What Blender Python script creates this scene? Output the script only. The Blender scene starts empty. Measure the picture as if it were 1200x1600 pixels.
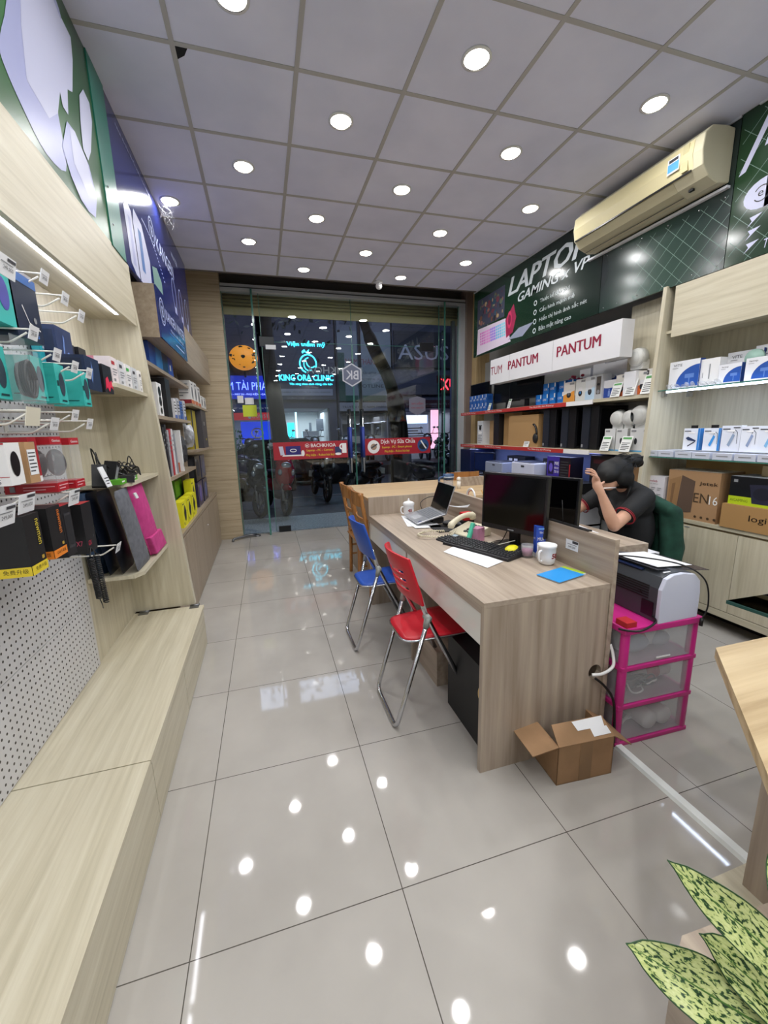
import bpy, bmesh, math, random
from mathutils import Vector, Matrix, Euler
random.seed(7)
S = bpy.context.scene
COL = S.collection
PI = math.pi

# ------------------------------------------------------------ camera
cam_d = bpy.data.cameras.new('camera')
cam = bpy.data.objects.new('camera', cam_d)
COL.objects.link(cam)
yaw, pitch, roll = .2827, -.1986, -.0258
_f = Vector((math.sin(yaw)*math.cos(pitch), math.cos(yaw)*math.cos(pitch), math.sin(pitch)))
_r = Vector((math.cos(yaw), -math.sin(yaw), 0))
_u = _r.cross(_f)
R_ = math.cos(roll)*_r + math.sin(roll)*_u
U_ = -math.sin(roll)*_r + math.cos(roll)*_u
mw = Matrix.Identity(4)
for i in range(3):
    mw[i][0] = R_[i]; mw[i][1] = U_[i]; mw[i][2] = -_f[i]
mw[0][3], mw[1][3], mw[2][3] = 0, 0, 1.491
cam.matrix_world = mw
cam_d.sensor_fit = 'AUTO'; cam_d.sensor_width = 36
cam_d.lens = 630.42/1600*36
cam_d.clip_start = .02; cam_d.clip_end = 200
S.camera = cam

# ------------------------------------------------------------ world, exposure
S.view_settings.view_transform = 'Standard'
S.view_settings.look = 'None'
S.view_settings.gamma = 1
S.view_settings.use_curve_mapping = False
S.view_settings.exposure = 0.0
w = bpy.data.worlds.new('night_sky'); S.world = w; w.use_nodes = True
bg = w.node_tree.nodes['Background']
bg.inputs[0].default_value = (.02, .035, .07, 1); bg.inputs[1].default_value = .5
LAMP_W = 5.0        # watts of each ceiling downlight
LAMP_E = 30.0        # emission of a downlight diffuser
LED_W = 3.0

# ------------------------------------------------------------ materials
def lin(c):
    if isinstance(c, str):
        c = tuple(int(c[i:i+2], 16)/255 for i in (0, 2, 4))
    return tuple((x/12.92 if x <= .04045 else ((x+.055)/1.055)**2.4) for x in c[:3]) + (1,)
MC = {}
def mat(col, rough=.5, metal=0, emit=0, coat=0, alpha=1, spec=.5, name=None):
    k = (col, rough, metal, emit, coat, alpha, spec)
    if k in MC: return MC[k]
    m = bpy.data.materials.new(name or 'm_'+str(col)); m.use_nodes = True
    b = m.node_tree.nodes['Principled BSDF']
    b.inputs['Base Color'].default_value = lin(col)
    b.inputs['Roughness'].default_value = rough
    b.inputs['Metallic'].default_value = metal
    b.inputs['Specular IOR Level'].default_value = spec
    b.inputs['Coat Weight'].default_value = coat
    if emit:
        b.inputs['Emission Color'].default_value = lin(col)
        b.inputs['Emission Strength'].default_value = emit
    if alpha < 1: b.inputs['Alpha'].default_value = alpha
    MC[k] = m
    return m
def nodes(m):
    t = m.node_tree
    def N(ty, **kw):
        n = t.nodes.new(ty)
        for a, v in kw.items():
            if a.startswith('i_'):
                n.inputs[a[2:].replace('_', ' ')].default_value = v
            else: setattr(n, a, v)
        return n
    return t, N, t.links.new, t.nodes['Principled BSDF']
def ramp(n, stops):
    e = n.color_ramp.elements
    while len(e) < len(stops): e.new(.5)
    for q, (p, c) in zip(e, stops): q.position = p; q.color = lin(c)
def wood(name, c1, c2, c3, ax=2, rough=.42, cath=0, fine=22):
    m = bpy.data.materials.new(name); m.use_nodes = True
    t, N, L, b = nodes(m)
    tc = N('ShaderNodeTexCoord'); mp = N('ShaderNodeMapping'); L(tc.outputs['Object'], mp.inputs[0])
    sc = [fine]*3; sc[ax] = .9; mp.inputs['Scale'].default_value = sc
    n1 = N('ShaderNodeTexNoise', i_Scale=1.6, i_Detail=8.0, i_Roughness=.62, i_Distortion=.3); L(mp.outputs[0], n1.inputs['Vector'])
    r = N('ShaderNodeValToRGB'); ramp(r, [(.28, c1), (.5, c2), (.74, c3)])
    src = n1.outputs['Fac']
    if cath:
        mp2 = N('ShaderNodeMapping'); L(tc.outputs['Object'], mp2.inputs[0])
        s2 = [6.0]*3; s2[ax] = .75; mp2.inputs['Scale'].default_value = s2
        wv = N('ShaderNodeTexWave', i_Scale=1.1, i_Distortion=5.0, i_Detail=3.0); wv.inputs['Detail Scale'].default_value = .8; wv.inputs['Detail Roughness'].default_value = .6
        wv.wave_type = 'RINGS'; wv.rings_direction = 'SPHERICAL'
        mp2.inputs['Location'].default_value = (-.7, -1.4, -.2)
        L(mp2.outputs[0], wv.inputs['Vector'])
        mx = N('ShaderNodeMix'); mx.inputs[0].default_value = cath
        L(n1.outputs['Fac'], mx.inputs[2]); L(wv.outputs['Fac'], mx.inputs[3]); src = mx.outputs[0]
    L(src, r.inputs[0]); L(r.outputs[0], b.inputs['Base Color'])
    b.inputs['Roughness'].default_value = rough
    bp = N('ShaderNodeBump', i_Strength=.03, i_Distance=.001); L(src, bp.inputs['Height']); L(bp.outputs[0], b.inputs['Normal'])
    return m
LW = dict(c1='b4ac94', c2='c6bea7', c3='d3cdb8')
wood_lz = wood('pale_wood_vertical', ax=2, **LW)
wood_ly = wood('pale_wood_lengthwise', ax=1, **LW)
wood_lx = wood('pale_wood_crosswise', ax=0, **LW)
DW = dict(c1='948574', c2='a8998a', c3='b8aa98')
wood_dz = wood('oak_vertical', ax=2, cath=.24, **DW)
wood_dy = wood('oak_lengthwise', ax=1, cath=.2, **DW)
GW = dict(c1='8d7d69', c2='9f8f7b', c3='ad9e89')
wood_gz = wood('grey_oak_vertical', ax=2, **GW)
wood_gy = wood('grey_oak_lengthwise', ax=1, **GW)
PW = dict(c1='9c8b70', c2='b5a488', c3='c4b498')
wood_px = wood('pillar_wood', ax=0, **PW)
wood_pz = wood('post_wood', c1='a38a62', c2='b89f75', c3='c9b188', ax=2)
wood_ch = wood('honey_wood', c1='8a5a2c', c2='a8733f', c3='bd8850', ax=2, rough=.3)

def noise_mat(name, c1, c2, scale=4, rough=.5, bump=0, detail=4):
    m = bpy.data.materials.new(name); m.use_nodes = True
    t, N, L, b = nodes(m)
    tc = N('ShaderNodeTexCoord'); n1 = N('ShaderNodeTexNoise', i_Scale=float(scale), i_Detail=float(detail)); L(tc.outputs['Object'], n1.inputs['Vector'])
    r = N('ShaderNodeValToRGB'); ramp(r, [(.3, c1), (.7, c2)]); L(n1.outputs['Fac'], r.inputs[0]); L(r.outputs[0], b.inputs['Base Color'])
    b.inputs['Roughness'].default_value = rough
    if bump:
        bp = N('ShaderNodeBump', i_Strength=float(bump), i_Distance=.01); L(n1.outputs['Fac'], bp.inputs['Height']); L(bp.outputs[0], b.inputs['Normal'])
    return m
def floor_mat():
    m = noise_mat('glazed_floor_tile', 'a39f99', 'b5b1ab', 1.6, .11, 0, 6)
    t, N, L, b = nodes(m)
    tc = N('ShaderNodeTexCoord'); br = N('ShaderNodeTexBrick')
    br.offset = 0; br.squash = 1
    br.inputs['Scale'].default_value = 1; br.inputs['Mortar Size'].default_value = .0016; br.inputs['Mortar Smooth'].default_value = 0
    br.inputs['Brick Width'].default_value = .6488; br.inputs['Row Height'].default_value = .6488; br.inputs['Bias'].default_value = 0
    L(tc.outputs['Object'], br.inputs['Vector'])
    old = b.inputs['Base Color'].links[0].from_socket
    mx = N('ShaderNodeMix', data_type='RGBA'); L(br.outputs['Fac'], mx.inputs[0]); L(old, mx.inputs[6]); mx.inputs[7].default_value = lin('55514b')
    L(mx.outputs[2], b.inputs['Base Color'])
    n2 = N('ShaderNodeTexNoise', i_Scale=9.0, i_Detail=5.0); L(tc.outputs['Object'], n2.inputs['Vector'])
    mr = N('ShaderNodeMapRange'); mr.inputs[3].default_value = .02; mr.inputs[4].default_value = .07; L(n2.outputs['Fac'], mr.inputs[0]); L(mr.outputs[0], b.inputs['Roughness'])
    b.inputs['Specular IOR Level'].default_value = .38
    bp = N('ShaderNodeBump', i_Strength=.5, i_Distance=.0012); bp.invert = True; L(br.outputs['Fac'], bp.inputs['Height']); L(bp.outputs[0], b.inputs['Normal'])
    return m
def peg_mat():
    m = bpy.data.materials.new('perforated_white_steel'); m.use_nodes = True
    t, N, L, b = nodes(m)
    tc = N('ShaderNodeTexCoord'); sp = N('ShaderNodeSeparateXYZ'); L(tc.outputs['Object'], sp.inputs[0])
    def M(op, a, bv=None):
        n = N('ShaderNodeMath', operation=op); (L(a, n.inputs[0]) if hasattr(a, 'links') else None)
        if bv is not None:
            if hasattr(bv, 'links'): L(bv, n.inputs[1])
            else: n.inputs[1].default_value = bv
        return n.outputs[0]
    d2 = []
    for o in ('Y', 'Z'):
        q = M('SUBTRACT', M('FRACT', M('DIVIDE', sp.outputs[o], .03)), .5)
        d2.append(M('MULTIPLY', q, q))
    s = M('ADD', d2[0], d2[1]); f = M('LESS_THAN', s, .028)
    mx = N('ShaderNodeMix', data_type='RGBA'); L(f, mx.inputs[0]); mx.inputs[6].default_value = lin('c9c9cb'); mx.inputs[7].default_value = lin('2b2926')
    L(mx.outputs[2], b.inputs['Base Color']); b.inputs['Roughness'].default_value = .4
    return m
def glass_mat(name='clear_glass', tint='e4efe9', refl=1.0, rough=0.0):
    m = bpy.data.materials.new(name); m.use_nodes = True
    t = m.node_tree; t.nodes.clear()
    o = t.nodes.new('ShaderNodeOutputMaterial'); tr = t.nodes.new('ShaderNodeBsdfTransparent'); g = t.nodes.new('ShaderNodeBsdfGlossy')
    fr = t.nodes.new('ShaderNodeFresnel'); mx = t.nodes.new('ShaderNodeMixShader'); fr.inputs[0].default_value = 1.5
    ml = t.nodes.new('ShaderNodeMath'); ml.operation = 'MULTIPLY'; ml.inputs[1].default_value = refl
    tr.inputs[0].default_value = lin(tint); g.inputs['Roughness'].default_value = rough; g.inputs[0].default_value = (1, 1, 1, 1)
    t.links.new(fr.outputs[0], ml.inputs[0]); t.links.new(ml.outputs[0], mx.inputs[0]); t.links.new(tr.outputs[0], mx.inputs[1]); t.links.new(g.outputs[0], mx.inputs[2]); t.links.new(mx.outputs[0], o.inputs[0])
    return m
def film_mat(name, col, op, rough=.15):
    m = bpy.data.materials.new(name); m.use_nodes = True
    b = m.node_tree.nodes['Principled BSDF']; b.inputs['Base Color'].default_value = lin(col); b.inputs['Roughness'].default_value = rough; b.inputs['Alpha'].default_value = op
    return m
M_floor = floor_mat(); M_peg = peg_mat(); M_glass = glass_mat(tint='f7fbf9')
M_gedge = mat('4f8a7c', .15, 0, 0, 0, .8)
M_tile = noise_mat('ceiling_board', 'd2d5ea', 'e0e2f5', 2.5, .9)
M_grid = mat('b0aeac', .6)
M_plaster = noise_mat('plaster', '9a9a98', 'a8a8a6', 2, .8)
M_film = film_mat('clear_plastic', 'dfe6ea', .13, .08)
M_frost = film_mat('frosted_plastic', 'cfd2d8', .28, .35)
BLK = mat('0c0c0e', .35); BLKM = mat('17171a', .55); WHT = mat('e6e6e6', .45); WHG = mat('e9e9ea', .25)
CHR = mat('c9cbd0', .16, 1); ALU = mat('b4b7bb', .3, 1); STEEL = mat('8f9194', .35, 1)
RED = mat('b5232b', .5); REDD = mat('8d1a26', .5); NAVY = mat('1b2a66', .4); BLUE = mat('1f6fc4', .4); TEAL = mat('36b5ae', .45)
PAPER = mat('e4e6ea', .7); CARD = noise_mat('corrugated_card', 'a2845f', 'b09069', 3, .8); YEL = mat('e3dc1d', .5); ORG = mat('e98a1c', .5)
GREY = mat('8a8c90', .5); DGREY = mat('3a3b3f', .5); GREEN = mat('1e5a41', .7); INK = mat('3a3a40', .7); LILAC = mat('6a6f95', .7)

# ------------------------------------------------------------ mesh builder
FC = {}
def text_geo(s, ital=0, bold=0):
    k = (s, ital, bold)
    if k in FC: return FC[k]
    c = bpy.data.curves.new('t', 'FONT'); c.body = s; c.size = 1; c.shear = ital; c.offset = bold; c.resolution_u = 2
    o = bpy.data.objects.new('t', c); COL.objects.link(o)
    dg = bpy.context.evaluated_depsgraph_get()
    me = bpy.data.meshes.new_from_object(o.evaluated_get(dg))
    vs = [tuple(v.co) for v in me.vertices]; fs = [tuple(p.vertices) for p in me.polygons]
    if not vs: vs = [(0, 0, 0), (1, 0, 0), (1, 1, 0)]; fs = [(0, 1, 2)]
    bpy.data.objects.remove(o); bpy.data.curves.remove(c); bpy.data.meshes.remove(me)
    x0 = min(v[0] for v in vs); x1 = max(v[0] for v in vs); y0 = min(v[1] for v in vs); y1 = max(v[1] for v in vs)
    FC[k] = (vs, fs, x0, x1, y0, y1)
    return FC[k]
class MB:
    def __init__(s): s.v = []; s.f = []; s.mi = []; s.sm = []; s.mats = []
    def _m(s, m):
        if m not in s.mats: s.mats.append(m)
        return s.mats.index(m)
    def add(s, vs, fs, m, smooth=False):
        b = len(s.v); s.v += [tuple(v) for v in vs]; i = s._m(m)
        for f in fs: s.f.append(tuple(b+k for k in f)); s.mi.append(i); s.sm.append(smooth)
        return s
    def hexa(s, p, m):  # p: bottom 4 ccw from above, top 4
        return s.add(p, [(3, 2, 1, 0), (4, 5, 6, 7), (0, 1, 5, 4), (1, 2, 6, 5), (2, 3, 7, 6), (3, 0, 4, 7)], m)
    def box(s, x0, x1, y0, y1, z0, z1, m):
        return s.hexa([(x0, y0, z0), (x1, y0, z0), (x1, y1, z0), (x0, y1, z0), (x0, y0, z1), (x1, y0, z1), (x1, y1, z1), (x0, y1, z1)], m)
    def prism(s, poly, ax, d0, d1, m):   # poly in the two other axes (in order), extruded along ax
        A = sum(poly[i][0]*poly[(i+1) % len(poly)][1]-poly[(i+1) % len(poly)][0]*poly[i][1] for i in range(len(poly)))
        if A < 0: poly = poly[::-1]
        def P(q, d):
            return (d, q[0], q[1]) if ax == 0 else ((q[0], d, q[1]) if ax == 1 else (q[0], q[1], d))
        n = len(poly); vs = [P(q, d0) for q in poly]+[P(q, d1) for q in poly]
        fs = [tuple(range(n))[::-1], tuple(range(n, 2*n))]+[(i, (i+1) % n, n+(i+1) % n, n+i) for i in range(n)]
        if (ax == 1) != (d1 < d0): fs = [f[::-1] for f in fs]
        return s.add(vs, fs, m)
    def tube(s, path, r, m, n=8, closed=False, flat=1):
        P = [Vector(p) for p in path]; k = len(P); rs = r if isinstance(r, (list, tuple)) else [r]*k
        up = None; vs = []
        for i in range(k):
            if closed: d = P[(i+1) % k]-P[i-1]
            else: d = P[min(i+1, k-1)]-P[max(i-1, 0)]
            d.normalize()
            if up is None:
                up = Vector((0, 0, 1)) if abs(d.z) < .9 else Vector((1, 0, 0))
            a = up - d*up.dot(d)
            if a.length < 1e-4: a = d.orthogonal()
            a.normalize(); b2 = d.cross(a); up = a
            for j in range(n):
                t = 2*PI*j/n; vs.append(P[i]+(a*math.cos(t)*flat+b2*math.sin(t))*rs[i])
        fs = []
        for i in range(k if closed else k-1):
            a0 = i*n; b0 = ((i+1) % k)*n
            for j in range(n): fs.append((a0+j, a0+(j+1) % n, b0+(j+1) % n, b0+j))
        if not closed: fs += [tuple(range(n))[::-1], tuple(range((k-1)*n, k*n))]
        return s.add(vs, fs, m, True)
    def lathe(s, prof, c, m, n=20, ax=2, smooth=True, caps=True):
        vs = []
        for r, z in prof:
            for j in range(n):
                t = 2*PI*j/n; q = (r*math.cos(t), r*math.sin(t), z)
                q = q if ax == 2 else ((q[2], q[0], q[1]) if ax == 0 else (q[0], -q[2], q[1]))
                vs.append((c[0]+q[0], c[1]+q[1], c[2]+q[2]))
        k = len(prof); fs = []
        for i in range(k-1):
            for j in range(n): fs.append((i*n+j, i*n+(j+1) % n, (i+1)*n+(j+1) % n, (i+1)*n+j))
        if caps: fs += [tuple(range(n))[::-1], tuple(range((k-1)*n, k*n))]
        return s.add(vs, fs, m, smooth)
    def ell(s, c, r, m, n=16, k=10, rot=None):
        if not isinstance(r, (tuple, list)): r = (r, r, r)
        vs = []; R = Euler(rot).to_matrix() if rot else None
        for i in range(k+1):
            p = -PI/2+PI*i/k
            for j in range(n):
                t = 2*PI*j/n; q = Vector((r[0]*math.cos(p)*math.cos(t), r[1]*math.cos(p)*math.sin(t), r[2]*math.sin(p)))
                if R: q = R @ q
                vs.append(tuple(q+Vector(c)))
        fs = [(i*n+j, i*n+(j+1) % n, (i+1)*n+(j+1) % n, (i+1)*n+j) for i in range(k) for j in range(n)]
        return s.add(vs, fs, m, True)
    # flat decoration on a frame (o origin, r right, u up), coordinates in metres
    def fpoly(s, fr, pts, m, off=.0012):
        o, r, u = fr; n = Vector(r).cross(Vector(u)).normalized()*off
        vs = [Vector(o)+Vector(r)*x+Vector(u)*y+n for x, y in pts]
        return s.add(vs, [tuple(range(len(vs)))], m)
    def frect(s, fr, x0, y0, x1, y1, m, off=.0012): return s.fpoly(fr, [(x0, y0), (x1, y0), (x1, y1), (x0, y1)], m, off)
    def fell(s, fr, cx, cy, rx, ry, m, off=.0012, n=20): return s.fpoly(fr, [(cx+rx*math.cos(2*PI*i/n), cy+ry*math.sin(2*PI*i/n)) for i in range(n)], m, off)
    def fring(s, fr, cx, cy, rx, ry, w, m, off=.0014, n=24, a0=0, a1=2*PI):
        o, r, u = fr; nn = Vector(r).cross(Vector(u)).normalized()*off; vs = []
        for i in range(n+1):
            a = a0+(a1-a0)*i/n
            for q in (0, w): vs.append(Vector(o)+Vector(r)*(cx+(rx-q)*math.cos(a))+Vector(u)*(cy+(ry-q)*math.sin(a))+nn)
        return s.add(vs, [(2*i, 2*i+2, 2*i+3, 2*i+1) for i in range(n)], m)
    def fgrid(s, fr, W, H, step, t, m, x0=0, y0=0):
        k = -H
        while k < W:
            for sg in (1, -1):
                a, b = max(x0, k), min(W, k+H-y0)
                if b-a > .02:
                    ya, yb = a-k+y0, b-k+y0
                    if sg < 0: ya, yb = H+y0-ya, H+y0-yb
                    s.fpoly(fr, [(a, ya), (b, yb), (b, yb+t), (a, ya+t)] , m, .0012 if sg > 0 else .0014)
            k += step
        return s
    def ftext(s, fr, t, cx, cy, h, m, w=None, off=.002, ital=0, bold=.0, al='C', ref=None):
        vs, fs, x0, x1, y0, y1 = text_geo(t, ital, bold)
        if ref is None: yb, yt = y0, y1
        else: yb, yt = 0, .72   # cap height
        k = h/(yt-yb); kx = k if w is None else w/(x1-x0)
        o, r, u = fr; n = Vector(r).cross(Vector(u)).normalized()*off
        ox = {'C': -(x0+x1)/2, 'L': -x0, 'R': -x1}[al]
        return s.add([Vector(o)+Vector(r)*(cx+(x+ox)*kx)+Vector(u)*(cy+(y-(yb+yt)/2)*k)+n for x, y, z in vs], fs, m)
    def build(s, name, parent=None, label=None, loc=(0, 0, 0), rz=0, bevel=0, kind=None, auto=False):
        me = bpy.data.meshes.new(name); me.from_pydata(s.v, [], s.f); me.update()
        for m in s.mats: me.materials.append(m)
        me.polygons.foreach_set('material_index', s.mi); me.polygons.foreach_set('use_smooth', s.sm)
        o = bpy.data.objects.new(name, me); COL.objects.link(o)
        o.location = loc; o.rotation_euler = (0, 0, rz)
        if parent: o.parent = parent
        if label: o['label'] = label
        if kind: o['kind'] = kind
        if bevel:
            b = o.modifiers.new('b', 'BEVEL'); b.width = bevel; b.segments = 2; b.limit_method = 'ANGLE'; b.angle_limit = .9
        return o
def tag(o, label, cat, group=None):
    o['label'] = label; o['category'] = cat
    if group: o['group'] = group
    return o
def thing(name, label, cat, loc=(0, 0, 0), rz=0, group=None):
    o = bpy.data.objects.new(name, None); o.empty_display_size = .05; COL.objects.link(o)
    o.location = loc; o.rotation_euler = (0, 0, rz)
    return tag(o, label, cat, group)
def struct(mb, name, **k): return mb.build(name, kind='structure', **k)
def B3(x0, x1, y0, y1, z0, z1, m): return MB().box(x0, x1, y0, y1, z0, z1, m)
def smooth_path(pts, n=6, closed=False):
    P = [Vector(p) for p in pts]; out = []; k = len(P)
    for i in range(k if closed else k-1):
        a = P[i-1] if (i or closed) else P[0]; b = P[i]; c = P[(i+1) % k]; d = P[(i+2) % k] if (closed or i+2 < k) else P[-1]
        for j in range(n):
            t = j/n; out.append(.5*((2*b)+(c-a)*t+(2*a-5*b+4*c-d)*t*t+(3*b-a-3*c+d)*t**3))
    if not closed: out.append(P[-1])
    return out
def fillet(pts, r=.04, n=4):
    P = [Vector(p) for p in pts]; out = [P[0]]
    for i in range(1, len(P)-1):
        a = (P[i-1]-P[i]).normalized(); b = (P[i+1]-P[i]).normalized(); p = P[i]+a*r; q = P[i]+b*r
        for j in range(n+1):
            t = j/n; out.append((1-t)**2*p+2*t*(1-t)*P[i]+t*t*q)
    out.append(P[-1]); return out
def faces(w, d, h):
    return {'F': (((-w/2, 0, 0), (1, 0, 0), (0, 0, 1)), w, h), 'L': (((-w/2, d, 0), (0, -1, 0), (0, 0, 1)), d, h),
            'R': (((w/2, 0, 0), (0, 1, 0), (0, 0, 1)), d, h), 'T': (((-w/2, 0, h), (1, 0, 0), (0, 1, 0)), w, d)}
def decor(mb, fr, W, H, items, off=.0012):
    for k, it in enumerate(items):
        o = off+k*.0002; t = it[0]
        if t == 'r': mb.frect(fr, it[1]*W, it[2]*H, it[3]*W, it[4]*H, it[5], o)
        elif t == 'e': mb.fell(fr, it[1]*W, it[2]*H, it[3]*W, it[4]*H, it[5], o)
        elif t == 'p': mb.fpoly(fr, [(a*W, b*H) for a, b in it[1]], it[2], o)
        elif t == 't': mb.ftext(fr, it[1], it[2]*W, it[3]*H, it[4]*H, it[5], (it[6]*W if len(it) > 6 and it[6] else None), o)
        elif t == 'l':   # rows of tiny printed lines
            x0, z0, x1, z1, n, m = it[1:]
            for q in range(n):
                zz = z0+(z1-z0)*(q+.5)/n; xe = x1-(x1-x0)*(.0 if q % 3 else .3)
                mb.frect(fr, x0*W, (zz-.18*(z1-z0)/n)*H, xe*W, (zz+.18*(z1-z0)/n)*H, m, o)
def PB(name, label, cat, loc, dims, rz, body, F=(), L=(), R=(), T=(), group=None, tilt=0, roll=0, nob=False):
    w, d, h = dims; mb = MB(); b = .0
    mb.box(-w/2, w/2, 0, d, 0, h, body)
    fs = faces(w, d, h)
    for k, it in (('F', F), ('L', L), ('R', R), ('T', T)):
        if it: decor(mb, *fs[k], it)
    o = mb.build(name, None, None, loc, rz)
    if tilt or roll: o.rotation_euler = Euler((tilt, roll, rz))
    return tag(o, label, cat, group)
LFT = PI/2; RGT = -PI/2
_tag = tag
def tag(o, label, cat, group=None):
    return _tag(o, label, cat, group)
# ------------------------------------------------------------ room shell
ZC = 3.379
fo = MB().box(-1.2, 5.0, -5.2, 5.25, -.05, 0, M_floor)
fo = struct(fo, 'floor', loc=(-.3238, 1.0206, 0), rz=-.0076)
# ceiling: boards and T-bar grid
cb = MB().box(-1.05, 3.65, -3.5, 5.55, ZC, ZC+.03, M_tile)
for i in range(-1, 7):
    x = -.2735+.6*i; cb.box(x-.012, x+.012, -3.5, 5.55, ZC-.004, ZC+.001, M_grid)
for j in range(-10, 6):
    y = 2.5701+.5936*j; cb.box(-1.05, 3.65, y-.012, y+.012, ZC-.0035, ZC+.001, M_grid)
struct(cb, 'ceiling')
mb = MB().box(-1.05, 3.65, 5.53, 5.55, ZC-.01, 3.62, mat('6d6560', .7)).box(-1.05, 3.65, 5.53, 7.0, 3.62, 3.66, mat('5c544e', .7)); struct(mb, 'trim_1')
struct(B3(-1.08, -1.005, -3.5, 6.5, 0, 3.66, M_plaster), 'wall_left')
struct(B3(3.55, 3.61, -3.5, 6.5, 0, 3.66, M_plaster), 'wall_right')
wb = B3(-1.06, 3.61, -3.56, -3.5, 0, 3.4, mat('c3c6c4', .6))
struct(wb, 'wall_back')
mb = MB().box(-1.0, -.39, 6.1, 6.6, 0, 3.62, wood_px)
for z in (.28, .6, .86, 1.2, 1.5, 1.85, 2.2, 2.5, 2.85, 3.2): mb.box(-.995, -.3895, 6.098, 6.58, z, z+.003, mat('7d6c54', .7))
mb.box(3.22, 3.32, 6.14, 6.6, 0, 3.62, mat('82736a', .6)).box(3.32, 3.6, 6.0, 6.6, 0, 3.62, wood_pz)
struct(mb, 'wall_front')
mb = MB().box(-.39, 3.22, 6.2, 6.34, 3.385, 3.47, mat('cdd1d6', .35, .3)).box(-.39, 3.22, 6.19, 6.2, 3.42, 3.43, mat('6c6f72', .3, 1)).box(-.39, 3.22, 6.36, 6.6, 3.47, 3.62, mat('4a4541', .6))
mb.box(3.14, 3.22, 6.2, 6.3, 0, 3.385, mat('cdd1d6', .35, .3)).box(3.07, 3.12, 6.36, 6.42, 0, 3.2, mat('8d9296', .3, .8))
struct(mb, 'trim_2')
mb = MB()
for k in range(7): mb.lathe([(.03, -.39), (.045, 0), (.03, 0)][:2] if 0 else [(.022, 0), (.022, 3.6)], (-.385, 6.46, 3.2+.045*k), mat('bdb08a', .6), 8, 0)
mb.box(-.385, 3.2, 6.43, 6.45, 3.14, 3.24, mat('c4b68c', .6))
struct(mb, 'trim_3')      # roller shutter slats
# threshold strip on the floor
mb = MB().prism([(1.468, 0), (1.475, .014), (1.507, .014), (1.514, 0)], 1, -1.5, 2.4, mat('e6eae9', .5))
tag(mb.build('cable_cover_strip'), 'long white plastic cable cover strip running along the tiled floor past the pink drawers', 'cable cover')
# ceiling board with a broken corner
mb = MB().prism([(-.262, 2.585), (-.205, 2.585), (-.225, 2.63), (-.262, 2.66)], 2, ZC-.002, ZC-.0005, mat('121214', .9)); struct(mb, 'trim_4')

# glass front
def pane(name, x0, x1, z0, z1, y=6.27, edges='LR'):
    mb = MB().box(x0, x1, y-.005, y+.005, z0, z1, M_glass)
    o = struct(mb, name)
    e = MB()
    if 'L' in edges: e.box(x0-.003, x0+.004, y-.007, y+.007, z0, z1, M_gedge)
    if 'R' in edges: e.box(x1-.004, x1+.003, y-.007, y+.007, z0, z1, M_gedge)
    if 'T' in edges: e.box(x0, x1, y-.006, y+.006, z1-.003, z1+.002, M_gedge)
    if e.v: e.build('glass_edge', o)
    return o
pane('window_1', -.385, .0, .01, 3.4)
pane('window_2', .09, 1.385, 2.78, 3.4)
pane('window_3', 1.39, 2.80, 2.78, 3.4, edges='R')
pane('window_4', 2.86, 3.13, .01, 3.4)
struct(B3(-.01, .015, 6.14, 6.27, 0, 3.4, M_glass), 'window_5')
MB().box(-.01, .015, 6.132, 6.14, 0, 3.4, M_gedge).build('glass_edge', bpy.data.objects['window_5'])
struct(B3(2.825, 2.85, 6.14, 6.27, 0, 3.4, M_glass), 'window_6')
MB().box(2.825, 2.85, 6.132, 6.14, 0, 3.4, M_gedge).build('glass_edge', bpy.data.objects['window_6'])
d1 = pane('door_1', .09, 1.382, .02, 2.765, edges='LRT')
d2 = pane('door_2', 1.393, 2.80, .02, 2.765, edges='LRT')
def handle(x, par):
    mb = MB()
    for y in (6.21, 6.33): mb.tube([(x, y, .86), (x, y, 1.83)], .017, CHR, 12)
    for z in (1.0, 1.7): mb.tube([(x, 6.2, z), (x, 6.34, z)], .01, CHR, 8)
    h = mb.build('door_handle', par)
    s = MB().tube([(x, 6.21, 1.09), (x, 6.21, 1.56)], .024, mat('2c3f96', .5), 12); s.tube([(x, 6.33, 1.09), (x, 6.33, 1.56)], .024, mat('2c3f96', .5), 12)
    s.build('protective_sleeve', h, 'blue plastic sleeve')
handle(1.30, d1); handle(1.50, d2)
def patch(x0, x1, z0, z1, par):
    MB().box(x0, x1, 6.25, 6.29, z0, z1, mat('25272a', .35, .5)).build('hinge_patch', par, bevel=.003)
patch(.06, .26, 2.70, 2.83, d1); patch(2.48, 2.70, 2.70, 2.83, d2); patch(.13, .31, .0, .09, d1); patch(2.5, 2.68, .0, .09, d2)
mb = MB().box(.14, .28, 6.243, 6.247, 2.66, 2.72, PAPER); mb.build('paper_tag', d1, 'white paper tag taped to the hinge')
# ---- vinyl signs on the glass
def BKlogo(mb, fr, cx, cy, r, m, m2):
    mb.fpoly(fr, [(cx+r*math.cos(PI/2+PI/3*i), cy+r*math.sin(PI/2+PI/3*i)) for i in range(6)], m, .002)
    mb.fpoly(fr, [(cx+.86*r*math.cos(PI/2+PI/3*i), cy+.86*r*math.sin(PI/2+PI/3*i)) for i in range(6)], m2, .003)
def banner_base(x0, x1, z0, z1):
    mb = MB().box(x0, x1, 6.255, 6.262, z0, z1, mat('a8202f', .45)); fr = ((x0, 6.255, z0), (1, 0, 0), (0, 0, 1)); return mb, fr
W_ = mat('f2f0ee', .5); Yl = mat('f0dc3c', .5)
mb, fr = banner_base(.135, 1.255, 1.10, 1.36)
mb.fpoly(fr, [(.12, .05), (.42, .05), (.44, .07), (.14, .07)], W_); mb.frect(fr, .18, .07, .40, .2, mat('2a2270', .4)); mb.fring(fr, .29, .135, .05, .025, .01, W_)
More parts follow.
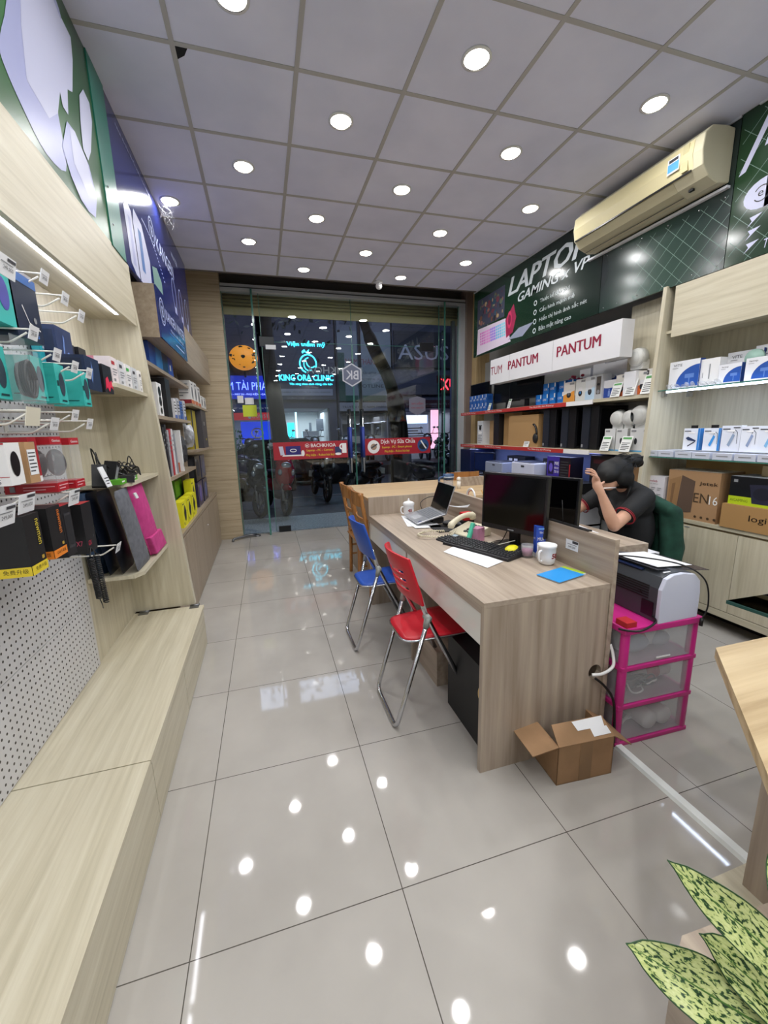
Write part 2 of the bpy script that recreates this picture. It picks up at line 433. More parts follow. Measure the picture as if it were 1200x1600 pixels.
mb.fpoly(fr, [(.10, .07), (.16, .07), (.14, .2), (.08, .2)], mat('c9cbe0')); mb.fell(fr, .43, .09, .025, .045, W_, .003)
BKlogo(mb, fr, .5, .2, .035, W_, mat('a8202f', .45)); mb.ftext(fr, 'BK', .5, .2, .028, W_, .04, .004, bold=.02)
mb.ftext(fr, 'BACHKHOA', .745, .2, .055, W_, .38, bold=.012)
mb.ftext(fr, 'Laptop - PC - Camera', .69, .125, .042, Yl, .4); mb.ftext(fr, 'Phụ kiện - Robot hút bụi', .69, .055, .046, Yl, .43)
mb.frect(fr, .92, .07, 1.02, .17, mat('2b3563')); mb.frect(fr, 1.03, .07, 1.1, .22, W_); mb.fell(fr, .97, .06, .05, .02, W_, .003); mb.fring(fr, 1.04, .17, .05, .05, .02, W_)
tag(mb.build('red_door_banner'), 'red banner with laptop picture and yellow lettering stuck across the left glass door', 'banner')
mb, fr = banner_base(1.535, 2.64, 1.115, 1.375)
mb.fell(fr, .14, .13, .1, .105, W_); mb.fell(fr, .14, .13, .05, .05, mat('a98f78'), .003); mb.fpoly(fr, [(.1, .1), (.2, .16), (.19, .18), (.09, .12)], mat('4a4a50'), .004)
mb.ftext(fr, 'Dịch Vụ Sửa Chữa', .55, .2, .085, W_, .58, bold=.012)
mb.ftext(fr, 'Laptop - PC - Smart phone', .53, .115, .045, Yl, .5); mb.ftext(fr, 'Phụ kiện - Robot hút bụi', .53, .05, .046, Yl, .42)
mb.fell(fr, .98, .13, .1, .105, mat('2c4f86')); mb.fell(fr, .98, .11, .07, .05, mat('1b2431'), .003); mb.fpoly(fr, [(.93, .2), (.95, .21), (1.04, .08), (1.02, .07)], W_, .004)
tag(mb.build('red_door_banner'), 'red banner with round repair pictures and large white title on the right glass door', 'banner')
# mirrored lettering (made to be read from the street)
Gs = mat('b9bcc6', .5)
mb = MB(); fr = ((1.10, 6.28, 2.16), (-1, 0, 0), (0, 0, 1))
mb.ftext(fr, 'BACHKHOA', -.02, .235, .1, mat('9c9fb0', .5), .84, bold=.01)
tag(mb.build('reversed_lettering'), 'pale shop lettering seen reversed through the glass transom of the left door', 'lettering')
mb = MB(); fr = ((1.37, 6.262, 2.33), (1, 0, 0), (0, 0, 1)); frm = ((1.37, 6.262, 2.33), (-1, 0, 0), (0, 0, 1))
mb.fpoly(fr, [(.17*math.cos(PI/2+PI/3*i), .17*math.sin(PI/2+PI/3*i)) for i in range(6)], Gs)
mb.fpoly(fr, [(.15*math.cos(PI/2+PI/3*i), .15*math.sin(PI/2+PI/3*i)) for i in range(6)], mat('5b6178'), .002)
fm = ((1.37, 6.258, 2.33), (-1, 0, 0), (0, 0, 1)); mb.ftext(fm, 'BK', 0, 0, .13, Gs, .20, 0, bold=.01)
tag(mb.build('hexagon_decal'), 'grey hexagonal logo decal with reversed letters where the two glass doors meet', 'decal')
mb = MB(); mb.fpoly(((2.3, 6.26, 1.86), (1, 0, 0), (0, 0, 1)), [(-.02, .12), (.12, .16), (.26, .12), (.26, -.07), (.12, -.14), (-.02, -.07)], mat('6d6c7c', .5))
fm = ((2.42, 6.257, 1.87), (-1, 0, 0), (0, 0, 1)); mb.ftext(fm, 'MIỄN PHÍ', 0, .04, .045, mat('8d3040'), .2, 0); mb.ftext(fm, 'VỆ SINH MÁY', 0, -.03, .04, mat('8d3040'), .22, 0)
tag(mb.build('shield_decal'), 'small grey shield decal with red lettering on the right glass door', 'decal')
mb = MB().box(-.3, -.22, 6.255, 6.26, 1.93, 2.03, PAPER).box(-.2, -.08, 6.255, 6.26, 1.91, 2.0, PAPER)
tag(mb.build('paper_notice'), 'white paper notices taped on the narrow left window above the yellow note', 'notice')
mb = MB().box(-.24, -.05, 6.255, 6.26, 1.74, 1.9, mat('c9d83a', .6))
tag(mb.build('yellow_notice'), 'yellow green note stuck on the narrow left window', 'notice')
# door stop pipe
mb = MB().tube(fillet([(-.52, 5.93, .0), (-.52, 5.93, .035), (-.30, 6.1, .035), (-.2, 6.13, .02)], .03), .018, STEEL, 10); mb.lathe([(.05, 0), (.05, .012), (.02, .02)], (-.19, 6.14, 0), STEEL)
tag(mb.build('floor_door_stop'), 'bent grey steel door stop lying on the floor below the wooden pillar', 'door stop')

# ------------------------------------------------------------ ceiling lights (checkerboard on the boards)
XS = {-1: -.575, 0: .022, 1: .62, 2: 1.224, 3: 1.826, 4: 2.42}
ordn = ['first row from the glass front', 'second row from the glass front', 'third row from the glass front', 'fourth row from the glass front', 'fifth row from the glass front', 'sixth row from the glass front'] or ['in the row nearest the glass front', 'in the second row from the glass front', 'in the third row from the glass front', 'in the fourth row from the glass front', 'in the fifth row from the glass front', 'in the sixth row from the glass front']
xn = {-1: 'beside the blue wall banner', 0: 'left of the centre line', 1: 'near the middle left', 2: 'near the middle', 3: 'right of the middle', 4: 'nearest the right wall'}
DIF = mat('fff3e0', .5, emit=LAMP_E)
tr = MB().lathe([(.064, 0), (.076, 0), (.078, -.006), (.064, -.009)], (0, 0, 0), WHT, 28, caps=False)
dm = MB().lathe([(.0605, -.007), (.064, -.004)], (0, 0, 0), DIF, 28)
ring0 = difo = None
for r in range(0, 16):
    y = 5.262-.5985*r
    for i, x in XS.items():
        if (i+r) % 2 == 0: continue
        if i == -1 and r not in (2,): continue
        seen = r <= 5
        lab = 'recessed ceiling light, %s, %s' % (ordn[r], xn[i]) if seen else 'recessed ceiling light behind the viewpoint, seen only reflected in glass'
        t = thing('ceiling_light', lab, 'ceiling light', (x, y, ZC), 0, 'round recessed ceiling lights')
        if ring0 is None: ring0 = tr.build('trim_ring', t); difo = dm.build('diffuser', t, 'glowing warm white disc')
        else:
            for q in (ring0, difo):
                c = q.copy(); COL.objects.link(c); c.parent = t
        ld = bpy.data.lights.new('downlight', 'AREA'); ld.shape = 'DISK'; ld.size = .12; ld.energy = LAMP_W; ld.color = (.96, .975, 1.0)
        lo = bpy.data.objects.new('downlight', ld); COL.objects.link(lo); lo.parent = t; lo.location = (0, 0, -.016)
        lo.visible_glossy = False if 0 else True
# security camera
t = thing('security_camera', 'small white dome security camera on the ceiling edge above the glass doors', 'camera', (1.59, 5.45, ZC))
MB().lathe([(.05, 0), (.052, -.02), (.03, -.03)], (0, 0, 0), WHT).build('mount', t)
MB().ell((0, -.01, -.06), .042, WHT).build('housing', t); MB().lathe([(.026, -.05), (.02, -.055)], (0, -.01, -.06), BLK, 16, 1).build('lens', t)
# ------------------------------------------------------------ left: storage bench
t = thing('storage_bench', 'long low pale wood bench with lift-up lids along the left wall', 'bench', (-.72, 1.5, 0))
for y0, y1 in ((-.7, 1.503), (1.508, 2.975)):
    MB().box(-.22, .22, y0-1.5, y1-1.5, .282, .3, wood_ly).build('lid', t)
MB().box(-.22, .2, -2.2, 1.475, .0, .278, mat('6b5d4a', .7)).build('carcass', t)
for y0, y1 in ((-.7, .2), (.204, 1.536), (1.54, 2.2), (2.206, 2.975)):
    MB().box(.2, .212, y0-1.5, y1-1.5, .006, .268, wood_ly).build('front_panel', t)
for x in (-.16, .16): MB().box(x-.03, x+.03, 1.43, 1.5, .301, .304, STEEL).tube([(x-.03, 1.475, .306), (x+.03, 1.475, .306)], .005, STEEL, 8).build('hinge', t, 'steel hinge plate')
# wall display unit
t = thing('display_unit', 'pale wood display unit with white pegboard, shelves and light strip on the left wall', 'shelving', (-.95, 1.2, 0))
def P(x): return x+.95
def Y(y): return y-1.2
MB().box(P(-.965), P(-.94), Y(-.7), Y(3.0), .3, 2.52, wood_lz).build('back_panel', t)
for z0, z1 in ((.305, .66), (.663, 1.33), (1.333, 2.2)):
    mb = MB().box(P(-.938), P(-.93), Y(-.7), Y(2.32), z0, z1, M_peg); mb.build('pegboard', t)
mb = MB().prism([(P(-.965), .302), (P(-.562), .302), (P(-.712), 2.53), (P(-.965), 2.53)], 1, Y(3.0), Y(3.05), wood_lz); mb.build('side_panel', t)
for z, nm in ((1.762, 0), (1.258, 0), (.765, 0)):
    mb = MB().prism([(P(-.938), Y(2.36)), (P(-.72), Y(2.36)), (P(-.685), Y(2.42)), (P(-.685), Y(2.998)), (P(-.938), Y(2.998))], 2, z-.02, z, wood_ly); mb.build('shelf', t)
MB().box(P(-.938), P(-.712), Y(-.7), Y(3.0), 2.195, 2.215, wood_ly).build('soffit', t)
MB().box(P(-.712), P(-.69), Y(-.7), Y(2.985), 2.16, 2.51, wood_ly).build('fascia', t)
MB().box(P(-.755), P(-.738), Y(-.7), Y(2.82), 2.183, 2.195, mat('eef0ff', .5, emit=14)).build('light_strip', t, 'glowing white light strip')
ld = bpy.data.lights.new('led', 'AREA'); ld.shape = 'RECTANGLE'; ld.size = .02; ld.size_y = 3.4; ld.energy = LED_W; ld.color = (.95, .96, 1)
lo = bpy.data.objects.new('led', ld); COL.objects.link(lo); lo.location = (P(-.747), Y(1.1), 2.18); lo.parent = t
# ------------------------------------------------------------ banners above
def pp(mb, pts, m, off=.0015, X=-.69): mb.fpoly(((X, 0, 0), (0, 1, 0), (0, 0, 1)), [(a, b) for a, b in pts][::-1] if 0 else pts, m, off)
green = noise_mat('green_print', '24382e', '3b7a3c', .9, .3, 0, 1)
mb = MB().box(-.712, -.69, -2.5, 2.70, 2.51, ZC-.005, green)
WP = mat('c8cbe6', .35); WP2 = mat('a9aed8', .35)
ad1 = [(1.90, 2.91), (1.80, 2.73), (1.79, 2.66), (1.90, 2.58), (2.02, 2.535), (2.19, 2.57), (2.21, 2.69), (2.21, 2.82), (2.31, 2.98), (2.43, 3.25), (2.30, 3.33), (2.05, 3.30)]
sm = lambda q: [(v.x, v.y) for v in smooth_path([(a, b, 0) for a, b in q], 3, True)]
pp(mb, sm(ad1), WP2); pp(mb, [(2.3, 3.3), (2.43, 3.25), (2.31, 2.98), (2.2, 2.78), (2.1, 2.70), (1.95, 2.72), (1.98, 2.9), (2.1, 3.28)], WP, .002)
pp(mb, [(2.35, 3.19), (2.42, 3.27), (2.51, 3.27), (2.49, 3.17), (2.42, 3.00), (2.36, 2.97), (2.32, 2.85), (2.27, 2.85), (2.25, 2.97)], WP, .0022)
ad2 = [(2.29, 2.81), (2.37, 2.82), (2.50, 2.76), (2.55, 2.65), (2.49, 2.535), (2.40, 2.52), (2.32, 2.53), (2.24, 2.58), (2.19, 2.66)]
pp(mb, ad2, WP2, .0025); pp(mb, [(2.31, 2.8), (2.37, 2.82), (2.48, 2.76), (2.52, 2.66), (2.43, 2.6), (2.3, 2.66)], WP, .003)
pp(mb, [(2.51, 3.05), (2.58, 3.12), (2.65, 3.11), (2.65, 3.03), (2.56, 2.85), (2.50, 2.78), (2.45, 2.80), (2.47, 2.92)], WP, .0028)
tag(mb.build('banner'), 'green printed wall banner showing large white power plugs, high on the left wall', 'banner')
mb = MB().box(-.706, -.684, 2.70, 2.93, 2.5, ZC-.005, noise_mat('teal_strip', '1f6b5c', '2a7f6c', 3, .35))
for z in (2.62, 2.8): mb.ell((-.684, 2.75, z), .006, CHR, 8, 4)
tag(mb.build('teal_strip_panel'), 'narrow teal strip between the green and the blue banner on the left wall', 'panel')
blue = noise_mat('blue_print', '161c50', '25347c', 1.2, .18, 0, 1)
mb = MB().box(-.712, -.69, 2.93, 5.42, 2.5, ZC-.005, blue); fr = ((-.69, 0, 0), (0, 1, 0), (0, 0, 1)); LT = mat('b9c3e6', .35)
mb.ftext(fr, 'NHÀ PHÂN PHỐI MÁY LỌC NƯỚC', 3.52, 3.31, .035, LT, .82)
mb.ftext(fr, 'KANGEN', 4.25, 3.0, .115, LT, .66, bold=.012)
mb.ftext(fr, 'WATER', 4.72, 3.17, .05, LT, .3, bold=.01)
mb.fring(fr, 3.80, 3.03, .09, .1, .012, LT); mb.fring(fr, 3.80, 3.03, .065, .075, .006, LT); mb.ftext(fr, 'IB', 3.8, 3.03, .07, LT, .06, bold=.012)
mb.fpoly(fr, [(3.07, 2.55), (3.16, 2.51), (3.24, 2.51), (3.22, 2.9), (3.12, 2.92), (3.05, 2.86)], WP); mb.fpoly(fr, [(3.26, 2.51), (3.56, 2.51), (3.6, 2.74), (3.47, 2.93), (3.29, 2.95), (3.24, 2.86)], WP)
mb.frect(fr, 3.34, 2.6, 3.42, 2.86, mat('3d6cae'), .002); mb.frect(fr, 3.12, 2.56, 3.18, 2.84, WP2, .002)
mb.fpoly(fr, [(3.66, 2.51), (3.95, 2.51), (3.95, 2.72), (3.82, 2.78), (3.66, 2.74)], mat('6b8f86')); mb.fpoly(fr, [(4.02, 2.51), (4.15, 2.51), (4.13, 2.62), (4.05, 2.62)], mat('a8765c'))
for i in range(20): mb.frect(fr, 3.5+.03*i, 2.98-.012*i*i*.05, 3.53+.03*i, 2.99-.012*i*i*.05, LT)
for a in (4.45, 4.78, 5.1):
    mb.fring(fr, a+.05, 2.8, .09, .14, .012, LT); mb.frect(fr, a, 2.55, a+.1, 2.68, WP2)
tag(mb.build('banner'), 'dark blue glossy water filter banner high on the left wall, next to the wooden pillar', 'banner')
# cobweb on lamp
mb = MB()
for k in range(14):
    p = [(-.62+random.uniform(-.05, .06), 4.1+random.uniform(-.05, .3), ZC-.01-random.random()*.12*(j+1)/3) for j in range(4)]
    mb.tube(smooth_path(p, 4), .0005, mat('c9c9cf', .8), 4)
tag(mb.build('cobweb'), 'dusty cobweb hanging below the ceiling light beside the blue banner', 'cobweb')

# ------------------------------------------------------------ left rear: bulkhead, sign, shelves, cabinet
mb = MB().box(-1.0, -.602, 3.17, 5.95, 2.14, 2.47, wood_gy)
tag(mb.build('boxed_bulkhead'), 'grey oak boxed bulkhead under the blue wall banner, reaching the pillar', 'bulkhead')
mb = MB().box(-.602, -.592, 3.17, 4.16, 2.142, 2.465, blue); fr = ((-.592, 3.17, 2.14), (0, 1, 0), (0, 0, 1))
mb.fring(fr, .12, .19, .075, .09, .01, LT); mb.fring(fr, .12, .19, .055, .068, .005, LT); mb.ftext(fr, 'IB', .12, .19, .07, LT, .05, bold=.012)
mb.ftext(fr, 'KANGEN WATER', .58, .2, .075, LT, .72, bold=.012); mb.ftext(fr, 'Máy lọc nước điện giải', .6, .12, .03, LT, .5); mb.frect(fr, .3, .09, .9, .095, mat('2f86d8', .4)); mb.frect(fr, .5, .045, .85, .055, LT)
tag(mb.build('sign_board'), 'blue glossy sign board with white round logo on the front of the oak bulkhead', 'sign')
t = thing('low_cabinet', 'grey oak low cabinet with plain doors under the far left shelves', 'cabinet', (-.84, 4.5, 0))
MB().box(-.16, .152, -1.43, 1.49, 0, .69, mat('6c5d4b', .7)).build('carcass', t)
MB().box(-.16, .165, -1.43, 1.5, .692, .72, wood_gy).build('top', t)
for k in range(6):
    y0 = -1.43+k*.487
    MB().box(.152, .165, y0+.002, y0+.484, .01, .675, wood_gz).build('door', t)
    if k in (3,): MB().ell((.168, y0+.3, .5), .008, WHT, 8, 4).build('door_lock', t, 'small white lock')
def shelf(y0, y1, z, x1, lab):
    tag(B3(-1.0, x1, y0, y1, z-.025, z, wood_gy).build('shelf'), lab, 'shelf')
shelf(3.06, 4.68, 1.985, -.685, 'top grey oak shelf behind the tall side panel, holding blue boxes')
shelf(3.06, 4.6, 1.64, -.69, 'grey oak shelf behind the side panel, holding black and white boxes')
shelf(3.06, 4.6, 1.18, -.69, 'lowest grey oak shelf behind the side panel, holding thin upright boxes')
shelf(4.62, 5.93, 1.815, -.66, 'upper far shelf at the pillar with white boxes on it')
shelf(4.62, 5.98, 1.345, -.67, 'lower far shelf at the pillar with plastic bags on it')
tag(B3(-1.0, -.77, 4.6, 4.62, .72, 2.14, wood_gz).build('shelf_divider'), 'upright oak divider between the near and far left shelves', 'divider')

# goods on the far left
RZ = LFT
CY = mat('63c6e8', .4)
for k, (c, lb) in enumerate((('1f3f8a', 'dark blue box at the left end of the top grey oak shelf'), ('2b6fae', 'slim bright blue box on the top grey oak shelf'), ('12224c', 'navy box in the middle of the top grey oak shelf'), ('2336a0', 'royal blue box with white script, rightmost on the top grey oak shelf'))):
    PB('blue_box', lb, 'box', (-.70, 3.35+.2*k, 1.985), (.19, .2, .15), RZ, mat(c, .35), F=[('r', .3, .3, .5, .6, W_) if k == 3 else ('r', .8, 0, 1, 1, mat(c, .3))], L=[('r', 0, 0, 1, 1, mat(c, .3))], group='blue boxes on the top grey oak shelf')
PB('speaker_box', 'white carton with black speaker pictures on the second oak shelf', 'box', (-.71, 3.46, 1.64), (.14, .24, .24), RZ, WHT, F=[('e', .5, .75, .3, .15, BLK), ('e', .5, .45, .3, .15, BLK), ('e', .5, .17, .2, .1, BLK)], L=[('r', .1, .1, .9, .9, mat('c3c4c8'))])
PB('upright_black_case', 'tall black flat box standing on the second oak shelf', 'box', (-.70, 3.72, 1.64), (.16, .26, .3), RZ, mat('1b1b1f', .45), L=[('r', .5, .55, .8, .6, GREY)])
for k, c in enumerate(('d8d8dc', 'b9bbc4', '3f69b0', 'c9ccd4')):
    PB('small_accessory_box', ('white slim accessory box beside the tall black box', 'grey slim accessory box second from the tall black box', 'blue slim accessory box on the second oak shelf', 'pale accessory box at the far end of the second oak shelf')[k], 'box', (-.71, 4.0+.15*k, 1.64), (.1, .2, .17+.015*(k % 2)), RZ, mat(c, .45), F=[('l', .1, .3, .9, .9, 4, INK), ('r', 0, 0, 1, .2, mat('4b66a8'))], group='slim accessory boxes on the second oak shelf')
for k in range(5):
    PB('glass_jar_box', ('white box with kettle picture, nearest on the upper far shelf', 'white box with kettle picture, second on the upper far shelf', 'white box with orange base, third on the upper far shelf', 'small white box, fourth on the upper far shelf', 'small white box nearest the pillar on the upper far shelf')[k], 'box', (-.68, 4.85+.235*k, 1.815), (.21, .22, (.24, .25, .23, .15, .15)[k]), RZ, WHT, F=[('r', 0, 0, 1, .2, mat('c9744e') if k < 3 else WHT), ('e', .5, .5, .22, .28, mat('6d6f75')), ('r', .3, .85, .7, .9, INK)], L=[('r', 0, 0, 1, .2, REDD if k == 0 else WHT), ('l', .1, .3, .9, .9, 5, GREY)], group='white boxes on the upper far shelf')
PB('yellow_box', 'large yellow box with dark picture standing below the upper far shelf', 'box', (-.72, 5.0, 1.345), (.3, .2, .42), RZ, mat('b7a63a', .5), L=[('r', .2, .5, .8, .85, DGREY)], F=[('r', 0, 0, .3, 1, DGREY)])
PB('tall_dark_case', 'tall dark grey carton on the lower far shelf near the pillar', 'box', (-.67, 5.45, 1.345), (.4, .2, .44), RZ, mat('45434a', .5), F=[('r', .3, .6, .6, .7, GREY), ('r', .5, .2, .7, .25, mat('b7a63a'))])
def bag(name, lab, loc, r, m, seed, cat='bag', rz=0, sq=(1, 1, 1)):
    rnd = random.Random(seed); bm = bmesh.new(); bmesh.ops.create_icosphere(bm, subdivisions=3, radius=1)
    for v in bm.verts:
        k = 1+.22*math.sin(v.co.x*7+seed)*math.sin(v.co.y*6+2*seed)+.1*rnd.random(); v.co = Vector((v.co.x*r[0]*k, v.co.y*r[1]*k, max(-.92, v.co.z)*r[2]*k))
    zmin = min(v.co.z for v in bm.verts)
    for v in bm.verts: v.co.z -= zmin
    me = bpy.data.meshes.new(name); bm.to_mesh(me); bm.free(); me.materials.append(m)
    o = bpy.data.objects.new(name, me); COL.objects.link(o); o.location = loc; o.rotation_euler = (0, 0, rz); return tag(o, lab, cat)
SILV = mat('b4b7bd', .3, .3)
bag('crumpled_plastic_bag', 'crumpled silver grey plastic bag on the lower far shelf', (-.82, 4.75, 1.345), (.12, .1, .13), SILV, 3)
for k, (c, z) in enumerate((('1c1b20', .38), ('2c2b31', .4), ('a8aab0', .36), ('b5323c', .37), ('d9dade', .37), ('8f9198', .33))):
    PB('thin_upright_box', ('black upright box nearest the side panel', 'dark upright box second from the side panel', 'grey upright box third from the side panel', 'red and white upright box on the lowest oak shelf', 'white upright box on the lowest oak shelf', 'grey flat box on the lowest oak shelf')[k], 'box', (-.71+.0, 3.42+.075*k, 1.18), (.05, .2, z), RZ, mat(c, .45), F=[('l', .2, .5, .8, .9, 4, GREY)], group='thin upright boxes on the lowest oak shelf')
PB('leaning_white_box', 'long white flat box leaning back on the lowest oak shelf, with black letters', 'box', (-.70, 4.0, 1.182), (.05, .2, .36), RZ, WHT, F=[('t', 'HI', .5, .15, .1, BLK, .6)], roll=0)
bag('clear_wrapped_goods', 'grey clear wrapped goods beside the leaning white box', (-.84, 4.2, 1.18), (.1, .14, .17), SILV, 8)
bag('clear_wrapped_goods', 'dark clear wrapped goods at the far end of the lowest oak shelf', (-.84, 4.45, 1.18), (.1, .1, .16), DGREY, 9)
PB('orange_box', 'small orange box at the foot of the leaning white box', 'box', (-.72, 3.9, 1.182), (.09, .1, .08), RZ, mat('a8542e', .5))
PB('large_white_box', 'white carton with red base on the cabinet behind the yellow mouse boxes', 'box', (-.80, 3.75, .72), (.3, .18, .4), RZ, WHT, L=[('r', 0, 0, 1, .22, REDD), ('l', .1, .3, .9, .9, 8, GREY)], F=[('r', 0, 0, 1, .22, REDD), ('e', .5, .6, .2, .2, GREY)])
for k in range(4):
    big = k == 3
    PB('yellow_mouse_box', ('bright yellow mouse box nearest the side panel', 'bright yellow mouse box second from the side panel', 'bright yellow mouse box third from the side panel', 'taller bright yellow mouse box, farthest of the yellow boxes')[k], 'box', (-.70 if not big else -.73, 3.80+.245*k, .72), (.21, .07, .22 if not big else .33), RZ, YEL,
       F=[('e', .52, .5, .2, .3, mat('26272a')), ('e', .52, .72, .1, .1, DGREY), ('p', [(.3, .4), (.36, .62), (.3, .6)], BLK), ('p', [(.74, .4), (.68, .62), (.76, .6)], BLK), ('r', .12, .1, .2, .2, INK), ('r', .1, .88, .4, .92, INK)], R=[('r', 0, 0, 1, 1, BLK)], group='yellow mouse boxes on the low cabinet')
for k, z in enumerate((.72, 1.0)):
    PB('dark_gadget_box', ('dark purple printed box on the cabinet beyond the yellow boxes, lower of the stack', 'black glossy box on top of the dark purple printed box')[k], 'box', (-.72, 4.92, z), (.34, .22, .27), RZ, mat(('35304f', '1a1a20')[k], .3), F=[('e', .5, .5, .3, .35, mat(('6a5f9a', '35363f')[k])), ('r', .1, .8, .3, .9, GREY)], L=[('r', .1, .1, .9, .9, mat('2a2b30'))])
    PB('dark_gadget_box', ('dark blue box nearest the pillar, lower of the stack', 'grey blue box nearest the pillar, upper of the stack')[k], 'box', (-.72, 5.34, z), (.34, .22, .26), RZ, mat(('2b2c4a', '3c3e55')[k], .3), F=[('e', .5, .5, .3, .35, mat(('59608f', '5d6078')[k]))])
PB('green_box', 'lime green and black box behind the yellow boxes', 'box', (-.84, 4.4, .72), (.34, .12, .38), RZ, mat('3a5a22', .45), F=[('r', 0, .5, 1, .9, mat('6fae2b')), ('r', .1, .1, .9, .45, BLK)], L=[('r', 0, 0, 1, 1, mat('63a22c'))])
# ------------------------------------------------------------ hooks and goods on the pegboard
CRM = mat('dcdad2', .35)
hk = {}
def hook(y, z, lab, big=0, x=-.66, tagm=None):
    t = thing('display_hook', lab, 'hook', (-.93, y, z), 0, 'wire display hooks on the pegboard')
    L_ = x+.93
    MB().tube([(0, 0, .03), (L_, 0, .025)], .0028, CRM, 6).tube(fillet([(0, 0, -.01), (L_-.06, 0, -.015), (L_-.01, 0, .015)], .012, 3), .0032, CRM, 6).box(0, .004, -.012, .012, -.02, .04, CRM).build('wire_prong', t)
    w = .026 if not big else .04; h = .036 if not big else .05
    mb = MB(); fr = ((L_+.002, -w, -h+.03), (0, 1, 0), (.18, 0, .98)); mb.hexa([(L_, -w, -h+.03), (L_+.002, -w, -h+.03), (L_+.002, w, -h+.03), (L_, w, -h+.03), (L_+.012, -w, .034), (L_+.014, -w, .034), (L_+.014, w, .034), (L_+.012, w, .034)], tagm or PAPER)
    if not tagm: mb.ftext(fr, '249,000', w, h*.45, .012, INK, w*1.2, .003); mb.frect(fr, w*.9, h*.86, w*1.9, h*1.02, INK, .003); mb.frect(fr, .006, h*.68, w*1.6, h*.74, GREY, .003)
    mb.build('price_tag', t, 'white price tag')
rows = [('top', [(1.50, 1.964), (1.724, 2.005), (1.864, 1.98), (1.995, 1.954)]), ('second', [(1.582, 1.80), (1.718, 1.76), (1.849, 1.74), (1.978, 1.735)]),
        ('third', [(1.485, 1.552), (1.612, 1.527), (1.78, 1.561), (1.901, 1.533)]), ('fourth', [(1.259, 1.294), (1.363, 1.31), (1.657, 1.283)]), ('lowest', [(1.993, 1.0)])]
od = ['first', 'second', 'third', 'fourth']
for rn, hs in rows:
    for k, (y, z) in enumerate(hs):
        bl = rn == 'third' and k == 0
        hook(y, z, ('white wire hook with a blank tilted tag, third row of the pegboard' if bl else ('white wire hook with price tag, alone beside the leaning laptop sleeves' if rn == 'lowest' else 'white wire hook with price tag, %s from the left in the %s row' % (od[k], rn))), big=(rn == 'top' and k == 0) or bl or rn == 'fourth', x=-.66, tagm=mat('dad6c4', .6) if bl else None)
IDC = mat('123a40', .4)
def teal(lab, y, z, h=.14, w=.075, d=.11, x=-.70):
    PB('teal_mouse_box', lab, 'box', (x, y, z), (w, d, h), RZ, TEAL, F=[('e', .55, .5, .28, .3, mat('2b3d4a')), ('r', .05, .45, .22, .58, IDC), ('r', .3, .06, .8, .1, IDC)],
       L=[('r', .12, .08, .38, .26, IDC), ('t', 'G', .25, .17, .12, W_, .14), ('r', .45, .14, .85, .16, IDC), ('r', .1, .35, .2, .37, IDC)], group='teal mouse boxes hanging on the pegboard')
teal('large teal mouse box at the far left edge of the photo, second row', 1.48, 1.61, .15, .08, .14, -.71)
teal('teal mouse box partly behind the clear earphone pack', 1.68, 1.62)
teal('teal mouse box in the middle, front face showing a dark oval', 1.835, 1.62)
teal('teal mouse box rightmost in the row, beside the shelf', 2.06, 1.625, .14)
PB('teal_box', 'large teal box with purple oval at the top left, hanging above the others', 'box', (-.70, 1.555, 1.83), (.11, .12, .16), RZ, TEAL, F=[('e', .5, .55, .25, .3, mat('4b4aa8'))], L=[('r', .1, .1, .9, .9, mat('2fa39d'))])
PB('dark_blue_gadget_box', 'dark navy box with a white curve and blue letter at the top left', 'box', (-.70, 1.68, 1.81), (.16, .12, .20), RZ, mat('1c2740', .35), F=[('r', 0, .86, 1, 1, mat('3c6cb4')), ('t', 'G', .75, .12, .1, mat('4a86e0', .4)), ('e', .75, .35, .06, .05, GREY), ('p', [(.3, .5), (.5, .25), (.9, .2), (.9, .22), (.5, .28), (.32, .52)], W_)], L=[('r', .05, .05, .95, .95, mat('151c2e'))])
PB('teal_card_pack', 'flat teal card pack with a pale label hanging against the wood back', 'pack', (-.88, 2.2, 1.80), (.07, .03, .17), RZ, mat('2fb4c4', .4), F=[('r', .25, .45, .85, .95, mat('b9c6d6'))], L=[('r', 0, 0, 1, 1, mat('2aa0ae'))])
t = thing('earphone_blister_pack', 'clear blister pack holding a coiled black headset, hanging among the teal boxes', 'blister pack', (-.66, 1.56, 1.60))
MB().box(-.05, .0, -.04, .04, 0, .16, M_film).box(-.03, -.028, -.04, .04, 0, .2, M_film).build('plastic_shell', t)
mb = MB()
for k in range(5): mb.tube([(-.025+.006*(k-2), .026*math.cos(a/8*PI)*(1+.05*k), .075+.045*math.sin(a/8*PI)*(1+.05*k)) for a in range(17)], .005, BLKM, 6)
mb.build('coiled_headset', t, 'coiled black headset')
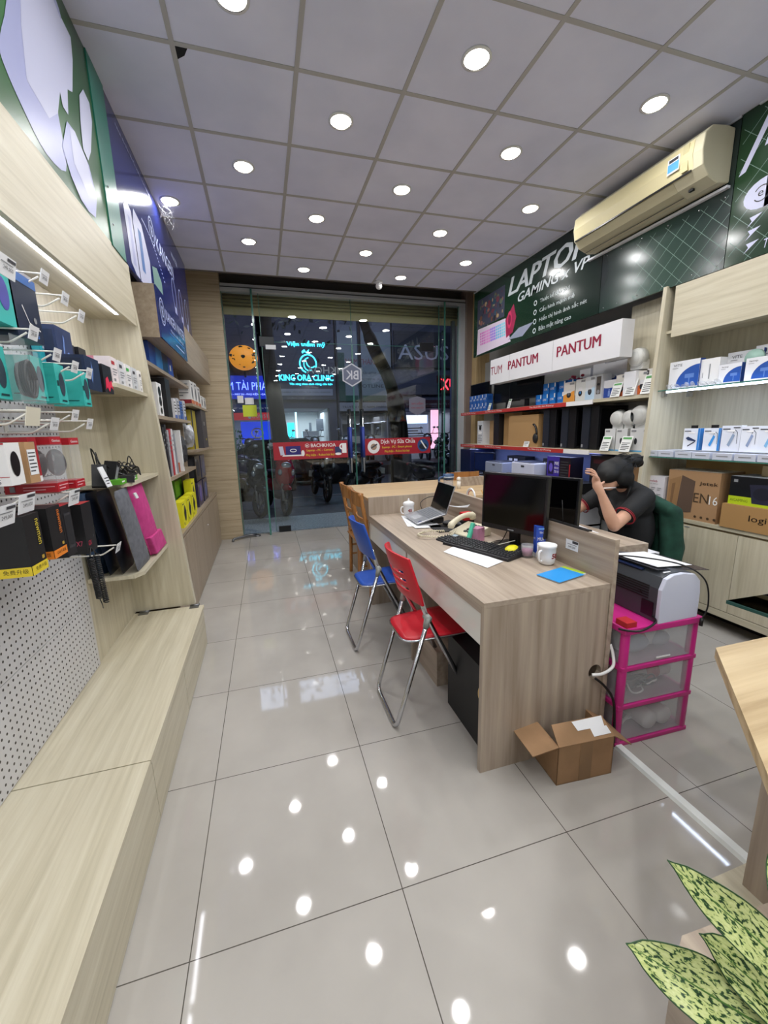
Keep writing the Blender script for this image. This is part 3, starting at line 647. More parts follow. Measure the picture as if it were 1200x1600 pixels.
# genius style mouse packs
def gpack(lab, y, z, d=.15, h=.185, w=.08, x=-.68):
    t = thing('mouse_blister_box', lab, 'box', (x, y, z), RZ, 'red and white mouse boxes on the third row')
    mb = MB().box(-w/2, w/2, 0, d, 0, .03, mat('b3202c', .4)).box(-w/2, w/2, 0, d, h-.025, h, mat('b3202c', .4)); fs = faces(w, d, h)
    decor(mb, *fs['L'], [('r', 0, .16, .32, .87, WHT), ('e', .16, .6, .09, .06, GREY), ('e', .16, .6, .075, .05, WHT), ('l', .06, .2, .26, .42, 4, GREY), ('r', .06, .78, .22, .82, BLK), ('r', .1, .03, .2, .13, GREY), ('t', 'NX-7015', .6, .93, .05, W_, .3), ('l', .35, .03, .95, .13, 2, mat('e0a0a6'))])
    decor(mb, *fs['F'], [('t', 'Genius', .5, .93, .05, W_, .7), ('l', .1, .03, .9, .14, 2, mat('e0a0a6'))])
    mb.box(-w/2, -w/2+.002, .0, d, .03, h-.025, M_film).box(-w/2, w/2, 0, .002, .03, h-.025, M_film).box(-w/2+.004, w/2, d-.002, d, .03, h-.025, mat('c9cacf'))
    mb.build('carton', t)
    MB().ell((-.01, d*.42, h*.52), (.022, .032, .05), mat('1b1c20', .25)).ell((-.032, d*.4, h*.62), (.004, .004, .012), GREY).build('mouse', t, 'dark grey computer mouse')
gpack('red and white mouse box with clear window, rightmost beside the cables', 1.80, 1.31)
gpack('red and white mouse box half hidden, second from the right', 1.66, 1.315)
PB('white_mouse_box', 'white box with a black mouse picture at the left edge, third row', 'box', (-.66, 1.36, 1.37), (.07, .14, .115), RZ, WHT, L=[('e', .35, .42, .2, .28, BLK), ('e', .68, .82, .14, .03, RED), ('r', 0, .2, 1, .215, mat('b3202c')), ('t', 'NX-7005', .6, .1, .1, INK, .5), ('r', 0, .96, 1, 1, mat('b3202c'))], F=[('e', .5, .5, .3, .3, BLK)])
PB('brown_label_box', 'small brown cardboard box with a white shipping label, third row', 'box', (-.665, 1.46, 1.365), (.055, .12, .12), RZ, mat('b08a62', .7), F=[('r', .08, .2, .92, .82, PAPER), ('l', .15, .25, .85, .78, 6, INK)], L=[('r', .5, 0, .52, 1, mat('8a6a48'))])
PB('red_mouse_box', 'red mouse box with dark side window behind the brown box', 'box', (-.70, 1.555, 1.36), (.05, .13, .14), RZ, mat('a8202c', .4), F=[('r', .1, .15, .7, .9, mat('55565c')), ('r', .1, .0, .95, .12, WHT)], L=[('r', .05, .1, .6, .9, DGREY)])
def nbox(lab, y, z, base, txt, w=.085, d=.15, h=.165, x=-.65):
    PB('gaming_mouse_box', lab, 'box', (x, y, z), (w, d, h), RZ, mat('19191b', .45), F=[('r', 0, 0, 1, .16, base), ('t', txt, .55, .09, .07, BLK, .7), ('r', .7, .2, .85, .26, mat('b9993e'))],
       L=[('r', 0, 0, 1, .16, base), ('t', txt, .75, .09, .08, BLK, .4)], group='black mouse boxes with bright bases')
    mb = MB(); fr = ((x+.0006, y-w/2, z), (0, 0, -1), (0, 1, 0)); mb.ftext(fr, 'newmen', -h*.68, .062, .016, mat('d8c23c' if base is YEL_B else 'e07a2a', .5), .075, .002); o = mb.build('printed_name'); return o
YEL_B = mat('e0c832', .5); ORG_B = mat('e8862a', .5)
def nb2(*a, **k):
    o = nbox(*a, **k); par = [q for q in COL.objects if q.name.startswith('gaming_mouse_box')][-1]
    for q in COL.objects:
        if q.name.startswith('gaming_mouse_box') and q['label'] == a[0]: par = q
    bpy.context.view_layer.update(); o.parent = par; o.matrix_parent_inverse = (Matrix.Translation(par.location) @ par.rotation_euler.to_matrix().to_4x4()).inverted()
nb2('black mouse box with a yellow base at the far left', 1.36, 1.115, YEL_B, '免费升级', h=.17)
nb2('black mouse box with an orange base beside the yellow based one', 1.49, 1.125, ORG_B, 'GX6升级版', h=.16)
PB('black_mouse_box', 'black box with open red lid flap in the fourth row', 'box', (-.665, 1.605, 1.095), (.07, .15, .175), RZ, mat('1d1d20', .4), F=[('r', .2, .15, .85, .85, mat('35363b')), ('r', .25, .2, .8, .8, mat('222327'))], L=[('l', .3, .5, .8, .8, 5, GREY), ('t', 'WIRED', .7, .85, .06, W_, .3)], T=[('r', 0, 0, 1, .9, mat('b3202c', .45))])
PB('black_mouse_box', 'black box with red emblem and red lid, rightmost of the fourth row', 'box', (-.67, 1.78, 1.06), (.09, .15, .19), RZ, mat('1d1d20', .4), F=[('t', 'GX', .3, .2, .1, mat('d03050'), .3), ('t', 'X', .75, .3, .06, GREY, .1)], L=[('e', .35, .87, .08, .05, mat('c0303a')), ('l', .1, .15, .7, .75, 10, mat('6d6d72')), ('t', 'X7', .85, .22, .1, mat('d05070'), .14)], T=[('r', 0, 0, 1, .9, mat('b3202c', .45))])
# coiled cord
mb = MB()
for (y, z0, z1, x) in ((1.715, .88, 1.05, -.66), (1.80, .83, 1.04, -.67)):
    n = 26*8; mb.tube([(x+.009*math.cos(i/8*2*PI), y+.009*math.sin(i/8*2*PI)+(i/n)*.02, z1+(z0-z1)*i/n) for i in range(n+1)], .0028, BLK, 5)
mb.tube(smooth_path([(-.66, 1.735, .88), (-.66, 1.75, .85), (-.67, 1.78, .82)]), .002, BLK, 5); mb.tube(smooth_path([(-.66, 1.715, 1.05), (-.665, 1.75, 1.08), (-.67, 1.80, 1.04)]), .0028, BLK, 5)
tag(mb.build('coiled_cord'), 'black coiled telephone cord dangling in front of the pegboard edge', 'cord')
# ---- on the top shelf of the display unit
PB('navy_headset_box', 'large navy headset box at the left end of the upper display shelf', 'box', (-.83, 2.28, 1.78), (.16, .1, .20), RZ, mat('26365c', .35), F=[('e', .65, .35, .12, .16, mat('6d8ac8')), ('p', [(.35, .2), (.5, .8), (.42, .85), (.3, .3)], mat('5b79b4'))], L=[('r', .1, .1, .9, .9, mat('1d2a49'))])
PB('navy_box', 'navy gaming mouse box in front of the navy headset box', 'box', (-.70, 2.17, 1.70), (.16, .12, .14), RZ, mat('1f2b49', .35), F=[('p', [(.35, .2), (.5, .6), (.42, .9), (.3, .3)], mat('5b79b4'))], L=[('r', .1, .1, .9, .9, mat('18213a'))])
PB('black_pink_box', 'black box with a hot pink splash pattern on the upper display shelf', 'box', (-.70, 2.35, 1.705), (.12, .12, .13), RZ, mat('1a1a1e', .4), F=[('p', [(.1, .1), (.3, .2), (.5, .05), (.7, .25), (.95, .15), (.85, .5), (.6, .4), (.45, .6), (.2, .5)], mat('e0204c'))])
for k, (y, x) in enumerate(((2.42, -.86), (2.53, -.85))):
    PB('small_black_box', ('small black box behind the pink splash box', 'small black box second behind the pink splash box')[k], 'box', (x, y, 1.762), (.09, .08, .18), RZ, mat('1b1c22', .4), F=[('r', .3, .6, .7, .8, DGREY)])
cs = [('e9dfe0', 'white'), ('d9d9dd', 'white'), ('e9e7e7', 'white'), ('cfd2d6', 'grey'), ('ecebea', 'white')]
for k, (c, n) in enumerate(cs):
    PB('small_white_box', ('white and pink accessory box beside the splash box', 'white accessory box with dark print in the middle of the upper display shelf', 'white accessory box with a green tab on the upper display shelf', 'grey accessory box near the side panel', 'slim white accessory box touching the tall side panel')[k], 'box', (-.70, 2.47+.118*k, 1.762), (.09 if k != 4 else .05, .1, .13+.01*((k*3) % 3)), RZ, mat(c, .45), F=[('l', .15, .3, .85, .6, 3, GREY), ('r', .1, .72, .6, .85, (RED, INK, mat('3fae4c'), INK, INK)[k]), ('r', .2, .1, .5, .2, GREY)], L=[('r', 0, 0, .3, 1, (mat('d58a98'), WHT, RED, GREY, BLK)[k])], group='small white boxes on the upper display shelf')
# ---- middle shelf: adapters and cables
t = thing('power_adapters', 'tangled heap of black laptop chargers and cables on the middle display shelf', 'chargers', (-.78, 2.5, 1.258))
for k, (x, y, z, r) in enumerate(((.0, -.22, .05, .3), (.02, -.12, .06, -.2), (.05, .05, .018, .1), (.06, -.05, .018, .5))):
    o = B3(-.03, .03, -.055, .055, -.017, .017, BLKM); o.frect(((.0305, -.055, -.017), (0, 1, 0), (0, 0, 1)), .02, .006, .09, .028, GREY, 0)
    o = o.build('charger_brick', t, loc=(x, y, z)); o.rotation_euler = (1.2 if k < 2 else 0, .1, r)
mb = MB(); rnd = random.Random(5)
for k in range(16):
    cx, cy = rnd.uniform(-.06, .06), rnd.uniform(-.26, .32); r = rnd.uniform(.03, .06); hz = .07 if cy < 0 else .035
    mb.tube(smooth_path([(cx+r*math.cos(a)*.8, cy+r*math.sin(a)*1.3, .012+abs(rnd.gauss(0, hz))) for a in [j*PI/3+rnd.random() for j in range(7)]], 5), .0035, BLK, 5)
mb.build('cables', t)
PB('green_flat_box', 'flat bright green box at the front of the middle display shelf', 'box', (-.70, 2.45, 1.258), (.28, .1, .025), RZ, mat('5fae2f', .45), F=[('r', .05, .4, .2, .7, W_), ('r', .8, .4, .9, .6, W_)])
PB('leaning_price_card', 'small white leaning card beside the chargers', 'card', (-.72, 2.22, 1.262), (.06, .004, .1), RZ, PAPER, F=[('l', .1, .1, .9, .5, 3, INK)], tilt=-.3)
# ---- lower shelf: sleeves
def sleeve(name, lab, yb, yt, x0, x1, z0, z1, m, cat='laptop sleeve', tagc=None, fold=0):
    t = thing(name, lab, cat, (x1, yb[0], z0)); o = Vector((x1, yb[0], z0)); mb = MB(); N_ = 12; vs = []; rnd = random.Random(int(yb[0]*1000))
    for side in (1, 0):
        for j in range(N_+1):
            v = j/N_
            for i in range(7):
                u = i/6; a = yb[0]+(yt[0]-yb[0])*v; b = yb[1]+(yt[1]-yb[1])*v
                puff = .5*math.sin(PI*min(1, max(0, u)))**.4*math.sin(PI*min(1, max(0, v)))**.3 if 0 < i < 6 and 0 < j < N_ else 0
                th = (x1-x0); x = (x0+x1)/2+(1 if side else -1)*th*puff*(1+.12*rnd.uniform(-1, 1)); vs.append(Vector((x, a+(b-a)*u, z0+(z1-z0)*v))-o)
    M7 = 7; n1 = (N_+1)*M7; fs = []
    for j in range(N_):
        for i in range(6):
            a = j*M7+i; fs += [(a, a+1, a+M7+1, a+M7), (n1+a, n1+a+M7, n1+a+M7+1, n1+a+1)]
    mb.add(vs, fs, m, True); p = mb.build('padded_body', t); sd = p.modifiers.new('s', 'SUBSURF'); sd.levels = 1; sd.render_levels = 1
    if fold:
        mb = MB(); zf = .28*(z1-z0); a = yb[0]+(yt[0]-yb[0])*.28-yb[0]; b = yb[1]+(yt[1]-yb[1])*.28-yb[0]
        mb.hexa([(-.03, .01, .01), (.012, .01, .01), (.012, yb[1]-yb[0]-.01, .01), (-.03, yb[1]-yb[0]-.01, .01), (-.03, a+.01, zf), (.006, a+.01, zf), (.006, b-.01, zf), (-.03, b-.01, zf)], m); mb.build('front_pocket', t, bevel=.006)
    if tagc: MB().hexa([(.005, .2*(yb[1]-yb[0]), .85*(z1-z0)), (.01, .2*(yb[1]-yb[0]), .85*(z1-z0)), (.01, .35*(yb[1]-yb[0]), .85*(z1-z0)), (.005, .35*(yb[1]-yb[0]), .85*(z1-z0)), (.003, .02, .92*(z1-z0)), (.008, .02, .92*(z1-z0)), (.008, .06, .92*(z1-z0)), (.003, .06, .92*(z1-z0))], PAPER).build('hang_tag', t, 'white paper tag')
CL = noise_mat('grey_felt', '5d6068', '74777f', 30, .75); PK = noise_mat('pink_cloth', 'b8327a', 'cf4690', 20, .7); NV = noise_mat('denim', '1d3350', '2c4c70', 25, .7); BC = noise_mat('black_cloth', '14151a', '222530', 14, .4)
sleeve('pink_laptop_sleeve', 'bright pink laptop sleeve leaning against the tall side panel', (2.70, 2.985), (2.44, 2.72), -.745, -.695, .767, 1.235, PK, fold=1)
sleeve('grey_laptop_sleeve', 'light grey wrapped laptop sleeve leaning in front of the pink one', (2.40, 2.66), (2.22, 2.42), -.735, -.69, .767, 1.235, CL, tagc=1)
sleeve('black_laptop_sleeve', 'glossy black laptop sleeve just left of the grey one', (2.38, 2.60), (2.20, 2.38), -.80, -.76, .767, 1.24, BC)
sleeve('black_laptop_sleeve', 'dark navy wrapped laptop sleeve behind the glossy black one', (2.38, 2.56), (2.24, 2.40), -.86, -.82, .767, 1.23, mat('1a2233', .35))
mb = MB()
for k, y in enumerate((2.02, 2.10)): mb.tube([(-.90, y+.37, .767), (-.90, y+.33, 1.22)], [.028, .03], NV, 12)
tag(mb.build('rolled_denim_cases'), 'rolled dark blue denim cases standing at the left end of the lower display shelf', 'cases')
# ------------------------------------------------------------ right wall: banners
XR = 3.05
gp = noise_mat('dark_green_print', '0f1a18', '1f3a2a', .55, .16, 0, 1); gp2 = noise_mat('grey_green_print', '1c2226', '345244', .8, .16, 0, 1)
frR = lambda y0, z0: ((XR, y0, z0), (0, -1, 0), (0, 0, 1))     # seen from the room: right = -Y
mb = MB().box(XR, XR+.02, 3.268, 5.6, 2.5, ZC-.004, gp); fr = frR(5.6, 2.5)
def Yd(y): return 5.6-y
LG = mat('c6cdd2', .35)

for q in (0, .007, .014): mb.ftext(fr, 'LAPTOP', Yd(4.10)+q, .675, .2, LG, 1.3, .002+q*.01, ital=.28, bold=.012)
for q in (0, .005): mb.ftext(fr, 'GAMING x VP', Yd(3.98)+q, .50, .10, LG, 1.12, .0024+q*.04, ital=.28, bold=.008)
if 0: pass; mb.ftext(fr, 'GAMING x VP', Yd(3.98), .50, .10, LG, 1.12, .002, ital=.25, bold=.012)
for k, (s_, wd) in enumerate((('Thiết kế đột phá', .46), ('Cấu hình mạnh mẽ', .53), ('Hiển thị hình ảnh sắc nét', .70), ('Bảo mật nâng cao', .50))):
    z = .35-.097*k; mb.ftext(fr, s_, Yd(4.12)+wd/2, z, .062, LG, wd, .002); mb.fring(fr, Yd(4.2), z, .028, .028, .01, LG)
mb.frect(fr, Yd(5.5), .37, Yd(4.82), .74, mat('3c3f52')); rnd = random.Random(2)
for k in range(60):
    x = rnd.uniform(Yd(5.46), Yd(4.86)); z = rnd.uniform(.4, .7); mb.fell(fr, x, z, .01+.03*rnd.random(), .01+.035*rnd.random(), mat(rnd.choice(('6d4a3a', '8a5a52', '2b4a5e', '5f6a52', 'a38a66', '23262f', '6a3542'))), .0016+.00001*k, 8)
mb.fpoly(fr, [(Yd(5.48), .36), (Yd(4.79), .34), (Yd(4.66), .04), (Yd(5.5), .0+.02)], mat('d9c9dd'), .002)
for r in range(5):
    for c in range(14):
        x = Yd(5.42)+c*.045+r*.004; z = .3-.035*r; mb.frect(fr, x, z-.026, x+.036, z, mat(('d06fc0', 'e08ad0', '9a7ae0', '6fb8e0', '7fd0e0')[min(4, c//3)]), .0026)
mb.fpoly(fr, [(Yd(4.79), .32), (Yd(4.62), .46), (Yd(4.56), .3), (Yd(4.62), .14), (Yd(4.76), .1)], mat('9a1f4a'), .0022); mb.fell(fr, Yd(4.7), .3, .05, .1, mat('c8305f'), .0026); mb.fell(fr, Yd(4.7), .3, .03, .06, mat('7a1238'), .003)
mb.fpoly(fr, [(Yd(4.72), .07), (Yd(4.5), .16), (Yd(4.22), .16), (Yd(4.42), .05)], mat('8d93a8'), .0022)
o = mb.build('banner'); tag(o, 'dark green laptop gaming banner with silver slanted title high on the right wall', 'banner')
t = o
mb = MB().box(XR, XR+.02, 2.2, 3.262, 2.5, ZC-.004, gp2); fr = frR(3.262, 2.5); GL = mat('6f8f82', .3)
mb.fgrid(fr, 1.06, .44, .13, .004, GL, .35, 0)
for yy in (.05, .2, .4, .62, .85, 1.02): mb.ell((XR-.001, 3.262-yy, 2.96-.02*yy), .006, CHR, 6, 3); mb.ell((XR-.001, 3.262-yy, 2.53), .006, CHR, 6, 3)
tag(mb.build('banner'), 'plain dark banner with faint diagonal grid below the air conditioner', 'banner')
mb = MB().box(XR, XR+.02, -2.6, 2.195, 2.5, ZC-.004, noise_mat('bright_green_print', '16241c', '2f6a38', .8, .14, 0, 1)); fr = frR(2.195, 2.5)
mb.fgrid(fr, 4.6, .84, .16, .004, GL, .02, 0)
mb.fpoly(fr, [(.02, .52), (.06, .53), (.19, .8), (.15, .8)], WP, .002); mb.fpoly(fr, [(.15, .62), (.24, .64), (.24, .68), (.16, .66)], WP, .0023)
mb.fell(fr, .19, .36, .12, .085, WP, .002); mb.frect(fr, .19, .275, 1.0, .445, WP, .002); mb.fring(fr, .17, .36, .045, .045, .006, INK, .003, 24, .6, 2.6); mb.fring(fr, .17, .36, .045, .045, .006, INK, .003, 24, 3.7, 5.7); mb.ftext(fr, 'e', .165, .36, .03, INK, .03, .003); mb.ftext(fr, 'C', .235, .37, .04, INK, .03, .003)
for k in range(3):
    z = .225-.075*k; mb.fpoly(fr, [(.12, z+.02), (.19, z+.025), (.11, z-.035), (.135, z-.005)], WP, .002)
mb.ftext(fr, 'T', .235, .06, .05, WP, .03, .002, ital=.2)
tag(mb.build('banner'), 'bright green banner with white logo pill at the right edge of the photo', 'banner')
mb = MB().box(XR-.012, XR, 2.2, 5.6, ZC-.014, ZC-.002, mat('d9dce6', .4)).box(XR-.012, XR, -2.6, 2.1, ZC-.014, ZC-.002, mat('d9dce6', .4)); struct(mb, 'trim_5')
# ---- air conditioner
t = thing('air_conditioner', 'yellowed beige split air conditioner mounted high on the right banner', 'air conditioner', (XR, 2.79, 3.02))
pf = [(0, .0), (-.10, -.012), (-.19, .02), (-.245, .075), (-.262, .16), (-.25, .25), (-.19, .30), (-.08, .315), (0, .31)]
CB = mat('d6cba0', .35); CB2 = mat('c9c3a8', .4)
mb = MB().prism([(x, z) for x, z in pf], 1, -.56, .56, CB2); mb.build('casing', t, bevel=.008)
mb = MB().prism([(-.247, .082), (-.266, .16), (-.254, .245), (-.248, .245), (-.258, .16), (-.24, .082)], 1, -.5, .545, CB); mb.build('front_panel', t, 'cream yellowed front panel')
mb = MB().prism([(-.1, -.014), (-.19, .018), (-.24, .066), (-.238, .07), (-.18, .02), (-.1, -.01)], 1, -.36, .54, mat('b8b193', .4)); mb.build('air_flap', t)
mb = MB().box(-.254, -.246, -.49, .54, .068, .078, BLK); mb.hexa([(-.13, -.36, -.010), (-.135, -.36, -.012), (-.135, .54, -.012), (-.13, .54, -.010), (-.13, -.36, -.006), (-.135, -.36, -.008), (-.135, .54, -.008), (-.13, .54, -.006)], BLK); mb.build('outlet_slot', t, 'black slot')
fr = ((-.2665, -.33, .12), (0, -1, 0), (0, 0, 1)); mb = MB().frect(fr, 0, 0, .085, .09, PAPER).frect(fr, .004, .01, .081, .06, mat('5aa6d8'), .002).frect(fr, .01, .066, .075, .084, INK, .002); mb.build('energy_sticker', t, 'blue and white energy sticker')
mb = MB().box(-.262, -.25, -.47, -.43, .085, .24, mat('c2b98f')); mb.build('end_grille', t)
MB().box(-.17, -.15, -.45, -.42, -.008, .004, BLK).build('remote_sensor', t)
tag(B3(XR-.03, XR, 2.22, 3.42, 2.985, 3.0, mat('e6e8f0', .3)).build('mounting_strip'), 'bright white edge strip under the air conditioner', 'strip')
# ---- printer brand light box
t = thing('light_box_sign', 'long white light box sign with repeated dark red brand name on the right wall', 'sign', (2.92, 3.88, 2.05))
MB().box(0, .13, -1.02, 1.02, 0, .30, mat('dcdce0', .4)).build('casing', t)
mb = MB(); fr = ((0, 1.02, 0), (0, -1, 0), (0, 0, 1)); DR = mat('8d1236', .45)
for cx in (.12, .71, 1.54): 
    if cx == .12: mb.ftext(fr, 'TUM', .14, .16, .10, DR, .26)
    else:
        for q in (0, .004, .008): mb.ftext(fr, 'PANTUM', (cx-.03 if cx < 1 else cx)+q, .175, .10, DR, .56, .002+q*.02)
    mb.build('lettering', t, 'dark red capital letters'); mb = MB()
for x in (.43, 1.2): mb.frect(fr, x, 0, x+.003, .3, GREY, .0008)
mb.build('panel_seams', t)
# ---- right unit, far half
struct(MB().box(3.48, 3.5, 2.6, 6.0, .1, 2.5, M_plaster), 'trim_6')
tag(MB().box(3.2, 3.22, 2.615, 3.04, 1.737, 2.5, wood_lz).build('back_board'), 'pale wood back board between the white light box and the slanted side panel', 'board')
def rshelf(y0, y1, z, lab, strip=None, x0=XR):
    t = thing('shelf', lab, 'shelf', (x0, y0, z))
    MB().box(0, 3.47-x0, 0, y1-y0, -.03, 0, wood_ly).build('board', t)
    if strip:
        mb = MB().box(-.012, 0, strip-y0, y1-y0+.1, -.045, -.003, mat('b3322f', .45)).box(-.012, 0, strip-y0-.35, strip-y0, -.045, -.003, WHG); fr = ((-.012, y1-y0+.1, -.045), (0, -1, 0), (0, 0, 1))
        for cx in (.25, .95, 1.95): mb.ftext(fr, 'The New Era for Printing', cx, .022, .022, W_, .42, .001, ital=.2)
        mb.build('red_edge_strip', t, 'red edge strip with small white slogan')
rshelf(2.62, 5.85, 1.735, 'upper long shelf with red edge strip on the right wall', 3.6)
rshelf(2.62, 5.85, 1.255, 'lower long shelf with red edge strip on the right wall', 3.6)
RW = mat('e4e5ea', .45)
RO = -PI/2
# blue processor boxes (two clusters)
CPU = mat('1c74c8', .35); CPU2 = mat('1a4f9e', .35)
def cpu(y, z, lab, m, w=.1, grp='', x=3.09, t2='CORE'):
    PB('processor_box', lab, 'box', (x, y, z), (w, .1, .115), RO, m, F=[('t', t2, .45, .45, .2, W_, .6), ('r', .8, .6, .97, .97, W_), ('r', 0, 0, .12, 1, CPU2)], R=[('r', .2, .3, .8, .8, CPU2)], group=grp)
for r in range(2):
    for k in range(5):
        cpu(5.72-.1*k+.02*0, 1.736+.117*r, 'small blue processor box, %s from the left in the %s row of the far cluster' % (('first', 'second', 'third', 'fourth', 'fifth')[k], ('lower', 'upper')[r]), mat('2a60ae', .35), .092, 'blue processor boxes at the far end', 3.09, 'i5')
for k, (y, z) in enumerate(((4.13, 0), (4.02, 0), (3.90, 0), (3.77, 0), (4.06, 1), (3.95, 1), (3.80, 1), (3.68, 1))):
    cpu(y, 1.736+.117*z, 'bright blue processor box, %s from the left in the %s row of the near cluster' % (('first', 'second', 'third', 'fourth')[k % 4], ('lower', 'upper')[z]), CPU, .102, 'bright blue processor boxes beside the monitor', 3.10+.04*z)
# monitors on the upper shelf
def flat_monitor(lab, y0, y1, z0, z1, x, zb, leg=None):
    t = thing('monitor', lab, 'monitor', (x, (y0+y1)/2, zb)); h = (y1-y0)/2
    MB().box(-.012, .02, -h, h, z0-zb, z1-zb, mat('0e0f12', .35)).build('housing', t, bevel=.003)
    MB().box(-.0135, -.012, -h+.01, h-.01, z0-zb+.02, z1-zb-.01, mat('07080c', .16)).build('screen', t, 'switched off black screen')
    MB().box(.02, .035, -.04, .04, .005, z0-zb+.12, BLK).box(-.06, .12, -.13, .13, 0, .01, BLK).build('stand', t)
flat_monitor('black monitor partly behind the far cluster of blue boxes', 5.44, 6.02, 1.85, 2.165, 3.25, 1.735)
flat_monitor('wide black monitor in the middle of the upper shelf', 4.68, 5.28, 1.83, 2.15, 3.22, 1.735)
flat_monitor('black monitor standing forward beside the near cluster of blue boxes', 4.2, 4.86, 1.84, 2.19, 3.2, 1.735)
def price_stand(lab, x, y, z, rz=RO, h=.1, w=.06, cat='price tag'):
    PB('price_card', lab, cat, (x, y, z), (w, .004, h), rz, mat('e9ebe9', .5), F=[('l', .12, .08, .88, .62, 5, INK), ('r', .1, .8, .9, .93, mat('5ba05c'))], tilt=-.3, group='white price cards along the right shelves')
price_stand('white price card before the left black monitor', 3.07, 5.18, 1.736); price_stand('white price card between the two larger black monitors', 3.07, 4.7, 1.736, h=.12)
price_stand('white price card leaning on the brown carton', 3.07, 4.3, 1.256, h=.16, w=.1)
CAM = mat('2b2c31', .3)
def cambox(lab, y, w, h, top, bot, cc, x=3.09, z=1.736, name='camera_box'):
    PB(name, lab, 'box', (x, y, z), (w, .1, h), RO, mat(top, .45), F=[('r', 0, 0, 1, .3, mat(bot)), ('p', [(0, .3), (1, .3), (1, .55), (0, .36)], mat(bot)), ('e', .5, .35, .2, .14, CAM), ('e', .5, .38, .09, .06, mat(cc)), ('r', .3, .45, .7, .62, mat('d9d9dc')), ('r', .55, .85, .95, .95, GREY)], R=[('r', 0, 0, 1, .3, mat(bot))], group='camera boxes on the upper right shelf')
cambox('white and orange camera box beside the blue processor boxes', 3.63, .16, .2, 'dfdcd6', 'e0973a', '6a6c72')
cambox('white box with a blue round lens next to the orange camera box', 3.47, .13, .21, 'd3d5d3', 'd3d5d3', '3a7fc0')
cambox('white box with a round dark camera picture, third of the camera boxes', 3.345, .12, .22, 'd6dade', 'b9d3e8', '55565c')
PB('accessory_box', 'tall grey box with a narrow window, rightmost before the blue lotion style boxes', 'box', (3.09, 3.24, 1.736), (.09, .1, .225), RO, mat('b9bdc2', .4), F=[('r', .2, .2, .8, .92, mat('57504a')), ('e', .5, .3, .2, .08, GREY), ('e', .5, .6, .2, .05, BLK)], R=[('r', 0, 0, 1, 1, mat('d3d4d6'))])
for k, (y, x, z, h) in enumerate(((3.62, 3.27, 1.736, .33), (3.44, 3.27, 1.736, .36), (3.27, 3.25, 1.736, .34), (3.13, 3.24, 1.736, .34), (3.13, 3.11, 1.736, .16))):
    PB('blue_white_box', ('blue and white box leftmost behind the camera boxes', 'large blue and white box behind the camera boxes, tallest of its row', 'blue and white box with a bottle outline, third in the back row', 'blue and white box with a bottle outline, rightmost in the back row', 'blue and white box standing at the shelf front beside the orange packs')[k], 'box', (x, y, z), (.15, .12, h), RO, mat('26479c', .4), F=[('r', 0, .62, 1, 1, RW), ('e', .5, .62, .45, .06, RW), ('r', .42, .1, .58, .4, mat('7b93d0')), ('r', .46, .4, .54, .5, mat('7b93d0'))], R=[('r', 0, .68, 1, 1, RW)], group='blue and white boxes behind the camera boxes')
for k, y in enumerate((2.99, 2.76, 2.68)) if 0 else enumerate((2.98, 2.77, 2.66)):
    cambox(('white pack with orange base, left of three', 'white pack with orange base, middle of three', 'white pack with orange base nearest the slanted panel')[k], y, (.12, .11, .15)[k], (.19, .19, .2)[k], 'dedbd4', 'dd6e35', '2b2c31', name='orange_base_pack')
price_stand('tall white and green price card before the left orange based pack', 3.04, 3.0, 1.736, h=.13, w=.1); price_stand('tall white and green price card between the orange based packs', 3.04, 2.85, 1.736, h=.14, w=.1); price_stand('wide white and green price card before the pack at the slanted panel', 3.04, 2.68, 1.736, h=.16, w=.12)
PB('white_carton', 'white carton under the wrapped dome camera on the upper shelf', 'box', (3.06, 2.87, 1.736), (.12, .13, .20), RO, RW, R=[('r', .3, .1, .7, .9, mat('a8a49c'))])
def domecam(lab, y, z, r=.075, x=3.13):
    t = thing('wrapped_dome_camera', lab, 'dome camera', (x, y, z), RO, 'plastic wrapped white dome cameras')
    mb = MB().box(-.8*r, .8*r, -.02, .05, 0, r, mat('dcdcd8', .4)); mb.lathe([(r, -.02), (r, .03), (.9*r, .05)], (0, 0, r*1.3), mat('dcdcd8', .4), 24, 1); mb.build('body', t)
    mb = MB(); fr = ((0, -.032, r*1.3), (1, 0, 0), (0, 0, 1))
    for k in range(13):
        a = -.5+k*(PI+1)/12; c, s_ = math.cos(a), math.sin(a); mb.fpoly(fr, [(.45*r*c-.004*s_, .45*r*s_+.004*c), (.9*r*c-.007*s_, .9*r*s_+.007*c), (.9*r*c+.007*s_, .9*r*s_-.007*c), (.45*r*c+.004*s_, .45*r*s_-.004*c)], DGREY, -.009)
    mb.build('vent_slots', t, 'dark radial slots')
    bm = MB().ell((0, .0, r*1.15), (r*1.2, .065, r*1.35), M_film, 10, 6); bm.build('plastic_wrap', t)
domecam('wrapped white dome camera on the upper shelf, above the orange based packs', 2.86, 1.95)
for k, (y, r, lb) in enumerate(((3.03, .07, 'wrapped white dome camera, left of three on the lower shelf'), (2.90, .07, 'wrapped white dome camera, middle of three on the lower shelf'), (2.80, .085, 'largest wrapped white dome camera, right of three on the lower shelf'))): domecam(lb, y, 1.455, r, 3.16)
PB('blue_notice_card', 'small blue card fixed to the wood back board near the slanted panel', 'card', (3.194, 2.68, 2.02), (.07, .004, .08), RO, mat('2a4c9c', .4), F=[('r', .1, .6, .8, .65, W_)])
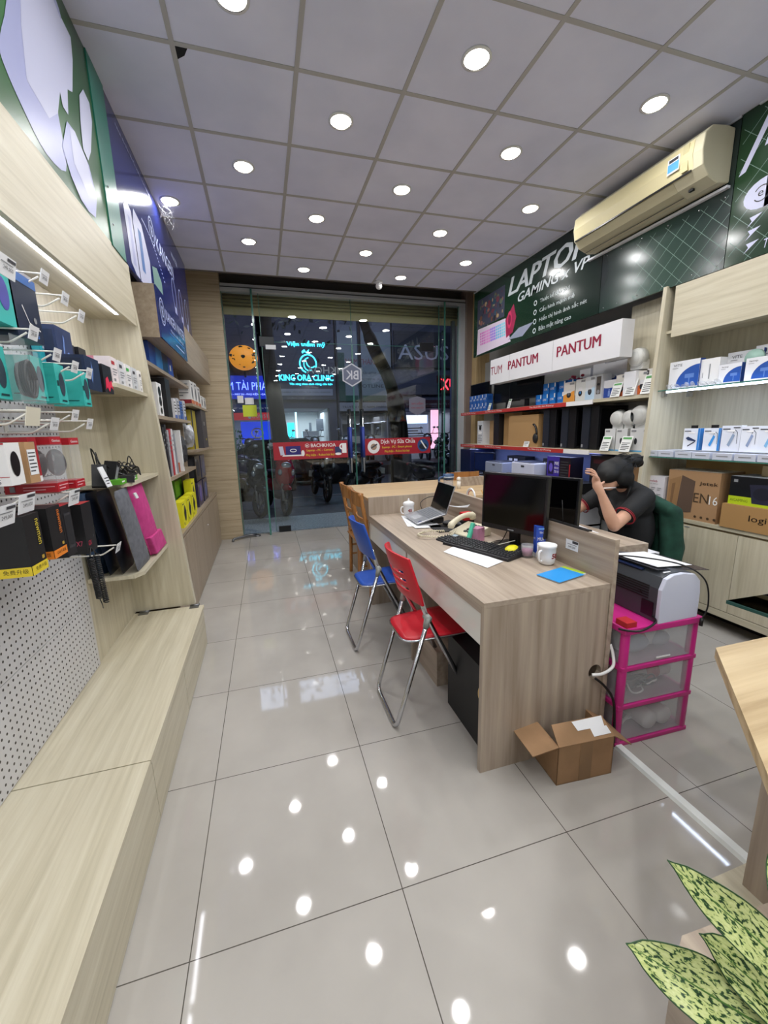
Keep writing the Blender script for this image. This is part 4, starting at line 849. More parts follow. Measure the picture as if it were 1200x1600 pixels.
for k, y in enumerate((3.07, 2.94, 2.79, 2.67)):
    PB('white_camera_carton', ('white carton under the left wrapped camera', 'white carton with a dark lens picture under the middle wrapped camera', 'wide white carton under the largest wrapped camera', 'narrow white carton beside the slanted panel')[k], 'box', (3.1, y, 1.256), (.12, .14, .2), RO, mat('d2d3d3', .45), F=[('e', .5, .45, .12, .14, CAM), ('r', .1, .85, .5, .93, GREY), ('r', 0, 0, 1, .06, mat('5aa6d8'))], R=[('r', 0, 0, 1, 1, mat('b9b9b6'))], group='white camera cartons on the lower right shelf')
price_stand('white price card on the lower shelf, left of two below the cameras', 3.04, 3.07, 1.256, h=.14, w=.1); price_stand('white price card on the lower shelf, right of two below the cameras', 3.04, 2.85, 1.256, h=.14, w=.11)
# flowers
t = thing('red_flowers', 'small bunch of dark red artificial flowers behind the camera boxes', 'flowers', (3.25, 3.7, 1.736)); mb = MB(); fl = MB(); rnd = random.Random(3)
for k in range(16):
    p = (rnd.uniform(-.06, .06), rnd.uniform(-.1, .1), .18+rnd.random()*.1); mb.tube([(0, 0, 0), (p[0]*.5, p[1]*.5, .12), p], .002, mat('2e5a33'), 5); fl.ell(p, (.018, .018, .014), mat(('a3243f', 'c23a58')[k % 2], .6), 8, 5)
mb.build('stems', t); fl.build('blossoms', t)
# lower long shelf goods
PB('white_speaker_box', 'tall white box with black camera picture at the far end of the lower shelf', 'box', (3.09, 5.43, 1.256), (.16, .12, .34), RO, mat('c9cbd0', .5), F=[('e', .5, .7, .2, .1, BLK), ('r', .2, .78, .8, .82, INK), ('l', .15, .05, .85, .5, 6, GREY), ('r', .2, .45, .8, .55, W_)])
PB('brown_carton', 'plain brown carton behind the tall white box at the far end', 'box', (3.2, 5.2, 1.256), (.3, .2, .34), RO, CARD)
PB('black_panel_case', 'narrow black case between two brown cartons', 'box', (3.09, 5.0, 1.256), (.13, .3, .42), RO, mat('17171b', .4))
PB('brown_carton', 'large brown carton at the back of the lower shelf', 'box', (3.16, 4.72, 1.256), (.4, .25, .42), RO, mat('9c7a4e', .7))
PB('brown_carton', 'large brown carton at the shelf front with a white price card on it', 'box', (3.09, 4.40, 1.256), (.6, .2, .38), RO, mat('a88558', .7))
t = thing('headphones', 'black headphones standing between brown carton and computer towers', 'headphones', (3.08, 4.13, 1.4))
MB().tube([(.0, .07*math.cos(a/10*PI*.5+PI*.5)+.05, .12*math.sin(a/10*PI*.5+PI*.5)) for a in range(11)], .012, BLK, 8).build('headband', t); MB().ell((0, .0, -.04), (.02, .045, .06), BLKM).build('ear_cup', t)
for k, y in enumerate((3.93, 3.63, 3.33)):
    t = thing('computer_tower', ('black computer tower next to the brown carton', 'black computer tower, middle of three', 'black computer tower nearest the wrapped cameras')[k], 'computer case', (3.1, y, 1.256), RO, 'black computer towers on the lower shelf')
    MB().box(-.1, .1, .01, .36, .005, .42, mat('121317', .4)).build('case', t, bevel=.003)
    MB().box(-.098, .0, 0, .01, .008, .417, mat('232832', .35)).build('front_panel', t, 'dark blue grey front panel'); MB().box(-.09, -.07, -.002, 0, .02, .05, GREY).build('badge', t)
    MB().box(.1, .103, .04, .34, .03, .39, mat('0a0a0d', .1)).build('side_window', t)
# under the lower shelf: white rack with printers, bluish lit
t = thing('white_cube_rack', 'white open cube rack under the long right shelves holding printers and a screen', 'rack', (3.18, 4.6, 0))
WM = mat('d8dae0', .4)
mb = MB().box(-.28, .28, -1.15, 1.3, .8, .82, WM).box(-.28, .28, -1.15, 1.3, .42, .44, WM).box(-.28, .28, -1.15, 1.3, .02, .04, WM).box(.27, .28, -1.15, 1.3, 0, .8, WM)
for y in (-1.15, -.66, -.17, .32, .81, 1.28): mb.box(-.28, .28, y, y+.02, 0, .82, WM)
mb.build('frame', t)
for k, y in enumerate((5.7, 5.2)):
    tag(MB().box(3.0, 3.3, y-.14, y+.14, .441, .56, BLKM).box(2.99, 3.0, y-.1, y+.1, .46, .5, GREY).box(3.02, 3.28, y-.12, y+.12, .565, .60, DGREY).build('black_device'), ('black flat devices stacked in the far cube of the white rack', 'black flat devices stacked in the second cube of the white rack')[k], 'device')
blw = mat('9aa6cc', .5)
tag(B3(3.455, 3.47, 3.0, 5.85, .82, 1.2, blw).build('back_board'), 'pale blue lit back board behind the printers', 'board')
ld = bpy.data.lights.new('blue_led', 'AREA'); ld.shape = 'RECTANGLE'; ld.size = .03; ld.size_y = 2.6; ld.energy = 3.2; ld.color = (.5, .6, 1)
lo = bpy.data.objects.new('blue_led', ld); COL.objects.link(lo); lo.location = (3.13, 4.5, 1.215)
tag(MB().box(3.12, 3.14, 3.2, 5.8, 1.217, 1.225, mat('8094ff', .5, emit=2.5)).build('led_strip'), 'blue glowing light strip under the lower long shelf', 'light strip')
lo.parent = bpy.data.objects['led_strip']
tag(B3(2.98, 3.38, 5.52, 5.84, .82, 1.18, mat('101a3c', .3)).build('computer_case', bevel=.01), 'glossy dark computer case at the far end of the white rack', 'computer case')
t = thing('monitor', 'small square office monitor leaning back on the white rack', 'monitor', (3.04, 5.22, .82), RO+.25)
o = MB().box(-.2, .2, 0, .03, .05, .33, mat('10131f', .3)).build('housing', t, bevel=.004); MB().box(-.185, .185, -.002, 0, .07, .315, mat('16224c', .1)).build('screen', t, 'dark bluish screen'); MB().box(-.04, .04, .03, .06, 0, .2, BLK).box(-.11, .11, -.05, .12, 0, .012, BLK).build('stand', t)
def printer_small(lab, y, w, h, c, x=2.95):
    t = thing('laser_printer', lab, 'printer', (x, y, .82), RO); m = mat(c, .4)
    MB().box(-w/2, w/2, 0, .34, .01, h, m).build('housing', t, bevel=.012)
    MB().box(-w/2+.04, w/2-.08, .02, .3, h, h+.008, mat('3a3d48', .4)).build('output_tray', t)
    fr = ((-w/2, -.001, 0), (1, 0, 0), (0, 0, 1)); mb = MB().frect(fr, .03, h*.45, w-.1, h*.46, GREY).frect(fr, w*.45, h*.8, w*.6, h*.88, INK).frect(fr, w*.4, h*.2, w*.6, h*.24, GREY); mb.build('front_details', t, 'thin grey drawer line and dark badge')
printer_small('grey small laser printer on the white rack behind the desk', 4.82, .42, .22, '8f97ad'); printer_small('white laser printer on the white rack, brightest of the printers', 4.18, .44, .255, 'c9cde0')
PB('dark_cable_box', 'black device with white sockets on the rack shelf behind the printers', 'box', (3.25, 4.75, .95), (.4, .15, .16), RO, BLKM, F=[('r', .1, .2, .3, .8, W_), ('r', .4, .2, .6, .8, W_)])
PB('purple_component_box', 'purple and black power supply box with white letters, right of the white printer', 'box', (3.02, 3.64, .93), (.36, .16, .24), RO, mat('16131f', .35), F=[('r', 0, 0, .55, 1, mat('3a2a96')), ('r', .06, .2, .3, .8, mat('1d1540')), ('e', .18, .5, .08, .2, mat('6a59c8')), ('t', 'MWE', .43, .7, .16, W_, .18), ('t', 'BRONZE', .43, .5, .09, W_, .18), ('t', '750 V3', .43, .33, .11, W_, .2), ('l', .6, .15, .92, .85, 6, DGREY), ('r', .96, 0, 1, .7, RED)])
for k, y in enumerate((3.74, 3.40)):
    PB('orange_top_box', ('black box with an orange label below the purple box, left', 'black box with an orange label below the purple box, right')[k], 'box', (2.99, y, .82), (.3, .2, .105), RO, mat('17171a', .4), F=[('p', [(.05, .55), (.95, .55), (.85, 1), (.0, 1)], mat('e0562f')), ('t', 'R7', .15, .78, .25, BLK, .12)], T=[('r', 0, 0, 1, 1, mat('232427'))])
PB('black_small_case', 'black boxed drive beside the white printer', 'box', (3.12, 3.95, .93), (.14, .15, .2), RO, BLKM, F=[('r', .1, .7, .8, .8, GREY), ('r', .9, .1, 1, .9, W_)])
PB('dark_carton', 'large dark carton under the lower shelf, behind the seated woman', 'box', (3.12, 3.1, .82), (.4, .25, .38), RO, mat('151218', .5), F=[('r', .1, .8, .6, .9, mat('4a1520'))])
PB('brown_carton', 'brown carton behind the hair of the seated woman', 'box', (3.14, 2.77, .79), (.24, .25, .4), RO, mat('8f6c47', .7), F=[('r', 0, .48, 1, .49, mat('6a4d30'))])

# ------------------------------------------------------------ right unit, near half
t = thing('slanted_display_unit', 'pale wood display unit with slanted side panel and glass shelf on the right', 'shelving', (3.05, 2.58, .77))
MB().prism([(-.1, 0), (.42, 0), (.42, 1.74), (-.02, 1.74)], 1, -.0, .03, wood_lz).build('side_panel', t)
MB().box(.4, .42, -3.6, 0, 0, 1.74, wood_lz).build('back_panel', t)
MB().box(-.0, .02, -3.6, -.055, 1.365, 1.725, wood_ly).build('fascia', t)
MB().box(.02, .4, -3.6, 0, 1.40, 1.42, wood_ly).build('soffit', t)
MB().box(-.01, .4, -3.6, -.005, .97, .978, M_glass).box(-.012, -.009, -3.6, -.005, .97, .978, M_gedge).build('glass_shelf', t, 'clear glass shelf with green edge')
MB().box(-.03, .4, -3.6, -.005, .455, .463, M_glass).box(-.032, -.029, -3.6, -.005, .455, .463, M_gedge).build('glass_shelf', t, 'lower clear glass shelf')
MB().box(-.005, .01, -3.6, -.07, .955, .968, mat('dbe4ff', .5, emit=13)).build('light_strip', t, 'glowing cool white light strip')
for x in (.03, .3): MB().box(x, x+.03, -.03, -.0, .93, .968, CHR).build('shelf_bracket', t)
ld = bpy.data.lights.new('led2', 'AREA'); ld.shape = 'RECTANGLE'; ld.size = .02; ld.size_y = 3.4; ld.energy = LED_W*2.2; ld.color = (.62, .76, 1)
lo = bpy.data.objects.new('led2', ld); COL.objects.link(lo); lo.parent = t; lo.location = (.003, -1.85, .95)
t = thing('low_cabinet', 'long pale wood low cabinet with plain doors along the right wall', 'cabinet', (3.06, 1.2, 0))
MB().box(.02, .42, -2.4, 1.6, .115, .74, mat('8d7d62', .7)).box(.2, .22, -2.4, 1.6, 0, .115, mat('161412', .8)).build('carcass', t)
MB().box(0, .42, -2.4, 1.6, .742, .77, wood_ly).build('top', t)
for k, (y0, y1) in enumerate(((1.20, 1.6), (.68, 1.197), (.16, .677), (-.36, .157), (-.88, -.363))):
    MB().box(.0, .02, y0, y1, .165, .725, wood_lz).build('door', t)
MB().box(.0, .02, -2.4, 1.6, .112, .16, wood_ly).build('plinth_rail', t)
for y in (1.13, 1.03): MB().box(-.002, 0, y-.02, y+.02, .71, .716, GREY).build('door_label', t)
# goods on the glass shelf
def vitek(lab, y, w, h, x=3.09, z=1.752, d=.05, small=0):
    pts = [(1, .05)] + [(1-.62*math.cos(a/10*PI/2)*1.2, .06+.75*math.sin(a/10*PI/2)) for a in range(11)]
    pts = [(max(.15, min(1, a)), b) for a, b in pts]
    PB('white_blue_box', lab, 'box', (x, y, z), (w, d, h), RO, RW, F=[('p', pts, mat('2351a4', .4)), ('t', 'VITE' if not small else 'lamp', .28, .85, .09, INK, .3), ('r', .1, .74, .3, .76, GREY), ('r', .55, .35, .85, .5, mat('5a7fc4')), ('r', .68, .1, .72, .35, mat('5a7fc4'))], R=[('r', 0, 0, 1, 1, mat('1d3f86'))], group='white boxes with a blue quarter circle')
vitek('large white box with a blue quarter circle beside the slanted panel', 2.42, .23, .20)
vitek('white box with a blue quarter circle at the back behind the plain white box', 2.12, .22, .22, 3.25)
vitek('white box with a blue quarter circle, small, in front of the fan', 2.09, .14, .125, 3.08, small=1)
vitek('large white box with a blue quarter circle behind the green fan', 1.94, .26, .24, 3.27)
vitek('small white box with a blue quarter circle at the right edge of the photo', 1.91, .16, .14, 3.07, small=1)
PB('plain_white_box', 'plain white box with a thin pen picture, standing between blue quarter circle boxes', 'box', (3.10, 2.24, 1.752), (.13, .07, .185), RO, WHG, F=[('r', .48, .25, .54, .8, GREY), ('r', .15, .3, .18, .5, GREY)])
t = thing('desk_fan', 'small pale green round desk fan among white boxes', 'fan', (3.16, 2.0, 1.752), RO); FG = mat('8fb0a4', .5)
MB().lathe([(.055, -.012), (.055, .012)], (0, 0, .15), FG, 20, 1).build('guard', t); MB().lathe([(.018, -.016), (.014, -.02)], (0, 0, .15), mat('9fd0e0'), 14, 1).build('hub', t); MB().box(-.022, .022, -.012, .02, 0, .1, FG).build('handle', t)
mb = MB(); rnd = random.Random(11)
for k in range(10): mb.ell((3.08+rnd.uniform(-.02, .03), 2.52-.04*k, 1.765), (.03, .035, .014), M_frost, 8, 5, (rnd.random(), rnd.random(), 0))
tag(mb.build('clear_wrap_roll'), 'crinkled clear plastic wrap lying along the front of the glass shelf', 'plastic wrap')
# lower glass shelf: adapters
for k, (y, w, h, c) in enumerate(((2.31, .12, .16, 'dfe3ec'), (2.165, .115, .16, 'dfe3ec'), (2.04, .12, .175, 'dcdfe8'), (1.925, .105, .17, 'e3e6ee'), (1.82, .105, .17, 'dfe3ec'), (1.7, .12, .17, 'dfe3ec'))):
    PB('cable_adapter_box', ('white adapter box with a dark blue plug picture and blue side, leftmost', 'white adapter box with a light blue hub picture, second from the left', 'white adapter box with a grey three-way cable picture', 'white adapter box with a grey slim hub picture', 'white adapter box with a pale blue hub at the right edge', 'white adapter box outside the right edge')[k], 'box', (3.10, y, 1.29), (w, .05, h), RO, mat(c, .4),
       F=[('r', .88, 0, 1, 1, mat('2f7fc8')) if k < 2 else ('r', .6, .9, .95, .94, INK), ('r', .05, .85, .45, .89, INK), ('p', [(.35, .25), (.6, .7), (.72, .62), (.48, .18)] if k != 0 else [(.15, .55), (.3, .62), (.8, .45), (.78, .4), (.3, .45)], mat(('20345c', '3c92d8', '8fa0b8', '8f9fc0', '7fb4dc', '7fb4dc')[k])), ('p', [(.6, .72), (.72, .85), (.85, .75), (.86, .3), (.84, .3), (.82, .74), (.72, .82), (.62, .7)] if k else [(.3, .2), (.75, .42), (.78, .38), (.33, .15)], mat('3b4252')), ('r', .3, .77, .7, .83, W_)], R=[('r', 0, 0, 1, 1, mat('2f7fc8'))] if k < 2 else (), group='white cable adapter boxes')
    if k < 2: PB('hang_tab', ('black hang tab on the leftmost adapter box', 'black hang tab on the second adapter box')[k], 'tab', (3.12, y, 1.45), (.05, .004, .022), RO, BLK)
PB('tall_blank_card', 'blank pale card standing behind the adapter boxes at the right edge', 'card', (3.3, 1.86, 1.45), (.12, .01, .17), RO, mat('d6dbea'))
for k, y in enumerate((2.60-.02, 2.45, 2.31, 2.18, 2.035, 1.895, 1.76)):
    PB('flat_white_carton', 'flat white carton on the lower glass shelf, %s from the slanted panel' % ('first', 'second', 'third', 'fourth', 'fifth', 'sixth', 'seventh')[k], 'box', (3.035, y, 1.234), (.125, .3, .045), RO, mat('c9cddb', .5), F=[('r', .2, .45, .8, .6, GREY)], group='flat white cartons on the lower glass shelf')
mb = MB().add([(3.06, 2.42, 1.285), (3.2, 2.45, 1.283), (3.18, 2.3, 1.292), (3.05, 2.33, 1.287)], [(0, 1, 2, 3)], PAPER)
tag(mb.build('loose_paper'), 'small loose white paper lying on the flat cartons', 'paper')
# cartons on the low cabinet
PB('white_speaker_carton', 'white carton with small rows of icons leaning at the slanted panel', 'box', (3.06, 2.57, .771), (.24, .1, .3), RO, mat('d9d6dc', .5), F=[('t', 'microlab', .5, .87, .06, mat('b03a56'), .5), ('t', 'just listen', .6, .79, .04, GREY, .35)]+[('l', .1+.22*i, .1+.17*j, .25+.22*i, .2+.17*j, 2, GREY) for i in range(4) for j in range(4)])
EB = mat('a8835e', .75)
PB('computer_case_carton', 'large brown carton with a computer case drawing and outlined letters', 'box', (3.07, 2.235, .771), (.385, .38, .365), RO, EB, F=[('p', [(.28, .9), (.55, .8), (.53, .15), (.22, .1)], mat('5f4c40')), ('p', [(.03, .78), (.26, .88), (.21, .1), (.03, .16)], mat('9a7650')), ('p', [(.09, .7), (.16, .73), (.12, .2), (.08, .22)], mat('7f5f42')), ('t', 'Jetek', .8, .76, .09, BLK, .34), ('t', 'EN', .69, .47, .19, mat('50402f'), .28), ('t', '16', .92, .45, .17, W_, .15)]+[('e', .62+.12*i, .08, .025, .025, mat('4c3a28')) for i in range(4)], R=[('r', 0, 0, 1, 1, mat('b08c66'))], T=[('r', 0, 0, 1, 1, mat('cfc2ae')), ('r', 0, .45, 1, .5, mat('e3dccd'))])
PB('long_carton', 'long flat brown carton lying behind the case carton under the glass shelf', 'box', (3.30, 2.1, 1.08), (.75, .15, .12), RO, mat('b0915c', .7), R=[('t', 'ADC', .3, .4, .4, BLK, .4)])
PB('packing_box', 'brown carton with black lettering of a keyboard maker at the right edge of the photo', 'box', (3.05, 1.82, .771), (.36, .35, .165), RO, mat('a98250', .75), F=[('t', 'logi', .62, .5, .32, BLK, .28)])
PB('fan_cooler_box', 'black and yellow green box on top of the logo carton', 'box', (3.07, 1.80, .937), (.36, .3, .19), RO, mat('16171b', .35), F=[('r', 0, 0, 1, .3, mat('b4cc1f')), ('t', 'AiGAMING', .18, .16, .1, mat('5a6a10'), .3), ('p', [(.33, .75), (.85, .82), (.9, .1), (.4, .1)], mat('24253a')), ('e', .55, .45, .15, .22, mat('1a1b2a')), ('r', .06, .8, .13, .9, GREY)], T=[('r', 0, 0, 1, 1, mat('c3c9cf'))])
PB('carton', 'cream carton peeking above the black and yellow box', 'box', (3.18, 1.72, 1.128), (.3, .2, .07), RO, mat('c9b48a', .7))
# ------------------------------------------------------------ main desk
ZD = .80
t = thing('reception_desk', 'long grey oak desk with white drawers and a raised back panel', 'desk', (.80, 1.345, 0))
DE = mat('8f8171', .5); DWH = mat('dedcd6', .12)
# end panel with cable hole (built around a round opening)
mb = MB(); cx, cz, r = .585, .375, .036; n = 20
ring = [(cx+r*math.cos(2*PI*i/n), cz+r*math.sin(2*PI*i/n)) for i in range(n)]
def edge(a):
    dx, dz = math.cos(a), math.sin(a); k = []
    for lim, c_, d_ in ((.63, cx, dx), (0, cx, dx), (ZD-.024, cz, dz), (0, cz, dz)):
        if abs(d_) > 1e-6:
            q = (lim-c_)/d_
            if q > 0: k.append(q)
    q = min(k); return (cx+dx*q, cz+dz*q)
angs = sorted([2*PI*i/n for i in range(n)]+[math.atan2(z-cz, x-cx) % (2*PI) for x, z in ((0, 0), (.63, 0), (0, ZD-.024), (.63, ZD-.024))])
I_ = [(cx+r*math.cos(a), cz+r*math.sin(a)) for a in angs]; O_ = [edge(a) for a in angs]; k = len(angs)
vs = [(x, 0, z) for x, z in I_]+[(x, 0, z) for x, z in O_]+[(x, .025, z) for x, z in I_]+[(x, .025, z) for x, z in O_]
fs = []
for i in range(k):
    j = (i+1) % k; fs += [(i, k+i, k+j, j)[::-1] if 0 else (i, k+i, k+j, j), (2*k+i, 2*k+j, 3*k+j, 3*k+i), (i, j, 2*k+j, 2*k+i), (k+i, 3*k+i, 3*k+j, k+j)]
mb.add(vs, fs, wood_dz); mb.build('end_panel', t)
mb = MB().box(0, .632, 0, 1.86, ZD-.024, ZD, wood_dy); mb.build('desktop', t, bevel=.0015)
MB().box(.632, .656, -.005, 1.88, .0, 1.0, wood_dy).build('back_panel', t)
MB().box(.0, .632, 1.86, 1.88, .0, .95, wood_dz).build('far_end_panel', t)
MB().box(.03, .6, .93, .95, .0, ZD-.024, wood_dz).build('middle_panel', t)
MB().box(.0, .012, .025, 1.86, ZD-.055, ZD-.024, wood_dy).box(0.0, .012, .93, .95, .56, ZD-.05, wood_dz).build('front_rail', t)
for y0, y1 in ((.03, .93), (.955, 1.855)):
    MB().box(.004, .02, y0, y1, .60, ZD-.056, DWH).box(.02, .5, y0+.02, y1-.02, .61, .62, WHT).build('drawer', t, 'glossy white drawer front')
tt = MB(); fr = ((.6315, .29, .885), (0, -1, 0), (0, 0, 1)); tt.frect(fr, 0, 0, .085, .05, PAPER).frect(fr, .045, .035, .083, .048, INK, .002).ftext(fr, '249,000', .042, .014, .012, INK, .05, .002).frect(fr, .01, .026, .075, .029, GREY, .002)
o = tt.build('price_sticker', t, 'white price sticker')
# far second desk & staff desk
t = thing('counter_desk', 'pale oak desk behind the far end panel of the main desk, towards the glass doors', 'desk', (.88, 3.3, 0))
MB().box(.0, 1.5, 0, 1.25, .86, .885, wood('pale_desk_top', 'a88d68', 'c0a57e', 'cdb48e', ax=0)).build('desktop', t)
MB().box(.0, .025, 0, 1.25, 0, .86, wood_dz).box(1.475, 1.5, 0, 1.25, 0, .86, wood_dz).box(.0, 1.5, .0, .02, .3, .86, wood_dz).build('side_panels', t)
t = thing('staff_desk', 'grey oak staff desk behind the raised panel where the woman sits', 'desk', (1.46, 1.77, 0))
MB().box(0, .68, 0, 1.5, ZD-.024, ZD, wood_dy).build('desktop', t, bevel=.0015)
MB().box(.0, .68, 0.0, .025, 0, ZD-.024, wood_dz).build('near_end_panel', t); MB().box(0, .68, 1.475, 1.5, 0, ZD-.024, wood_dz).build('far_end_panel', t); MB().box(.0, .02, .03, 1.47, .3, ZD-.03, wood_dz).build('modesty_panel', t)
t = thing('white_drawer_unit', 'small white drawer unit standing right of the staff desk end', 'drawer unit', (2.17, 1.80, 0))
MB().box(0, .1, 0, .4, .05, .72, mat('dfe0e6', .35)).box(.0, .1, -.006, 0, .08, .69, wood_dz).build('casing', t)
# far wooden partition at the white rack
tag(MB().box(2.0, 2.62, 3.9, 3.925, .3, .98, wood_dy).build('desk_screen'), 'grey oak low screen panel standing before the white cube rack', 'panel')

# ------------------------------------------------------------ folding chairs
def folding_chair(lab, y, m, loc):
    t = thing('folding_chair', lab, 'chair', loc); W2 = .175; PIV = (.17, .58)
    # coordinates: x from rear floor bar (0) to front feet (.46)
    mb = MB(); mb.tube(fillet([(PIV[0], -W2, .56), (.0, -W2, .012), (.0, W2, .012), (PIV[0], W2, .56)], .05, 5), .0115, CHR, 10); mb.build('rear_frame', t, 'chrome U-shaped rear frame')
    for s_ in (-1, 1):
        MB().tube([(.135, s_*(W2-.02), .72), (.175, s_*(W2-.02), .585), (.46, s_*(W2-.02), .012)], .0125, CHR, 10).build('side_rail', t, 'chrome side rail')
        MB().lathe([(.018, -.02), (.018, .02)], (PIV[0]+.005, s_*(W2-.008), .585), mat('8f928f', .5), 12, 1).tube([(PIV[0]-.006, s_*W2, .54), (PIV[0]+.003, s_*W2, .59)], .016, mat('8f928f', .5), 10).build('pivot_joint', t, 'grey plastic joint')
    MB().tube([(.44, -W2+.02, .05), (.44, W2-.02, .05)], .009, CHR, 8).build('front_stretcher', t)
    # seat: rounded, slightly dished
    mb = MB(); vs = []; N_ = 12; x0, x1, h = .06, .44, W2-.035
    for j in range(N_+1):
        for i in range(N_+1):
            u, v = i/N_, j/N_; a = 2*u-1; b = 2*v-1; rr = .82; k_ = max(1, ((abs(a)**6+abs(b)**6)**(1/6))/1.0)
            ax_, bx_ = a/k_, b/k_; sx = h+.025*v
            dish = .012*max(0, 1-((a)**2+(b-.0)**2)/.55)
            vs.append((x0+(x1-x0)*(ax_ and 0 or 0)+(x0*0)+((bx_+1)/2)*(x1-x0), ax_*sx, .468-dish+.01*v))
    fs = [(j*(N_+1)+i, j*(N_+1)+i+1, (j+1)*(N_+1)+i+1, (j+1)*(N_+1)+i)[::-1] for j in range(N_) for i in range(N_)]
    mb.add(vs, fs, m, True); o = mb.build('seat', t); sd = o.modifiers.new('s', 'SOLIDIFY'); sd.thickness = .014; sd.offset = -1
    mb = MB(); rim = [vs[i] for i in range(N_+1)]+[vs[j*(N_+1)+N_] for j in range(1, N_+1)]+[vs[N_*(N_+1)+i] for i in range(N_-1, -1, -1)]+[vs[j*(N_+1)] for j in range(N_-1, 0, -1)]
    mb.tube([(x*.995+.001, y_, z-.014) for x, y_, z in rim], .007, CHR, 6, True); mb.build('seat_rim', t, 'chrome seat rim')
    # curved backrest with slots (red) or solid
    mb = MB(); cols = 18; rowsz = ([0, .18, .26, .38, .46, .58, .66, 1.0] if m is RED_P else [0, .5, 1.0]); holes = {1, 3, 5} if m is RED_P else set()
    def bp_(u, v, th):
        a = 2*u-1; bow = -.055*(1-a*a); wv = W2+.0-.01*v; z = .67+.225*v+(.015*(1-a*a) if v > .9 else 0)-(0.02*(a*a) if v < .05 else 0)
        return (.145-.075*v*.9+bow+th, a*wv, z)
    vs = []; R2 = len(rowsz)
    for th in (0, .014):
        for v in rowsz:
            for i in range(cols+1): vs.append(bp_(i/cols, v, th))
    F_ = (cols+1)*R2; fs = []
    for j in range(R2-1):
        for i in range(cols):
            if j in holes and 3 <= i < cols-3: continue
            a = j*(cols+1)+i; q = (a, a+1, a+cols+2, a+cols+1); fs += [q, tuple(F_+w_ for w_ in q[::-1])]
    ed = {}
    for f in fs:
        for a, b in zip(f, f[1:]+f[:1]):
            ed[(a, b)] = 1
    ex = [(b, a, a+F_, b+F_) for (a, b) in list(ed) if (b, a) not in ed and a < F_ and b < F_]
    mb.add(vs, fs+ex, m, True); o = mb.build('backrest', t, bevel=.003)
    if m is RED_P: MB().box(.05, .054, -.03, .0, .81, .835, GREY).build('badge', t, 'small grey badge')
    return t
RED_P = mat('c0182a', .32); BLU_P = mat('1e4fae', .35)
folding_chair('red plastic folding chair with slotted back and chrome legs, closest to the camera', 0, RED_P, (.53, 1.88, 0))
folding_chair('blue plastic folding chair with solid back and chrome legs, beyond the red one', 0, BLU_P, (.50, 2.66, 0))
# wooden chairs
def wood_chair(lab, loc, rz):
    t = thing('wooden_chair', lab, 'chair', loc, rz); w = wood_ch; h = .2
    for s_ in (-1, 1):
        MB().tube(smooth_path([(.02, s_*h, 0), (.03, s_*h, .45), (-.01, s_*h, .75), (-.05, s_*h, .98)]), .018, w, 8).build('rear_leg', t)
        MB().tube([(.40, s_*h, 0), (.40, s_*h, .44)], .018, w, 8).build('front_leg', t)
    MB().box(.0, .43, -.22, .22, .43, .455, w).build('seat', t, bevel=.008)
    for z0, z1, x in ((.86, .98, -.035), (.72, .75, .0), (.62, .65, .015), (.53, .56, .02)):
        vs = []; n = 10
        for i in range(n+1):
            a = 2*i/n-1; xx = x-.035*(1-a*a)
            for dx, z in ((0, z0), (0, z1), (.015, z1), (.015, z0)): vs.append((xx+dx, a*h, z))
        fs = [(i*4+j, i*4+(j+1) % 4, (i+1)*4+(j+1) % 4, (i+1)*4+j) for i in range(n) for j in range(4)]+[(3, 2, 1, 0), (n*4, n*4+1, n*4+2, n*4+3)]
        MB().add(vs, fs, w, False).build('back_rail', t)
    for z in (.2, .3): [MB().tube([(.03, q*h, z), (.40, q*h, z)], .01, w, 6).build('stretcher', t) for q in (-1, 1)]
wood_chair('honey wooden chair closest to the blue chair, back to the aisle', (.79, 3.46, 0), 0)
wood_chair('honey wooden chair farther towards the glass doors, back to the aisle', (.79, 3.93, 0), 0)
wood_chair('honey wooden chair behind the laptop, next to the clear jug', (2.28, 4.35, 0), -PI/2)

# ------------------------------------------------------------ things on the desk
def mug(lab, loc, r, h, rz, lid=0, txt='50', body=WHG):
    t = thing('mug', lab, 'mug', loc, rz)
    MB().lathe([(r*.62, 0), (r*.9, h*.12), (r, h*.45), (r, h*.86), (r*1.06, h*.88), (r*1.06, h), (r*.96, h), (r*.93, h*.2), (0.001, h*.16)], (0, 0, 0), body, 28).build('body', t)
    MB().tube(smooth_path([(-r*.95, 0, h*.74), (-r*1.35, 0, h*.72), (-r*1.5, 0, h*.48), (-r*1.3, 0, h*.26), (-r*.93, 0, h*.22)], 5), r*.13, body, 8).build('handle', t)
    vs, fs, x0, x1, y0, y1 = text_geo(txt, .1, .04); k = h*.26/(y1-y0); R = r+.0012
    vv = [(R*math.sin((x-(x0+x1)/2)*k/R), -R*math.cos((x-(x0+x1)/2)*k/R), h*.5+(y-(y0+y1)/2)*k) for x, y, z in vs]
    MB().add(vv, fs, REDD).build('printed_number', t, 'dark red printed number')
    if lid:
        MB().lathe([(r*1.08, h), (r*1.1, h*1.02), (r*.8, h*1.13), (r*.25, h*1.2), (r*.14, h*1.24), (r*.2, h*1.32), (.001, h*1.4)], (0, 0, 0), body, 24).build('lid', t)
mug('white mug with lid and red number beside the open laptop', (1.10, 3.06, ZD), .044, .105, -.1, 1, '45')
mug('large white mug with a red number at the near end of the desk', (1.345, 1.665, ZD), .043, .105, .25)
